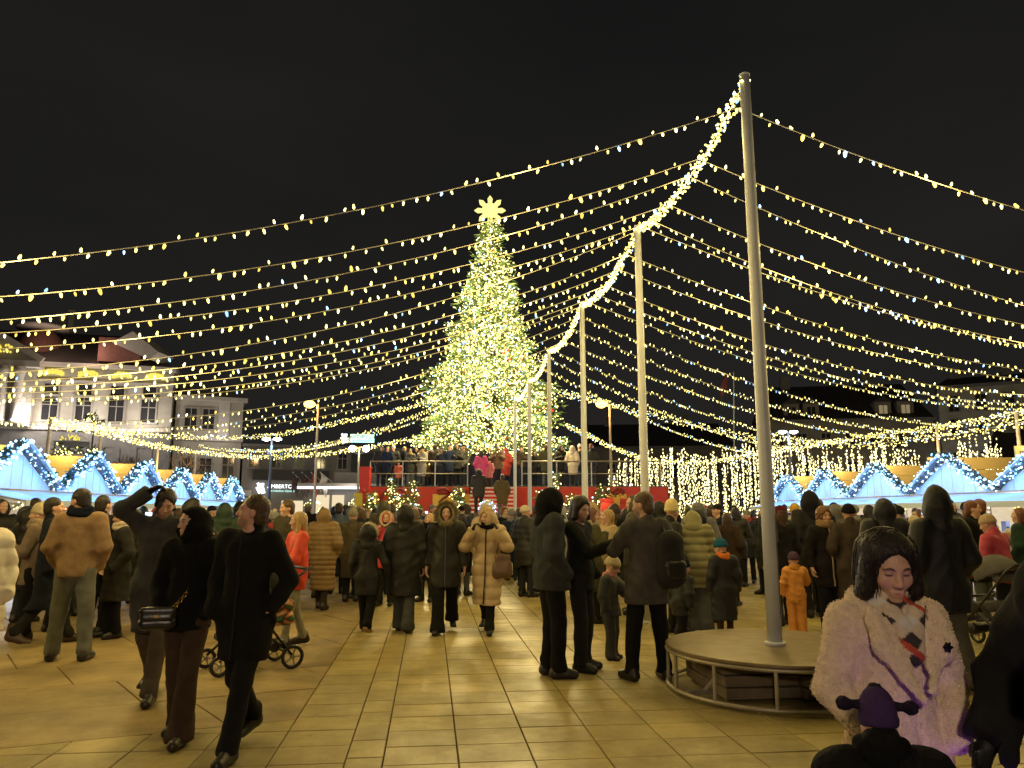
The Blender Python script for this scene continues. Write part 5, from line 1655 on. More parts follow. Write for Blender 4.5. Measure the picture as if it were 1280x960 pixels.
    if hw == 'cap':
        f = hfield(.1, .16, .16, .24, .2)
        E(f, (0, .016, .06), (.088, .104, .075), .01); E(f, (0, -.10, .055), (.07, .07, .012), .02)
        f.plane(H((0, 0, .038)), -(M @ np.array((0, .05, 1.0))))
        child('cap', *f.mesh(), 'wool', hcol)
    if P.get('scarf'):
        f = Field(grid(B.neck[0] - .2, B.neck[0] + .2, res * .8), grid(B.neck[1] - .24, B.neck[1] + .2, res * .8), grid(B.neck[2] - .18, B.neck[2] + .16, res * .8))
        nk = np.array(B.neck) + np.array((0, -.01, .0))
        for k in range(14):
            a0, a1 = k * 2 * math.pi / 14, (k + 1) * 2 * math.pi / 14
            for dz, r in ((.0, .095), (.042, .086)):
                p0 = nk + (math.cos(a0) * r, math.sin(a0) * r * .95, dz + .012 * math.sin(a0 * 2 + dz * 40)); p1 = nk + (math.cos(a1) * r, math.sin(a1) * r * .95, dz + .012 * math.sin(a1 * 2 + dz * 40))
                f.cap(p0, p1, .036, .036, .012)
        f.ripple(.003, seed + 8)
        child('scarf', *f.mesh(), 'knit', P['scarf'])
    s = P.get('h', 1.75) / 1.75
    body.scale = (s, s, s)
    body.location = (loc[0], loc[1], z); body.rotation_euler = (0, 0, math.radians(rot))
    tag(body, label, 'person', group)
    BODIES[body.name] = (B, body)
    return body
def at_px(px, py): 
    q = G(px, py); return (q.x, q.y)
def world_of(p, o):
    """a point of a figure's own frame in the square"""
    return Matrix.LocRotScale(o.location, o.rotation_euler, o.scale) @ Vector(p)
# ================================================================ the people one can tell apart
BLACK = (.010, .010, .011); NAVY = (.013, .018, .035); GREY = (.07, .07, .075); DGREY = (.03, .03, .033); OLIVE = (.055, .055, .03); BROWN = (.10, .065, .035)
TAN = (.23, .155, .085); BEIGE = (.38, .29, .19); CREAM = (.55, .48, .36); RED = (.50, .045, .03); PINK = (.55, .12, .2); BURG = (.09, .012, .02); BLOND = (.42, .28, .12)
DHAIR = (.022, .014, .010); BHAIR = (.07, .04, .02)
def T(col, w=1.0, flare=1.0, fab='denim'): return {'col': col, 'w': w, 'flare': flare, 'fab': fab}

black_man = person({'h': 1.74, 'res': .013, 'hres': .0065, 'legs': 'walk', 'armL': 'back', 'armR': 'pocket', 'head': (-62, -8, 0), 'hair': 'recede', 'haircol': BHAIR, 'skin': 'ruddy', 'beard': (.2, .12, .09),
    'coat': {'col': BLACK, 'hem': .62, 'fab': 'wool', 'thick': .012, 'collar_h': .10, 'zip': (.008, .008, .008)}, 'trousers': T((.011, .011, .013), 1.02), 'shoes': (.012, .011, .011)},
    at_px(298, 940), -14, 'man striding in black coat, short brown hair, looking sideways at the woman in fur hood')
fur_woman = person({'h': 1.66, 'res': .013, 'hres': .0065, 'legs': 'stroll', 'armL': 'pocket', 'armR': 'pocket', 'head': (-38, 2, 0), 'hw': 'hood', 'hoodfab': 'fur', 'hoodcol': BLACK,
    'coat': {'col': BLACK, 'hem': .82, 'fab': 'fur', 'thick': .016, 'fluff': .004, 'name': 'jacket'}, 'trousers': T((.052, .032, .022), 1.02, 1.55), 'shoes': (.03, .018, .012)},
    at_px(224, 925), -6, 'woman in black fuzzy hooded jacket and flared brown trousers carrying a shoulder bag')
raise_man = person({'h': 1.84, 'res': .014, 'hres': .007, 'legs': 'walk', 'armL': 'down', 'armR': 'raise', 'handR': .7, 'glove': BLACK, 'head': (18, 24, 6), 'hair': 'short', 'haircol': DHAIR, 'beard': (.1, .07, .05),
    'coat': {'col': (.05, .05, .052), 'hem': .55, 'fab': 'wool', 'thick': .012, 'capehood': True}, 'trousers': T((.075, .058, .042)), 'shoes': (.02, .015, .012)},
    at_px(186, 872), 6, 'man in grey coat with one arm raised over his head, looking down')
tan_man = person({'h': 1.88, 'res': .014, 'hres': .008, 'legs': 'wide', 'armL': 'pocket', 'armR': 'pocket', 'head': (62, 4, 0), 'hair': 'short', 'haircol': DHAIR, 'scarf': NAVY,
    'coat': {'col': (.27, .175, .10), 'hem': .85, 'fab': 'wool', 'thick': .018, 'name': 'jacket', 'capehood': False}, 'trousers': T((.135, .14, .125), 1.12), 'shoes': (.022, .017, .014)},
    at_px(85, 826), 192, 'man in tan jacket and grey jeans with dark scarf, seen from behind')
def glasses(b, P_head):
    pass
red_girl = person({'h': 1.62, 'res': .015, 'hres': .008, 'legs': 'stroll', 'armL': 'push', 'armR': 'push', 'head': (-14, 2, 0), 'hair': 'long', 'haircol': BLOND,
    'coat': {'col': (.62, .06, .03), 'hem': .74, 'fab': 'puff', 'thick': .014, 'name': 'jacket', 'collar_h': .1}, 'trousers': T((.24, .23, .2), .9), 'shoes': (.02, .018, .016), 'handL': .9, 'handR': .9},
    at_px(366, 808), -58, 'girl with long blond hair in bright red jacket pushing a stroller')
brown_puffer = person({'h': 1.68, 'res': .018, 'hw': 'hood', 'coat': {'col': (.20, .125, .055), 'hem': .34, 'fab': 'puff', 'quilt': .085, 'quilt_amp': .012, 'thick': .03, 'flare': 1.1}, 'trousers': T((.04, .028, .02)), 'shoes': (.03, .02, .014), 'legs': 'stroll', 'armL': 'pocket', 'armR': 'pocket'},
    at_px(401, 762), 176, 'person in ankle long quilted brown puffer coat with hood, seen from behind')
grey_beanie = person({'h': 1.66, 'res': .018, 'hw': 'slouch', 'hcol': (.24, .22, .18), 'coat': {'col': (.075, .062, .04), 'hem': .45, 'fab': 'wool', 'thick': .02, 'flare': 1.1}, 'armL': 'pocket', 'armR': 'pocket'},
    at_px(438, 752), 172, 'woman in pale grey knit hat and olive brown coat, from behind')
navy_back = person({'h': 1.80, 'res': .02, 'hair': 'short', 'haircol': DHAIR, 'coat': {'col': (.03, .05, .10), 'hem': .7, 'fab': 'puff', 'thick': .02}, 'armL': 'pocket', 'armR': 'pocket'},
    at_px(420, 742), 186, 'dark haired man in blue jacket between brown puffer coat and grey hat')
hood_child = person({'h': 1.44, 'headscale': 1.06, 'res': .015, 'hres': .009, 'legs': 'walk', 'hw': 'furhood', 'furcol': (.62, .56, .44), 'furl': .05, 'armL': 'down', 'armR': 'side', 'coat': {'col': BLACK, 'hem': .62, 'fab': 'puff', 'thick': .016, 'flare': 1.15}, 'trousers': T(BLACK, 1.1, 1.2), 'shoes': (.32, .2, .12)},
    at_px(457, 792), 176, 'child in black hooded coat with white fur trim walking away')
hood_back = person({'h': 1.72, 'res': .014, 'legs': 'stroll', 'hw': 'hood', 'armL': 'down', 'armR': 'down', 'handL': .6, 'handR': .6, 'coat': {'col': (.014, .014, .013), 'hem': .50, 'fab': 'puff', 'thick': .03, 'flare': 1.22, 'wide': 1.08}, 'trousers': T((.055, .062, .06), 1.1, 1.35), 'shoes': BLACK},
    at_px(504, 790), 178, 'woman in long black hooded coat and grey jeans walking away')
furhood_woman = person({'h': 1.72, 'res': .014, 'hres': .007, 'legs': 'walk2', 'hw': 'furhood', 'furcol': (.20, .165, .095), 'furl': .075, 'furn': 900, 'hair': 'short', 'armL': 'down', 'armR': 'down', 'handR': .5, 'handL': .5, 'coat': {'col': (.015, .014, .012), 'hem': .62, 'fab': 'puff', 'thick': .03, 'zip': (.03, .028, .02), 'flare': 1.1, 'wide': 1.06}, 'trousers': T(BLACK, 1.12, 1.35), 'shoes': BLACK},
    at_px(556, 790), 2, 'woman in black parka with big brown fur hood walking towards us')
beige_woman = person({'h': 1.66, 'res': .014, 'hres': .007, 'legs': 'walk', 'hw': 'hood', 'hoodcol': (.42, .31, .19), 'hair': 'bob', 'haircol': (.36, .22, .10), 'head': (-28, 4, 0), 'armL': 'hood', 'armR': 'hood', 'handL': 1.1, 'handR': 1.1, 'glove': BLACK, 'scarf': BLACK,
    'coat': {'col': (.42, .31, .19), 'hem': .40, 'fab': 'puff', 'quilt': .16, 'quilt_amp': .010, 'thick': .028, 'zip': (.01, .01, .01), 'flare': 1.02}, 'trousers': T(BLACK), 'shoes': BLACK},
    at_px(609, 790), -10, 'woman in long beige puffer coat holding her hood with black gloves')
red_hood = person({'h': 1.62, 'res': .018, 'hres': .01, 'hw': 'furhood', 'hoodcol': (.5, .06, .06), 'furcol': (.5, .38, .28), 'furl': .035, 'hair': 'long', 'haircol': BLOND, 'scarf': BLACK, 'coat': {'col': (.5, .05, .07), 'hem': .7, 'fab': 'puff', 'thick': .015}, 'handR': .6, 'armR': 'strap'},
    at_px(481, 757), -8, 'woman in red hooded jacket and black scarf facing us, half hidden by black hoods')
blond_back = person({'h': 1.60, 'res': .018, 'hres': .01, 'hair': 'long', 'haircol': (.45, .3, .13), 'head': (0, -14, 8), 'coat': {'col': BLACK, 'hem': .6, 'fab': 'wool', 'thick': .01}, 'scarf': BLACK},
    at_px(533, 752), -20, 'blond long haired woman in black between the two black hooded coats')
long_black = person({'h': 1.72, 'res': .018, 'hw': 'hood', 'coat': {'col': (.018, .018, .016), 'hem': .42, 'fab': 'puff', 'quilt': .10, 'quilt_amp': .010, 'thick': .03}, 'armL': 'pocket', 'armR': 'pocket'},
    at_px(656, 733), 182, 'person in long quilted black coat before the striped stairs')
hood_man = person({'h': 1.86, 'res': .013, 'hres': .0075, 'legs': 'stand', 'hw': 'hood', 'hoodcol': BLACK, 'head': (10, 8, 0), 'armL': 'pocket', 'armR': 'pocket', 'coat': {'col': (.042, .046, .05), 'hem': .80, 'fab': 'wool', 'thick': .028, 'name': 'jacket', 'wide': 1.08}, 'trousers': T(BLACK, 1.1), 'shoes': (.04, .034, .03)},
    at_px(690, 846), 104, 'tall man in black hood and slate grey jacket, hands in pockets')
phone_man = person({'h': 1.78, 'res': .013, 'hres': .0065, 'legs': 'stand', 'hair': 'bob', 'haircol': DHAIR, 'head': (-26, 14, 0), 'beard': (.05, .03, .02), 'armR': ((.25, -.20, 1.20), (.13, -.47, 1.29)), 'armL': 'pocket', 'handR': 1.0, 'palmR': (0, .3, 1), 'coat': {'col': (.014, .016, .015), 'hem': .80, 'fab': 'wool', 'thick': .012, 'name': 'jacket'}, 'trousers': T((.02, .021, .022), 1.05), 'shoes': BLACK},
    at_px(727, 838), 64, 'man with dark shoulder length hair holding out a phone')
grey_man = person({'h': 1.82, 'res': .013, 'hres': .0075, 'legs': 'wide', 'hair': 'short', 'haircol': (.10, .06, .028), 'head': (38, 8, 0), 'beard': (.12, .07, .04), 'armL': 'reach', 'armR': 'back', 'handL': .9, 'coat': {'col': (.085, .078, .074), 'hem': .70, 'fab': 'wool', 'thick': .010, 'collar_h': .05, 'flare': 1.03}, 'trousers': T(BLACK, 1.05), 'shoes': (.014, .012, .011)},
    at_px(812, 850), 200, 'man in grey overcoat with a black backpack on one shoulder, seen from behind')
bear_child = person({'h': 1.06, 'headscale': 1.42, 'res': .014, 'hres': .01, 'hw': 'pom', 'hcol': (.60, .50, .36), 'head': (22, 22, 0), 'scarf': (.5, .22, .2), 'coat': {'col': (.03, .032, .03), 'hem': .78, 'fab': 'puff', 'thick': .045, 'name': 'snowsuit', 'flare': 1.1}, 'trousers': T((.03, .032, .03), 1.35, 1.15, 'puff'), 'shoes': BLACK, 'armL': 'reach', 'armR': 'down', 'handL': .7, 'glove': BLACK},
    at_px(764, 824), 62, 'small child in cream bear hat and dark snowsuit between the two men')
beige_blond = person({'h': 1.66, 'res': .016, 'hres': .009, 'hair': 'longback', 'haircol': (.34, .21, .09), 'head': (-8, -2, 0), 'coat': {'col': (.40, .30, .16), 'hem': .86, 'fab': 'puff', 'thick': .012, 'name': 'jacket'}, 'trousers': T((.06, .05, .045)), 'armL': 'front', 'armR': 'pocket'},
    at_px(761, 772), -66, 'woman in sand coloured jacket with long light brown hair, behind the phone')
beige_hood = person({'h': 1.78, 'res': .018, 'hw': 'hood', 'hoodcol': (.33, .24, .13), 'coat': {'col': (.33, .24, .13), 'hem': .5, 'fab': 'wool', 'thick': .02}, 'armL': 'pocket', 'armR': 'pocket'},
    at_px(742, 762), 150, 'person in tan hooded coat behind the long haired man')
yellow_beanie = person({'h': 1.74, 'res': .016, 'hres': .009, 'hw': 'tallbeanie', 'hcol': (.72, .60, .30), 'head': (30, 6, 0), 'coat': {'col': BLACK, 'hem': .7, 'fab': 'puff', 'thick': .012}, 'armL': 'pocket', 'armR': 'pocket'},
    at_px(845, 792), 100, 'person in pale yellow knit hat and black jacket beside the backpack')
olive_bend = person({'h': 1.70, 'res': .015, 'lean': 26, 'hw': 'hood', 'head': (0, 22, 0), 'coat': {'col': (.20, .185, .085), 'hem': .62, 'fab': 'puff', 'quilt': .11, 'quilt_amp': .013, 'thick': .035}, 'trousers': T((.085, .09, .09), 1.2, 1.8), 'armL': 'push', 'armR': 'push', 'shoes': BLACK},
    at_px(872, 790), 168, 'person in olive green puffer jacket bending forward, wide grey jeans')
orange_collar = person({'h': 1.22, 'headscale': 1.3, 'res': .015, 'hw': 'beanie', 'hcol': (.02, .10, .17), 'scarf': (.75, .20, .04), 'head': (30, 14, 0), 'coat': {'col': (.016, .017, .022), 'hem': .36, 'fab': 'puff', 'thick': .035, 'flare': 1.2}, 'trousers': T((.05, .025, .018)), 'shoes': (.09, .04, .025), 'boot': .12},
    at_px(908, 800), 186, 'child in blue hat with orange scarf and long dark coat')
navy_tot = person({'h': 1.0, 'headscale': 1.4, 'res': .016, 'hw': 'beanie', 'hcol': NAVY, 'lean': 14, 'coat': {'col': (.015, .016, .02), 'hem': .7, 'fab': 'puff', 'thick': .04}, 'trousers': T(BLACK, 1.3), 'shoes': (.3, .28, .24), 'legs': 'walk'},
    at_px(852, 812), 128, 'toddler in navy hat and dark suit stepping beside the round platform')
orange_child = person({'h': 1.03, 'headscale': 1.36, 'res': .014, 'hw': 'beanie', 'hcol': (.085, .05, .10), 'head': (20, 8, 0), 'scarf': (.62, .27, .05), 'coat': {'col': (.62, .26, .05), 'hem': .74, 'fab': 'puff', 'thick': .04, 'fold': .011, 'name': 'snowsuit'}, 'trousers': T((.62, .26, .05), 1.4, 1.2, 'puff'), 'shoes': (.03, .018, .012), 'armL': 'down', 'armR': 'reach'},
    at_px(998, 795), 160, 'toddler in orange snowsuit and purple hat holding a hand')
burg_hat = person({'h': 1.70, 'res': .016, 'hw': 'beanie', 'hcol': BURG, 'hair': 'longback', 'haircol': BHAIR, 'coat': {'col': (.022, .022, .026), 'hem': .48, 'fab': 'wool', 'thick': .022}, 'armL': 'down', 'armR': 'down', 'handL': .6, 'trousers': T((.05, .055, .07))},
    at_px(982, 782), 200, 'woman in burgundy knit hat and dark coat beside the nearest mast')
curly = person({'h': 1.68, 'res': .014, 'hres': .008, 'hair': 'curly', 'haircol': (.16, .075, .035), 'scarf': (.24, .16, .09), 'coat': {'col': (.018, .015, .018), 'hem': .62, 'fab': 'wool', 'thick': .014, 'zip': (.30, .24, .16), 'name': 'jacket'}, 'trousers': T((.012, .012, .018), 1.1), 'armL': 'pocket', 'armR': 'down', 'handR': .7},
    at_px(1040, 788), 8, 'woman with curly auburn hair and shearling collar facing us')
navy_hood = person({'h': 1.92, 'res': .016, 'hw': 'hood', 'hoodcol': (.018, .017, .026), 'hoodtall': .02, 'coat': {'col': (.038, .036, .04), 'hem': .55, 'fab': 'wool', 'thick': .024, 'wide': 1.06}, 'armL': 'pocket', 'armR': 'pocket'},
    at_px(1020, 772), 188, 'tall person in navy hood and dark grey coat above the curly haired woman')
brown_coat = person({'h': 1.72, 'res': .016, 'hw': 'beanie', 'hcol': (.014, .013, .02), 'coat': {'col': (.055, .042, .034), 'hem': .4, 'fab': 'wool', 'thick': .02}, 'armL': 'pocket', 'armR': 'pocket'},
    at_px(1071, 790), 172, 'person in dark knit hat and brown coat right of the curly hair')
big_navy = person({'h': 1.78, 'res': .016, 'hw': 'hood', 'hoodcol': (.012, .014, .026), 'coat': {'col': (.013, .015, .026), 'hem': .5, 'fab': 'puff', 'thick': .035, 'wide': 1.1}, 'armL': 'pocket', 'armR': 'pocket'},
    at_px(1118, 815), 178, 'broad person in navy hood right behind the pink coat woman')
tall_hood = person({'h': 1.80, 'res': .013, 'legs': 'stroll', 'hw': 'hood', 'hoodtall': .045, 'coat': {'col': (.013, .014, .02), 'hem': .68, 'fab': 'puff', 'thick': .035, 'wide': 1.12, 'flare': 1.05}, 'trousers': T((.085, .08, .06), 1.2, 1.25), 'shoes': BLACK, 'armL': 'pocket', 'armR': 'pocket'},
    at_px(1190, 862), 186, 'man in tall black hood and puffer jacket, grey trousers, from behind')
red_sweater = person({'h': 1.60, 'res': .017, 'hw': 'beanie', 'hcol': (.45, .33, .22), 'lean': 14, 'head': (10, 10, 0), 'coat': {'col': (.45, .05, .09), 'hem': .85, 'fab': 'puff', 'thick': .014, 'name': 'jacket'}, 'armL': 'push', 'armR': 'push'},
    at_px(1268, 812), 210, 'person in crimson jacket leaning over the grey stroller')
white_puffer = person({'h': 1.68, 'res': .014, 'hw': 'beanie', 'hcol': BLACK, 'coat': {'col': (.66, .60, .50), 'hem': .62, 'fab': 'puff', 'thick': .05, 'quilt': .17, 'quilt_amp': .012, 'wide': 1.1}, 'trousers': T(BLACK), 'armL': 'pocket', 'armR': 'pocket', 'legs': 'stroll'},
    (G(-48, 880).x, G(-48, 880).y), 60, 'person in cream white puffer jacket cut by the left edge')
beige_hat = person({'h': 1.70, 'res': .016, 'hres': .009, 'hw': 'slouch', 'hcol': (.42, .36, .26), 'scarf': (.25, .19, .14), 'head': (0, -2, 0), 'coat': {'col': (.17, .125, .10), 'hem': .72, 'fab': 'wool', 'thick': .02}, 'armL': 'front', 'armR': 'pocket', 'trousers': T(BLACK), 'shoes': (.03, .02, .015)},
    at_px(32, 800), -70, 'woman in beige knit hat and thick taupe scarf, profile to the left')
navy_walk = person({'h': 1.80, 'res': .016, 'legs': 'walk', 'hair': 'short', 'haircol': DHAIR, 'coat': {'col': (.015, .019, .034), 'hem': .42, 'fab': 'wool', 'thick': .014}, 'shoes': (.05, .026, .015), 'armL': 'pocket', 'armR': 'down', 'boot': .1},
    at_px(52, 806), 120, 'man in long navy coat and brown boots stepping away behind the tan jacket')
silver_girl = person({'h': 1.58, 'res': .017, 'hw': 'hood', 'hoodcol': (.32, .32, .35), 'coat': {'col': (.42, .42, .45), 'hem': .45, 'fab': 'puff', 'quilt': .13, 'thick': .025}, 'armL': 'pocket', 'armR': 'pocket'},
    at_px(64, 790), 150, 'person in silver grey puffer coat peeking out behind the tan jacket')
white_hat = person({'h': 1.66, 'res': .015, 'hres': .008, 'hw': 'beanie', 'hcol': (.62, .54, .42), 'scarf': (.5, .42, .36), 'head': (-20, 0, 0), 'coat': {'col': (.035, .034, .036), 'hem': .50, 'fab': 'wool', 'thick': .02, 'flare': 1.25}, 'trousers': T(BLACK, 1.1), 'armL': 'pocket', 'armR': 'pocket', 'handR': .7},
    at_px(140, 797), -48, 'woman in white knit hat and dark grey coat smiling to the left')
dark_far = person({'h': 1.84, 'res': .018, 'hair': 'short', 'haircol': DHAIR, 'coat': {'col': NAVY, 'hem': .5, 'fab': 'wool', 'thick': .02}, 'armL': 'pocket', 'armR': 'pocket'},
    at_px(116, 794), 160, 'man in navy coat right of the tan jacket, turned away')
olive_man = person({'h': 1.80, 'res': .017, 'hres': .009, 'hair': 'short', 'haircol': (.09, .05, .025), 'head': (-12, 0, 0), 'coat': {'col': (.05, .045, .032), 'hem': .5, 'fab': 'wool', 'thick': .03, 'capehood': True}, 'armL': 'pocket', 'armR': 'pocket'},
    at_px(352, 778), -40, 'man with short brown hair and olive coat behind the red jacket girl')

# ---- the woman in the pale teddy coat, nearest on the right
pw_y = 2.95; pw = at(1101, 640, pw_y)
pink_woman = person({'h': 1.515, 'res': .0085, 'hres': .0045, 'hwres': .006, 'headscale': 1.14, 'legs': 'stroll', 'hair': 'bob', 'haircol': (.018, .011, .010), 'head': (-9, 15, 0), 'skin': 'fair', 'lips': (.50, .17, .14), 'lids': True,
    'armL': ((.268, .03, 1.15), (.185, -.12, .965)), 'armR': ((.262, .03, 1.15), (.18, -.12, .97)),
    'coat': {'col': (.86, .67, .49), 'hem': .34, 'fab': 'teddy', 'thick': .016, 'fluff': .0028, 'fluff_f': 150, 'flare': 1.18, 'wide': .95, 'collar_h': .03, 'open': True, 'lapel': True, 'fold': .007}, 'trousers': T((.05, .04, .04)), 'shoes': BLACK},
    (pw.x, pw_y), 6, 'woman in pale pink teddy coat and checked scarf looking down, dark bobbed hair')
# ---- toddler in front of her, and the dark figure cut by the right edge
tc = at(1079, 640, 2.36)
hat_child = person({'h': 1.09, 'headscale': .93, 'res': .011, 'hres': .008, 'hwres': .007, 'hw': 'tallbeanie', 'hcol': (.06, .032, .11), 'head': (-6, 16, 0), 'coat': {'col': (.011, .011, .012), 'hem': .45, 'fab': 'fur', 'fluff': .003, 'thick': .055, 'wide': 1.12, 'collar_h': .12}, 'scarf': BLACK, 'armL': 'front', 'armR': 'front', 'trousers': T(BLACK)},
    (tc.x, 2.36), 168, 'toddler in purple knit hat with side pompoms, seen from behind')
ec = at(1362, 640, 2.45)
edge_man = person({'h': 1.66, 'res': .013, 'hw': 'beanie', 'hcol': (.012, .012, .013), 'coat': {'col': (.016, .016, .018), 'hem': .62, 'fab': 'wool', 'thick': .06, 'wide': 1.1, 'fold': .012}, 'armL': 'front', 'armR': ((.36, -.02, 1.12), (.3, -.2, .93)), 'trousers': T(BLACK), 'handR': .8, 'glove': BLACK},
    (ec.x, 2.45), -78, 'dark figure in black puffer jacket cut off by the right edge')
# ================================================================ things that stand about or are carried
M_top = mat('worn steel top', (0.20, 0.15, 0.085), rough=0.42, metal=0.25, vary=0.3, scale=5, bump=0.15, bscale=25)
M_ring = mat('grey steel tube', (0.36, 0.32, 0.25), rough=0.45, metal=0.4, vary=0.15)
M_ball = mat('ballast concrete', (0.17, 0.13, 0.085), rough=0.9, vary=0.25, scale=6, bump=0.3)
PX, PY = 2.47, 7.52
pl = empty('round_platform', (PX, PY, 0), 0, 'round steel platform on thin legs with stacked ballast, at the foot of the nearest mast', 'platform')
m = MB(); m.lathe([(1.0, .372), (1.012, .376), (1.012, .398), (1.0, .402), (.075, .402), (.075, .372)], 64); m.build('top_plate', M_top, pl)
m = MB(); m.tube([(math.cos(k * .0982) * 1.0, math.sin(k * .0982) * 1.0, .352) for k in range(64)], .018, 8, closed=True); m.build('upper_ring', M_ring, pl, smooth=True)
m = MB(); m.tube([(math.cos(k * .0982) * 1.0, math.sin(k * .0982) * 1.0, .04) for k in range(64)], .020, 8, closed=True); m.build('lower_ring', M_ring, pl, smooth=True)
for k in range(12):
    a = k * math.pi / 6 + .2
    m = MB(); m.tube([(math.cos(a) * 1.0, math.sin(a) * 1.0, .05), (math.cos(a) * 1.0, math.sin(a) * 1.0, .35)], .017, 8); m.build('leg', M_ring, pl)
for k in range(4):
    a = k * math.pi / 2 + .35
    m = MB(); m.bar((math.cos(a) * .98, math.sin(a) * .98, .04), (math.cos(a) * .2, math.sin(a) * .2, .04), .04); m.bar((math.cos(a) * .8, math.sin(a) * .8, .05), (math.cos(a + .25) * .62, math.sin(a + .25) * .62, .34), .025); m.build('spoke', M_ring, pl)
for k in range(3):
    for sx in (-1, 1):
        m = MB(); m.box((sx * .345, .02 * k, .075 + k * .098), (.68, 1.02 - .02 * k, .09), .12); m.build('ballast_slab', M_ball, pl, bevel=.008)

M_screen = glow('phone screen', (.55, .75, 1.0), 2.2)
M_black = mat('black plastic', (.015, .015, .016), rough=.4)
M_leather = mat('black bag leather', (.014, .013, .014), rough=.32, vary=.15, bump=.12, bscale=70)
M_brownbag = mat('brown bag leather', (.12, .07, .035), rough=.5, vary=.2, bump=.2, bscale=40)
M_chain = mat('gold chain', (.75, .55, .22), rough=.25, metal=1.0)
M_tex = mat('grey stroller cloth', (.10, .098, .092), rough=.85, vary=.2, bump=.2, bscale=80)
def put(name, b, p, label, cat, rz=0.0, group=None):
    """a thing carried by a figure: an empty in the square at the figure's own point p"""
    q = world_of(p, b)
    e = empty(name, q, b.rotation_euler.z + rz, label, cat, group)
    return e
def soft(name, prims, res, material, parent, fold=.003, seed=1, cut=None):
    P = np.array([p for a, b, *_ in prims for p in (a, b)]); r = max(max(q[2], q[3]) for q in prims) + .04
    f = Field(grid(P[:, 0].min() - r, P[:, 0].max() + r, res), grid(P[:, 1].min() - r, P[:, 1].max() + r, res), grid(P[:, 2].min() - r, P[:, 2].max() + r, res))
    for a, b, ra, rb, *k in prims: f.cap(a, b, ra, rb, k[0] if k else .03, k[1] if len(k) > 1 else 1)
    if fold: f.ripple(fold, seed); f.crease(fold * 1.5, seed)
    V, Q = f.mesh()
    o = bpy.data.objects.new(name, np_mesh(name, V, Q, [material])); return link(o, parent)
# phone in the long haired man's hand
B, b = BODIES[phone_man.name]
w = Vector(B.wri[-1]); d = (w - Vector(B.elb[-1])).normalized()
e = put('phone', b, w + d * .12 + Vector((0, 0, .075)), 'lit phone held out by the long haired man', 'phone')
m = MB(); m.box((0, 0, 0), (.078, .009, .155), M=Matrix.Rotation(-.5, 4, 'X') @ Matrix.Rotation(.5, 4, 'Z')); m.build('case', M_black, e, bevel=.004)
m = MB(); MM = Matrix.Rotation(-.5, 4, 'X') @ Matrix.Rotation(.5, 4, 'Z')
for sy in (-1, 1): m.box(MM @ Vector((0, sy * .0062, 0)), (.070, .002, .145), M=MM)
m.build('screen', M_screen, e)
# backpack on one shoulder of the man in the grey coat
B, b = BODIES[grey_man.name]
e = put('backpack', b, (-.15, .21, 1.14), 'black backpack hanging from one shoulder of the grey overcoat', 'backpack')
soft('bag', [((-.03, 0, -.17), (-.03, 0, .15), .135, .115, .02, .75), ((.05, .0, -.17), (.04, 0, .14), .13, .11, .04, .75)], .014, mat('backpack cloth', (.011, .011, .012), rough=.8, vary=.2, bump=.2, bscale=90), e, .004)
soft('pocket', [((-.06, .09, -.15), (.07, .09, -.15), .06, .06, .02, .6), ((-.06, .09, -.08), (.07, .09, -.08), .06, .06, .02, .6)], .012, M_black, e, .002)
m = MB()
m.tube([(.02, -.06, .22), (.03, -.14, .33), (.03, -.22, .36), (.03, -.33, .28), (.0, -.36, .1), (-.04, -.28, -.12), (-.05, -.06, -.2)], .017, 6); m.build('strap', M_black, e, smooth=True)
# shoulder bag of the woman in the fuzzy hood
B, b = BODIES[fur_woman.name]
e = put('shoulder_bag', b, (-.11, -.235, .93), 'small black leather shoulder bag on a gold chain', 'bag', .35)
soft('pouch', [((-.09, 0, -.04), (.09, 0, -.04), .045, .045, .02, .8), ((-.095, 0, .04), (.095, 0, .04), .038, .038, .03, .8)], .011, M_leather, e, .002)
soft('flap', [((-.10, -.022, .05), (.10, -.022, .05), .028, .028, .01, .7), ((-.09, -.034, .0), (.09, -.034, .0), .024, .024, .02, .5)], .011, M_leather, e, .001)
m = MB()
pts = sagged((.09, 0, .06), (.24, .10, .30), .03, 12)
for k, p in enumerate(pts):
    ax = (0, 1) if k % 2 else (1, 0)
    m.tube([p + Vector((math.cos(t) * .011 * ax[0] + 0, math.cos(t) * .011 * ax[1], math.sin(t) * .016)) for t in [i * 1.047 for i in range(6)]], .0035, 5, closed=True)
o = m.build('chain', M_chain, e); o['kind'] = 'stuff'
m = MB(); m.box((0, -.05, .015), (.035, .012, .022)); m.build('clasp', M_chain, e, bevel=.003)
# tote of the beige puffer woman
B, b = BODIES[beige_woman.name]
e = put('tote_bag', b, (.25, -.15, .97), 'slouchy brown leather bag on the arm of the beige puffer coat', 'bag', .2)
soft('bag', [((-.07, 0, -.12), (.07, 0, -.12), .085, .085, .03, .7), ((-.06, 0, .10), (.06, 0, .10), .055, .05, .08, .7), ((-.07, 0, -.02), (.07, 0, -.02), .07, .07, .06, .7)], .013, M_brownbag, e, .006)
m = MB(); m.tube([(-.08, 0, .1), (-.06, .02, .28), (-.02, .06, .42), (.02, .07, .42), (.05, .03, .28), (.08, 0, .1)], .012, 6); m.build('handle', M_brownbag, e, smooth=True)

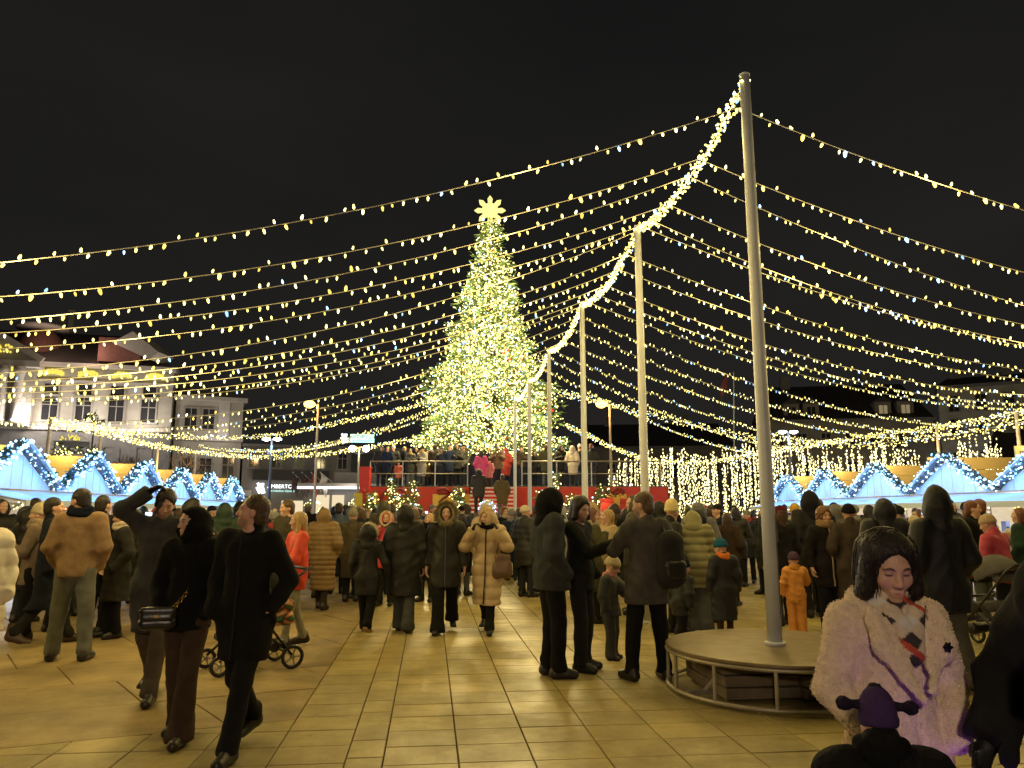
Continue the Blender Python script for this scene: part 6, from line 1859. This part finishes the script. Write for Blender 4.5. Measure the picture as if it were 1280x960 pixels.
# strollers
def stroller(loc, rz, lb, cloth, patch=None):
    e = empty('stroller', loc, rz, lb, 'stroller', 'strollers in the crowd')
    m = MB()
    for s in (-1, 1):
        x = s * .25
        m.tube([(x, .50, 1.02), (x, .40, .95), (x, -.02, .45), (x, -.38, .14)], .014, 8)
        m.tube([(x, .36, .14), (x, .05, .52), (x, -.12, .62)], .014, 8)
        m.tube([(x, -.02, .45), (x, .3, .2)], .010, 6)
    m.tube([(-.25, .50, 1.02), (.25, .50, 1.02)], .018, 8); m.tube([(-.25, .36, .14), (.25, .36, .14)], .010, 6); m.tube([(-.25, -.12, .62), (.25, -.12, .62)], .016, 8)
    m.build('frame', M_black, e, smooth=True)
    for sx in (-1, 1):
        for y, r in ((-.38, .105), (.36, .125)):
            w = empty('wheel', (sx * .27, y, r)); w.parent = e
            m = MB(); m.tube([(0, math.cos(t * .3927) * (r - .02), math.sin(t * .3927) * (r - .02)) for t in range(16)], .02, 8, closed=True); m.build('tyre', M_black, w, smooth=True)
            m = MB()
            for t in range(5): m.bar((0, 0, 0), (0, math.cos(t * 1.2566) * (r - .03), math.sin(t * 1.2566) * (r - .03)), .012, .016, up=(1, 0, 0))
            m.tube([(-.025, 0, 0), (.025, 0, 0)], .022, 8); m.build('rim', M_ring, w)
    soft('seat', [((-.16, -.15, .48), (.16, -.15, .48), .07, .07, .03), ((-.16, .10, .52), (.16, .10, .52), .07, .07, .05), ((-.15, .22, .86), (.15, .22, .86), .06, .06, .06), ((-.15, -.3, .34), (.15, -.3, .34), .05, .05, .05)], .018, cloth, e, .004)
    f = Field(grid(-.34, .34, .018), grid(-.45, .45, .018), grid(.55, 1.25, .018))
    f.ell((0, .12, .86), (.26, .30, .26), .01); f.ell((0, .06, .80), (.235, .33, .235), .01, None, 'cut'); f.plane((0, 0, .78), (0, .45, -.9)); f.ripple(.003, 4)
    V, Q = f.mesh(); link(bpy.data.objects.new('canopy', np_mesh('canopy', V, Q, [cloth])), e)
    soft('basket', [((-.17, -.12, .24), (.17, -.12, .24), .07, .07, .03), ((-.17, .2, .24), (.17, .2, .24), .07, .07, .06)], .02, M_black, e, .006)
    if patch:
        f = Field(grid(-.40, -.02, .012), grid(.18, .60, .012), grid(.36, .76, .012))
        f.cap((-.2, .30, .46), (-.2, .46, .46), .075, .075, .03); f.cap((-.2, .30, .60), (-.2, .46, .60), .065, .065, .06); f.ripple(.004, 3); f.crease(.007, 3)
        V, Q = f.mesh(); k1 = np.sin(V[:, 1] * 43 + 3 * np.sin(V[:, 2] * 31)) + np.sin(V[:, 2] * 57 + V[:, 0] * 22)
        col = np.tile(np.array((.03, .035, .03)), (len(V), 1)); col[k1 > .1] = (.55, .11, .03); col[k1 > .9] = (.62, .42, .25); col[k1 < -1.1] = (.05, .16, .06)
        link(bpy.data.objects.new('hanging_bag', np_mesh('hanging_bag', V, Q, [patch], col)), e)
    return e
M_patch = mat('bright printed bag', (.5, .12, .03), rough=.6, vary=.2, scale=9, attr='Col')
g = G(312, 836); stroller((g.x, g.y, 0), math.radians(-55), 'black stroller with a bright printed bag pushed by the red jacket girl', mat('black stroller cloth', (.016, .016, .017), rough=.8, vary=.2), M_patch)
g = G(1243, 812); stroller((g.x, g.y, 0), math.radians(205), 'grey stroller with its canopy up beside the tall black hood', M_tex)

# ---- finery of the woman in the teddy coat: checked scarf, brooch
B, b = BODIES[pink_woman.name]
f = Field(grid(-.17, .17, .007), grid(-.26, .14, .007), grid(1.22, 1.62, .007))
nk = np.array(B.neck) + np.array((0, -.012, -.022))
for k in range(14):
    a0, a1 = k * 2 * math.pi / 14, (k + 1) * 2 * math.pi / 14
    for dz, r in ((-.01, .088), (.035, .082), (.07, .074)):
        f.cap(nk + (math.cos(a0) * r, math.sin(a0) * r, dz - .02 * math.sin(a0) * -1), nk + (math.cos(a1) * r, math.sin(a1) * r, dz + .02 * math.sin(a1)), .028, .028, .010)
for q in (1, -1): f.cap((q * .055, -.115, 1.47), (q * .008, -.165, 1.32), .036, .030, .012, .6)
f.cap((0, -.14, 1.38), (.003, -.165, 1.30), .033, .026, .02, .6)
f.ripple(.003, 3); f.crease(.006, 4)
V, Q = f.mesh()
u = V[:, 0] * .8 + V[:, 2]; v = -V[:, 0] * .8 + V[:, 2]
cu, cv = np.floor((u - 1.32) / .075).astype(int), np.floor((v - 1.34) / .075).astype(int)
col = np.tile(np.array((.62, .50, .37)), (len(V), 1))
col[(cu + cv) % 2 == 0] = (.045, .032, .034)
col[(cu % 3 == 1) & (cv % 2 == 1)] = (.62, .58, .55)
col[np.abs((u - 1.32) / .225 - np.round((u - 1.32) / .225)) < .07] = (.48, .07, .035)
o = bpy.data.objects.new('scarf', np_mesh('scarf', V, Q, [mat('checked scarf', (.5, .5, .5), rough=1, attr='Col', vary=.12, scale=50, bump=.4, bscale=200)], col)); link(o, b)
coat = [c for c in b.children if c.name.startswith('coat')][0]
cv_ = np.array([v.co for v in coat.data.vertices])
def front_of(x, z):
    sel = cv_[(np.abs(cv_[:, 0] - x) < .02) & (np.abs(cv_[:, 2] - z) < .02)]
    return float(sel[:, 1].min())
# loose strands over the bob, tufts over the fleece
rh = random.Random(4); m = MB()
for k in range(190):
    a = rh.uniform(.62, 2 * math.pi - .62)          # 0 is the face side
    lift = rh.choice((0, 0, .004, .012)); zb = rh.uniform(-.125, -.07); pts = []
    for t in [i / 8 for i in range(9)]:
        if t < .45:
            u_ = t / .45 * math.pi / 2; rx = math.sin(u_); zz = .046 + .094 * math.cos(u_)
        else: rx = 1.0 + .06 * (t - .45); zz = .046 + (zb - .046) * (t - .45) / .55
        aa = a + .12 * math.sin(t * 5 + k)
        pts.append(B.H(((.096 + lift) * rx * math.sin(aa) * (1.04 if abs(math.sin(aa)) > .6 else 1), .022 - (.108 + lift) * rx * math.cos(aa) * .95, zz + lift)))
    m.tube(pts, [.0019] * 7 + [.0014, .0006], 4, caps=False)
o = m.build('loose_hair', FAB['hair'], b, smooth=True); o.color = (.02, .012, .010, 1); o['kind'] = 'stuff'
nrm = np.array([v.normal for v in coat.data.vertices]); m = MB()
for k in range(14000):
    i = rh.randrange(len(cv_))
    if cv_[i][2] < .55: continue
    p = Vector(cv_[i]); d = (Vector(nrm[i]) + Vector((rh.uniform(-.9, .9), rh.uniform(-.9, .9), rh.uniform(-.9, .9)))).normalized()
    s_ = d.orthogonal().normalized() * .0042; t_ = d.cross(s_)
    p = p + Vector((rh.uniform(-1, 1), rh.uniform(-1, 1), rh.uniform(-1, 1))) * .004
    m.add([p + s_, p - s_ * .5 + t_ * .86, p - s_ * .5 - t_ * .86, p + d * rh.uniform(.0025, .006)], [(0, 1, 3), (1, 2, 3), (2, 0, 3)])
o = m.build('fleece', FAB['teddy'], coat); o.color = coat.color; o['kind'] = 'stuff'
bx, bz = .125, 1.345
m = MB(); y0 = front_of(bx, bz) - .006
m.lathe([(.004, -.006), (.016, -.004), (.018, 0), (.012, .006), (.003, .008)], 12)
for k in range(6): m.lathe([(.001, -.004), (.006, 0), (.001, .005)], 6, (math.cos(k) * .017, math.sin(k) * .017, .002))
o = m.build('brooch', mat('dark brooch', (.02, .02, .025), rough=.15, metal=.6), b); o.location = (bx, y0, bz); o.rotation_euler = (math.pi / 2, 0, 0)
# pompoms on the toddler's hat
B, b = BODIES[hat_child.name]
hat = [c for c in b.children if c.name.startswith('knit_hat')][0]
for q, dz, dx in ((1, .105, .155), (-1, .105, .155), (0, .178, 0)):
    c = B.H((q * dx, .016, dz)); a = B.H((q * .07, .016, dz - (.0 if q else .05)))
    f = Field(grid(min(a[0], c[0]) - .07, max(a[0], c[0]) + .07, .008), grid(c[1] - .07, c[1] + .07, .008), grid(min(a[2], c[2]) - .07, c[2] + .07, .008))
    f.ell(c, (.036, .036, .034), .01); f.fluff(.005, 3, 170); f.cap(a, c, .026, .013, .01)
    V, Q = f.mesh(); o = bpy.data.objects.new('pompom', np_mesh('pompom', V, Q, [FAB['fur']])); o.color = (.018, .012, .03, 1); link(o, hat)
# assumed toy, out of view, added so a purple glow falls on the pale coat
e = empty('assumed_light_toy', (1.36, 2.5, .58), 0, 'assumed purple glowing toy, out of view beside the toddler in purple hat', 'toy')
m = MB(); m.lathe([(.004, -.05), (.035, -.03), (.045, 0), (.035, .03), (.004, .05)], 14); m.build('globe', glow('purple glow', (.45, .12, 1.0), 5), e, smooth=True)
m = MB(); m.tube([(0, 0, -.16), (0, 0, -.045)], .014, 8); m.build('handle', M_black, e)
lamp('assumed_toy_light', e.location + Vector((.05, .07, .0)), 1.4, (.40, .10, 1.0), .06)  # added lamp that casts the purple tint on the coat
# ================================================================ the crowd behind: a few dozen kinds of figure, each one its own object
rc2 = random.Random(97)
KINDS = []
def kind(word, P, z0=-40.0):
    P = dict(P); P.setdefault('res', .024); P.setdefault('hres', .0115)
    b = person(P, (0, z0), 0)
    KINDS.append((word, b, P))
def cc(hem, fab='wool', th=.018, **k): return dict({'col': (.02, .02, .02), 'hem': hem, 'fab': fab, 'thick': th}, **k)
kind('bare headed person', {'hair': 'short', 'coat': cc(.60), 'armL': 'pocket', 'armR': 'pocket', 'head': (20, 0, 0)})
kind('bare headed person', {'hair': 'short', 'coat': cc(.84, 'puff', .022), 'armL': 'front', 'armR': 'pocket', 'head': (-30, 4, 0), 'h': 1.82})
kind('hooded person', {'hw': 'hood', 'coat': cc(.5, 'puff', .03), 'armL': 'pocket', 'armR': 'pocket'})
kind('hooded person', {'hw': 'hood', 'coat': cc(.7, 'puff', .025), 'armL': 'front', 'armR': 'front', 'head': (25, 5, 0), 'h': 1.8})
kind('person in knit hat', {'hw': 'beanie', 'coat': cc(.6, 'puff', .028, quilt=.12), 'armL': 'pocket', 'armR': 'pocket', 'head': (-15, 0, 0)})
kind('person in knit hat', {'hw': 'slouch', 'coat': cc(.45), 'scarf': (.2, .15, .12), 'armL': 'front', 'armR': 'pocket', 'head': (30, 0, 0), 'h': 1.68})
kind('person in bobble hat', {'hw': 'pom', 'coat': cc(.6, 'puff', .03), 'scarf': (.3, .28, .26), 'armL': 'pocket', 'armR': 'pocket', 'h': 1.64})
kind('long haired woman', {'hair': 'longback', 'coat': cc(.5), 'armL': 'pocket', 'armR': 'pocket', 'head': (20, -4, 0), 'h': 1.68})
kind('long haired woman', {'hair': 'long', 'coat': cc(.62, 'puff', .022), 'scarf': (.25, .2, .16), 'armL': 'front', 'armR': 'front', 'h': 1.66})
kind('fur hooded person', {'hw': 'furhood', 'hair': 'short', 'coat': cc(.55, 'puff', .03), 'furcol': (.3, .24, .16), 'furn': 220, 'armL': 'pocket', 'armR': 'pocket', 'h': 1.7})
kind('capped person', {'hw': 'cap', 'hair': 'short', 'coat': cc(.8, 'wool', .02), 'armL': 'pocket', 'armR': 'pocket', 'h': 1.8})
kind('bob haired woman', {'hair': 'bob', 'coat': cc(.48), 'scarf': (.3, .1, .1), 'armL': 'pocket', 'armR': 'strap', 'head': (-25, 0, 0), 'h': 1.66})
kind('person filming', {'hw': 'beanie', 'coat': cc(.66, 'puff', .025), 'armL': 'phone', 'armR': 'phone', 'handL': .9, 'handR': .9, 'handres': .011, 'head': (0, -6, 0), 'h': 1.76})
kind('small child', {'hw': 'pom', 'headscale': 1.35, 'coat': cc(.6, 'puff', .04), 'armL': 'pocket', 'armR': 'pocket', 'h': 1.15})
COLS = {'black': (.008, .008, .009), 'dark navy': (.010, .013, .025), 'charcoal': (.024, .024, .026), 'navy blue': (.016, .024, .055), 'dark brown': (.045, .03, .02), 'olive': (.06, .058, .032),
        'grey': (.10, .10, .10), 'brown': (.13, .08, .045), 'beige': (.36, .27, .17), 'burgundy': (.11, .015, .022), 'dark green': (.018, .04, .026), 'rust': (.28, .09, .03), 'red': (.45, .05, .04),
        'pale grey': (.33, .32, .31), 'cream': (.52, .45, .34), 'pink': (.5, .12, .2)}
CW = ['black'] * 10 + ['dark navy'] * 6 + ['charcoal'] * 6 + ['navy blue'] * 3 + ['dark brown'] * 4 + ['olive'] * 3 + ['grey'] * 3 + ['brown'] * 2 + ['beige'] * 2 + ['burgundy', 'dark green', 'rust', 'red', 'pale grey', 'cream']
HATS = {'black': (.012, .012, .013), 'white': (.6, .56, .5), 'grey': (.2, .2, .2), 'red': (.42, .04, .04), 'mustard': (.45, .28, .05), 'navy': (.015, .02, .05), 'cream': (.55, .47, .35), 'teal': (.03, .14, .16)}
HAIRS = {'dark': DHAIR, 'brown': BHAIR, 'fair': (.34, .22, .10), 'auburn': (.14, .05, .025)}
used = {}; taken_label = set()
def dress(root, word, P):
    c = rc2.choice(CW); hat = rc2.choice(['black'] * 6 + ['grey'] * 4 + ['navy'] * 4 + ['white', 'cream', 'cream', 'white', 'red', 'mustard', 'teal']); hr = rc2.choice(['dark', 'dark', 'brown', 'brown', 'fair', 'auburn']); tr = rc2.choice([(.012, .012, .013), (.03, .034, .042), (.02, .022, .03), (.05, .045, .04), (.09, .10, .115)])
    for ch in root.children:
        n = ch.name.split('.')[0]
        if n in ('coat', 'hood'): ch.color = (*COLS[c], 1)
        elif n in ('knit_hat', 'cap'):
            ch.color = (*HATS[hat], 1)
            for g in ch.children: g.color = (*HATS[rc2.choice(list(HATS))], 1)
        elif n == 'hair': ch.color = (*HAIRS[hr], 1)
        elif n == 'trousers': ch.color = (*tr, 1)
        elif n == 'scarf': ch.color = (*rc2.choice([(.3, .05, .05), (.35, .3, .25), (.03, .03, .035), (.2, .2, .22), (.4, .3, .12)]), 1)
    w = word
    if 'knit hat' in w or 'bobble hat' in w: w = 'person, %s %s,' % (hat, 'bobble hat' if 'bobble' in w else 'knit hat')
    elif 'long haired' in w or 'bob haired' in w or 'bare headed' in w: w = '%s haired person' % hr if 'bare' in w else w.replace('long haired', hr + ' long haired').replace('bob haired', hr + ' bob haired')
    elif w == 'capped person': w = 'person in %s cap' % hat
    elif w == 'small child': w = 'small child, %s bobble hat,' % hat
    elif w == 'person filming': w = 'person filming'
    return w, c, P['coat']
def where(px, d):
    best = None
    for o, w in MARKS:
        q = (o.x / o.y) * 961 + 640
        e = abs(q - px) + (0 if o.y < d else 60)
        if best is None or e < best[0]: best = (e, w)
    return best[1]
MARKS = []
for o, w in ((tan_man, 'tan jacket'), (raise_man, 'raised arm'), (black_man, 'striding black coat'), (red_girl, 'red jacket girl'), (brown_puffer, 'long brown puffer'), (grey_beanie, 'pale grey knit hat'), (hood_child, 'white furred child'),
             (hood_back, 'long hooded coat'), (furhood_woman, 'big fur hood'), (beige_woman, 'beige puffer coat'), (long_black, 'quilted black coat'), (hood_man, 'slate jacket'), (phone_man, 'long haired man'),
             (grey_man, 'grey overcoat'), (yellow_beanie, 'pale yellow hat'), (olive_bend, 'olive puffer'), (orange_collar, 'orange scarf'), (burg_hat, 'burgundy hat'), (curly, 'curly haired woman'), (brown_coat, 'brown coat'),
             (big_navy, 'broad navy hood'), (tall_hood, 'tall black hood'), (red_sweater, 'crimson jacket'), (white_hat, 'white knit hat'), (beige_hat, 'beige knit hat')):
    MARKS.append((o.location, w))
placed = [(o.location.x, o.location.y) for o in COL.objects if o.name.split('.')[0] in ('person', 'stroller') and o.parent is None and o.location.y > 0] + [(PX, PY)] + mast_xy[1:]
HEROES_N = len(placed)
def free(x, y, r): return all((x - a) ** 2 + (y - b) ** 2 > r * r for a, b in placed)
def add_crowd(x, y, rot, wherew, group, k=None, z=0.0, tries=12, tall=None):
    i = rc2.randrange(len(KINDS)) if k is None else k
    word, proto, P = KINDS[i]
    o = proto if i not in used else copy_tree(proto)
    used[i] = True
    o.location = (x, y, z); o.rotation_euler = (0, 0, math.radians(rot))
    s = P.get('h', 1.75) / 1.75 * rc2.uniform(.95, 1.05); o.scale = (s * rc2.uniform(.97, 1.05), s, s)
    a = rot % 360
    view = 'facing us' if (a < 50 or a > 310) else ('from behind' if 125 < a < 235 else ('turned right' if a < 180 else 'turned left'))
    ht = P['coat']['hem']; cw = 'long coat' if ht < .55 else ('puffer' if P['coat']['fab'] == 'puff' else 'coat')
    for _ in range(60):
        w, c, _c2 = dress(o, word, P)
        lb = ' '.join((('%s %s %s, %s, %s' if w.endswith(',') else '%s in %s %s, %s, %s') % (w, c, cw, view, wherew)).split())
        if len(lb.replace(',', '').split()) > 16: lb = lb.replace('well beyond', 'beyond').replace('far beyond', 'beyond').replace('close behind', 'behind').replace('long coat', 'coat')
        if lb not in taken_label and len(lb.replace(',', '').split()) <= 16: break
    if len(lb.split()) > 16: print('LONG', lb)
    taken_label.add(lb)
    tag(o, lb, 'person', group)
    if i == 12:
        B, _ = BODIES[proto.name]
        q = (Vector(B.wri[1]) + Vector(B.wri[-1])) / 2 + Vector((0, -.06, .13))
        e = empty('phone', world_of(q, o), math.radians(rot), 'lit phone held up by the %s' % lb.split(',')[0], 'phone', 'phones held up in the crowd')
        m = MB(); m.box((0, 0, 0), (.16, .010, .085)); m.build('case', M_black, e)
        m = MB(); m.box((0, .0065, 0), (.15, .002, .076)); m.build('screen', M_screen, e)
        e['label'] = 'lit phone held up in %s sleeves, %s' % (c, wherew)
    placed.append((x, y))
    return o
n = 0
for band, (d0, d1, cnt, lo, hi, gap) in enumerate(((11.6, 14, 32, -20, 1300, .62), (14, 17.5, 60, -10, 1290, .62), (17.5, 22, 64, 0, 1280, .68), (22, 29, 46, 110, 1180, .75), (18, 28.1, 34, 425, 860, .6))):
    got = 0; tries = 0
    while got < cnt and tries < 4000:
        tries += 1
        d = rc2.uniform(d0, d1); px = rc2.uniform(lo, hi)
        x = (px - 640) / 961 * d * 1.02
        if not (-11.2 - .11 * (d - 20) < x < 12.4): continue
        if d < 14.6 and 425 < px < 690: continue              # the open aisle
        if d < 13.4 and 885 < px < 965: continue
        if d < 13 and 340 < px < 440: continue
        if d > 28.2 and 430 < px < 850: continue
        if not free(x, d, gap): continue
        r = rc2.random()
        rot = 180 + rc2.uniform(-55, 55) if r < .62 else (rc2.uniform(-45, 45) if r < .8 else rc2.choice((90, -90)) + rc2.uniform(-35, 35))
        depth = ('close behind the', 'behind the', 'well beyond the', 'far beyond the', 'out past the')[band]
        add_crowd(x, d, rot, '%s %s' % (depth, where(px, d)), 'crowd on the square')
        got += 1
# people on the stage and its stairs
for px, rot, k in ((478, 10, 2), (486, -15, 7), (493, 5, 4), (507, 170, 0), (514, 20, 8), (521, 0, 3), (529, -25, 5), (536, 12, 11), (545, 180, 1), (553, -10, 9), (562, 25, 0), (571, 5, 3), (580, -30, 10), (597, 10, 2), (612, 180, 0), (622, 0, 3), (632, 170, 2), (652, 10, 1), (668, -12, 7), (682, 160, 0), (700, 20, 3), (724, 0, 12), (738, 170, 1)):
    d = ST_Y + rc2.uniform(.6, 1.8)
    x = (px - 640) / 961 * d * 1.01
    nm = 'left' if px < 588 else 'right'
    marks = (('by the pillar', 490), ('above the lit firs', 510), ('mid railing', 535), ('near the tree trunk', 590), ('at the stair top', 640), ('behind the fifth mast', 672), ('behind the mast', 700), ('at the railing end', 760))
    mk = next(w for w, lim in marks if px < lim)
    add_crowd(x, d, rot, 'on the stage ' + mk, 'people on the stage', k, ST_Z + .012)
def special(k, px, d, z, rot, col, lb, group, scale=1.0):
    word, proto, P = KINDS[k]
    o = copy_tree(proto); s = P.get('h', 1.75) / 1.75 * scale
    o.location = ((px - 640) / 961 * d * 1.01, d, z); o.rotation_euler = (0, 0, math.radians(rot)); o.scale = (s, s, s)
    for ch in o.children:
        nn = ch.name.split('.')[0]
        if nn in ('coat', 'hood'): ch.color = (*col, 1)
        if nn in ('knit_hat', 'hair'): ch.color = (.03, .02, .02, 1)
    tag(o, lb, 'person', group)
special(2, 715, 33.4, ST_Z + .012, 150, (.55, .48, .38), 'person in long cream hooded coat on the stage, before the lit tree', 'people on the stage')
special(13, 500, 33.3, ST_Z + .012, 10, (.6, .14, .10), 'child in salmon jacket at the stage railing', 'people on the stage', .9)
def stair_z(y):
    k = int((ST_Y - .02 - y) / .28); return ST_Z - .05 - max(0, k) * (ST_Z - .05) / NST
yy = ST_Y - .02 - .28 * 1.5; special(7, 602, yy, stair_z(yy), 175, (.55, .08, .22), 'woman in bright pink jacket climbing the striped stairs', 'people on the stairs')
yy = ST_Y - .02 - .28 * 0.5; special(13, 612, yy, stair_z(yy), 170, (.5, .2, .25), 'child in dusty pink jacket at the top of the striped stairs', 'people on the stairs')
yy = ST_Y - .02 - .28 * 8.5; special(0, 628, yy, stair_z(yy), 180, (.09, .07, .035), 'person in olive brown coat on the lower striped stairs', 'people on the stairs')
yy = ST_Y - .02 - .28 * 7.5; special(3, 599, yy, stair_z(yy), 180, (.012, .012, .014), 'hooded person in black on the lower striped stairs', 'people on the stairs')
for i, (word, proto, P) in enumerate(KINDS):
    if i not in used:
        def drop(o):
            for ch in list(o.children): drop(ch)
            bpy.data.objects.remove(o)
        drop(proto)

q = at(609, 636, 17.5)
e = empty('lit_balloon', q, 0, 'round balloon wound with cold white lamps, held over the crowd', 'balloon')
m = MB(); m.lathe([(.01, -.19), (.1, -.16), (.175, -.07), (.19, .02), (.15, .12), (.07, .18), (.01, .19)], 16); m.build('skin', mat('balloon skin', (.5, .55, .7), rough=.15, vary=.05), e, smooth=True)
m = MB()
for k in range(60):
    t = k / 60; a = k * 2.2; z = -.17 + .34 * t; r = .2 * math.sqrt(max(0, 1 - (z / .195) ** 2))
    m.bulb((math.cos(a) * r, math.sin(a) * r, z), .012, .014, rc2.choice(COLD + [(.8, .6, 1.0)]))
o = m.build('bulbs', M_bluebulb, e); o['kind'] = 'stuff'
m = MB(); m.tube([(0, 0, -.85), (0, 0, -.18)], .008, 6); m.build('stick', M_white, e)
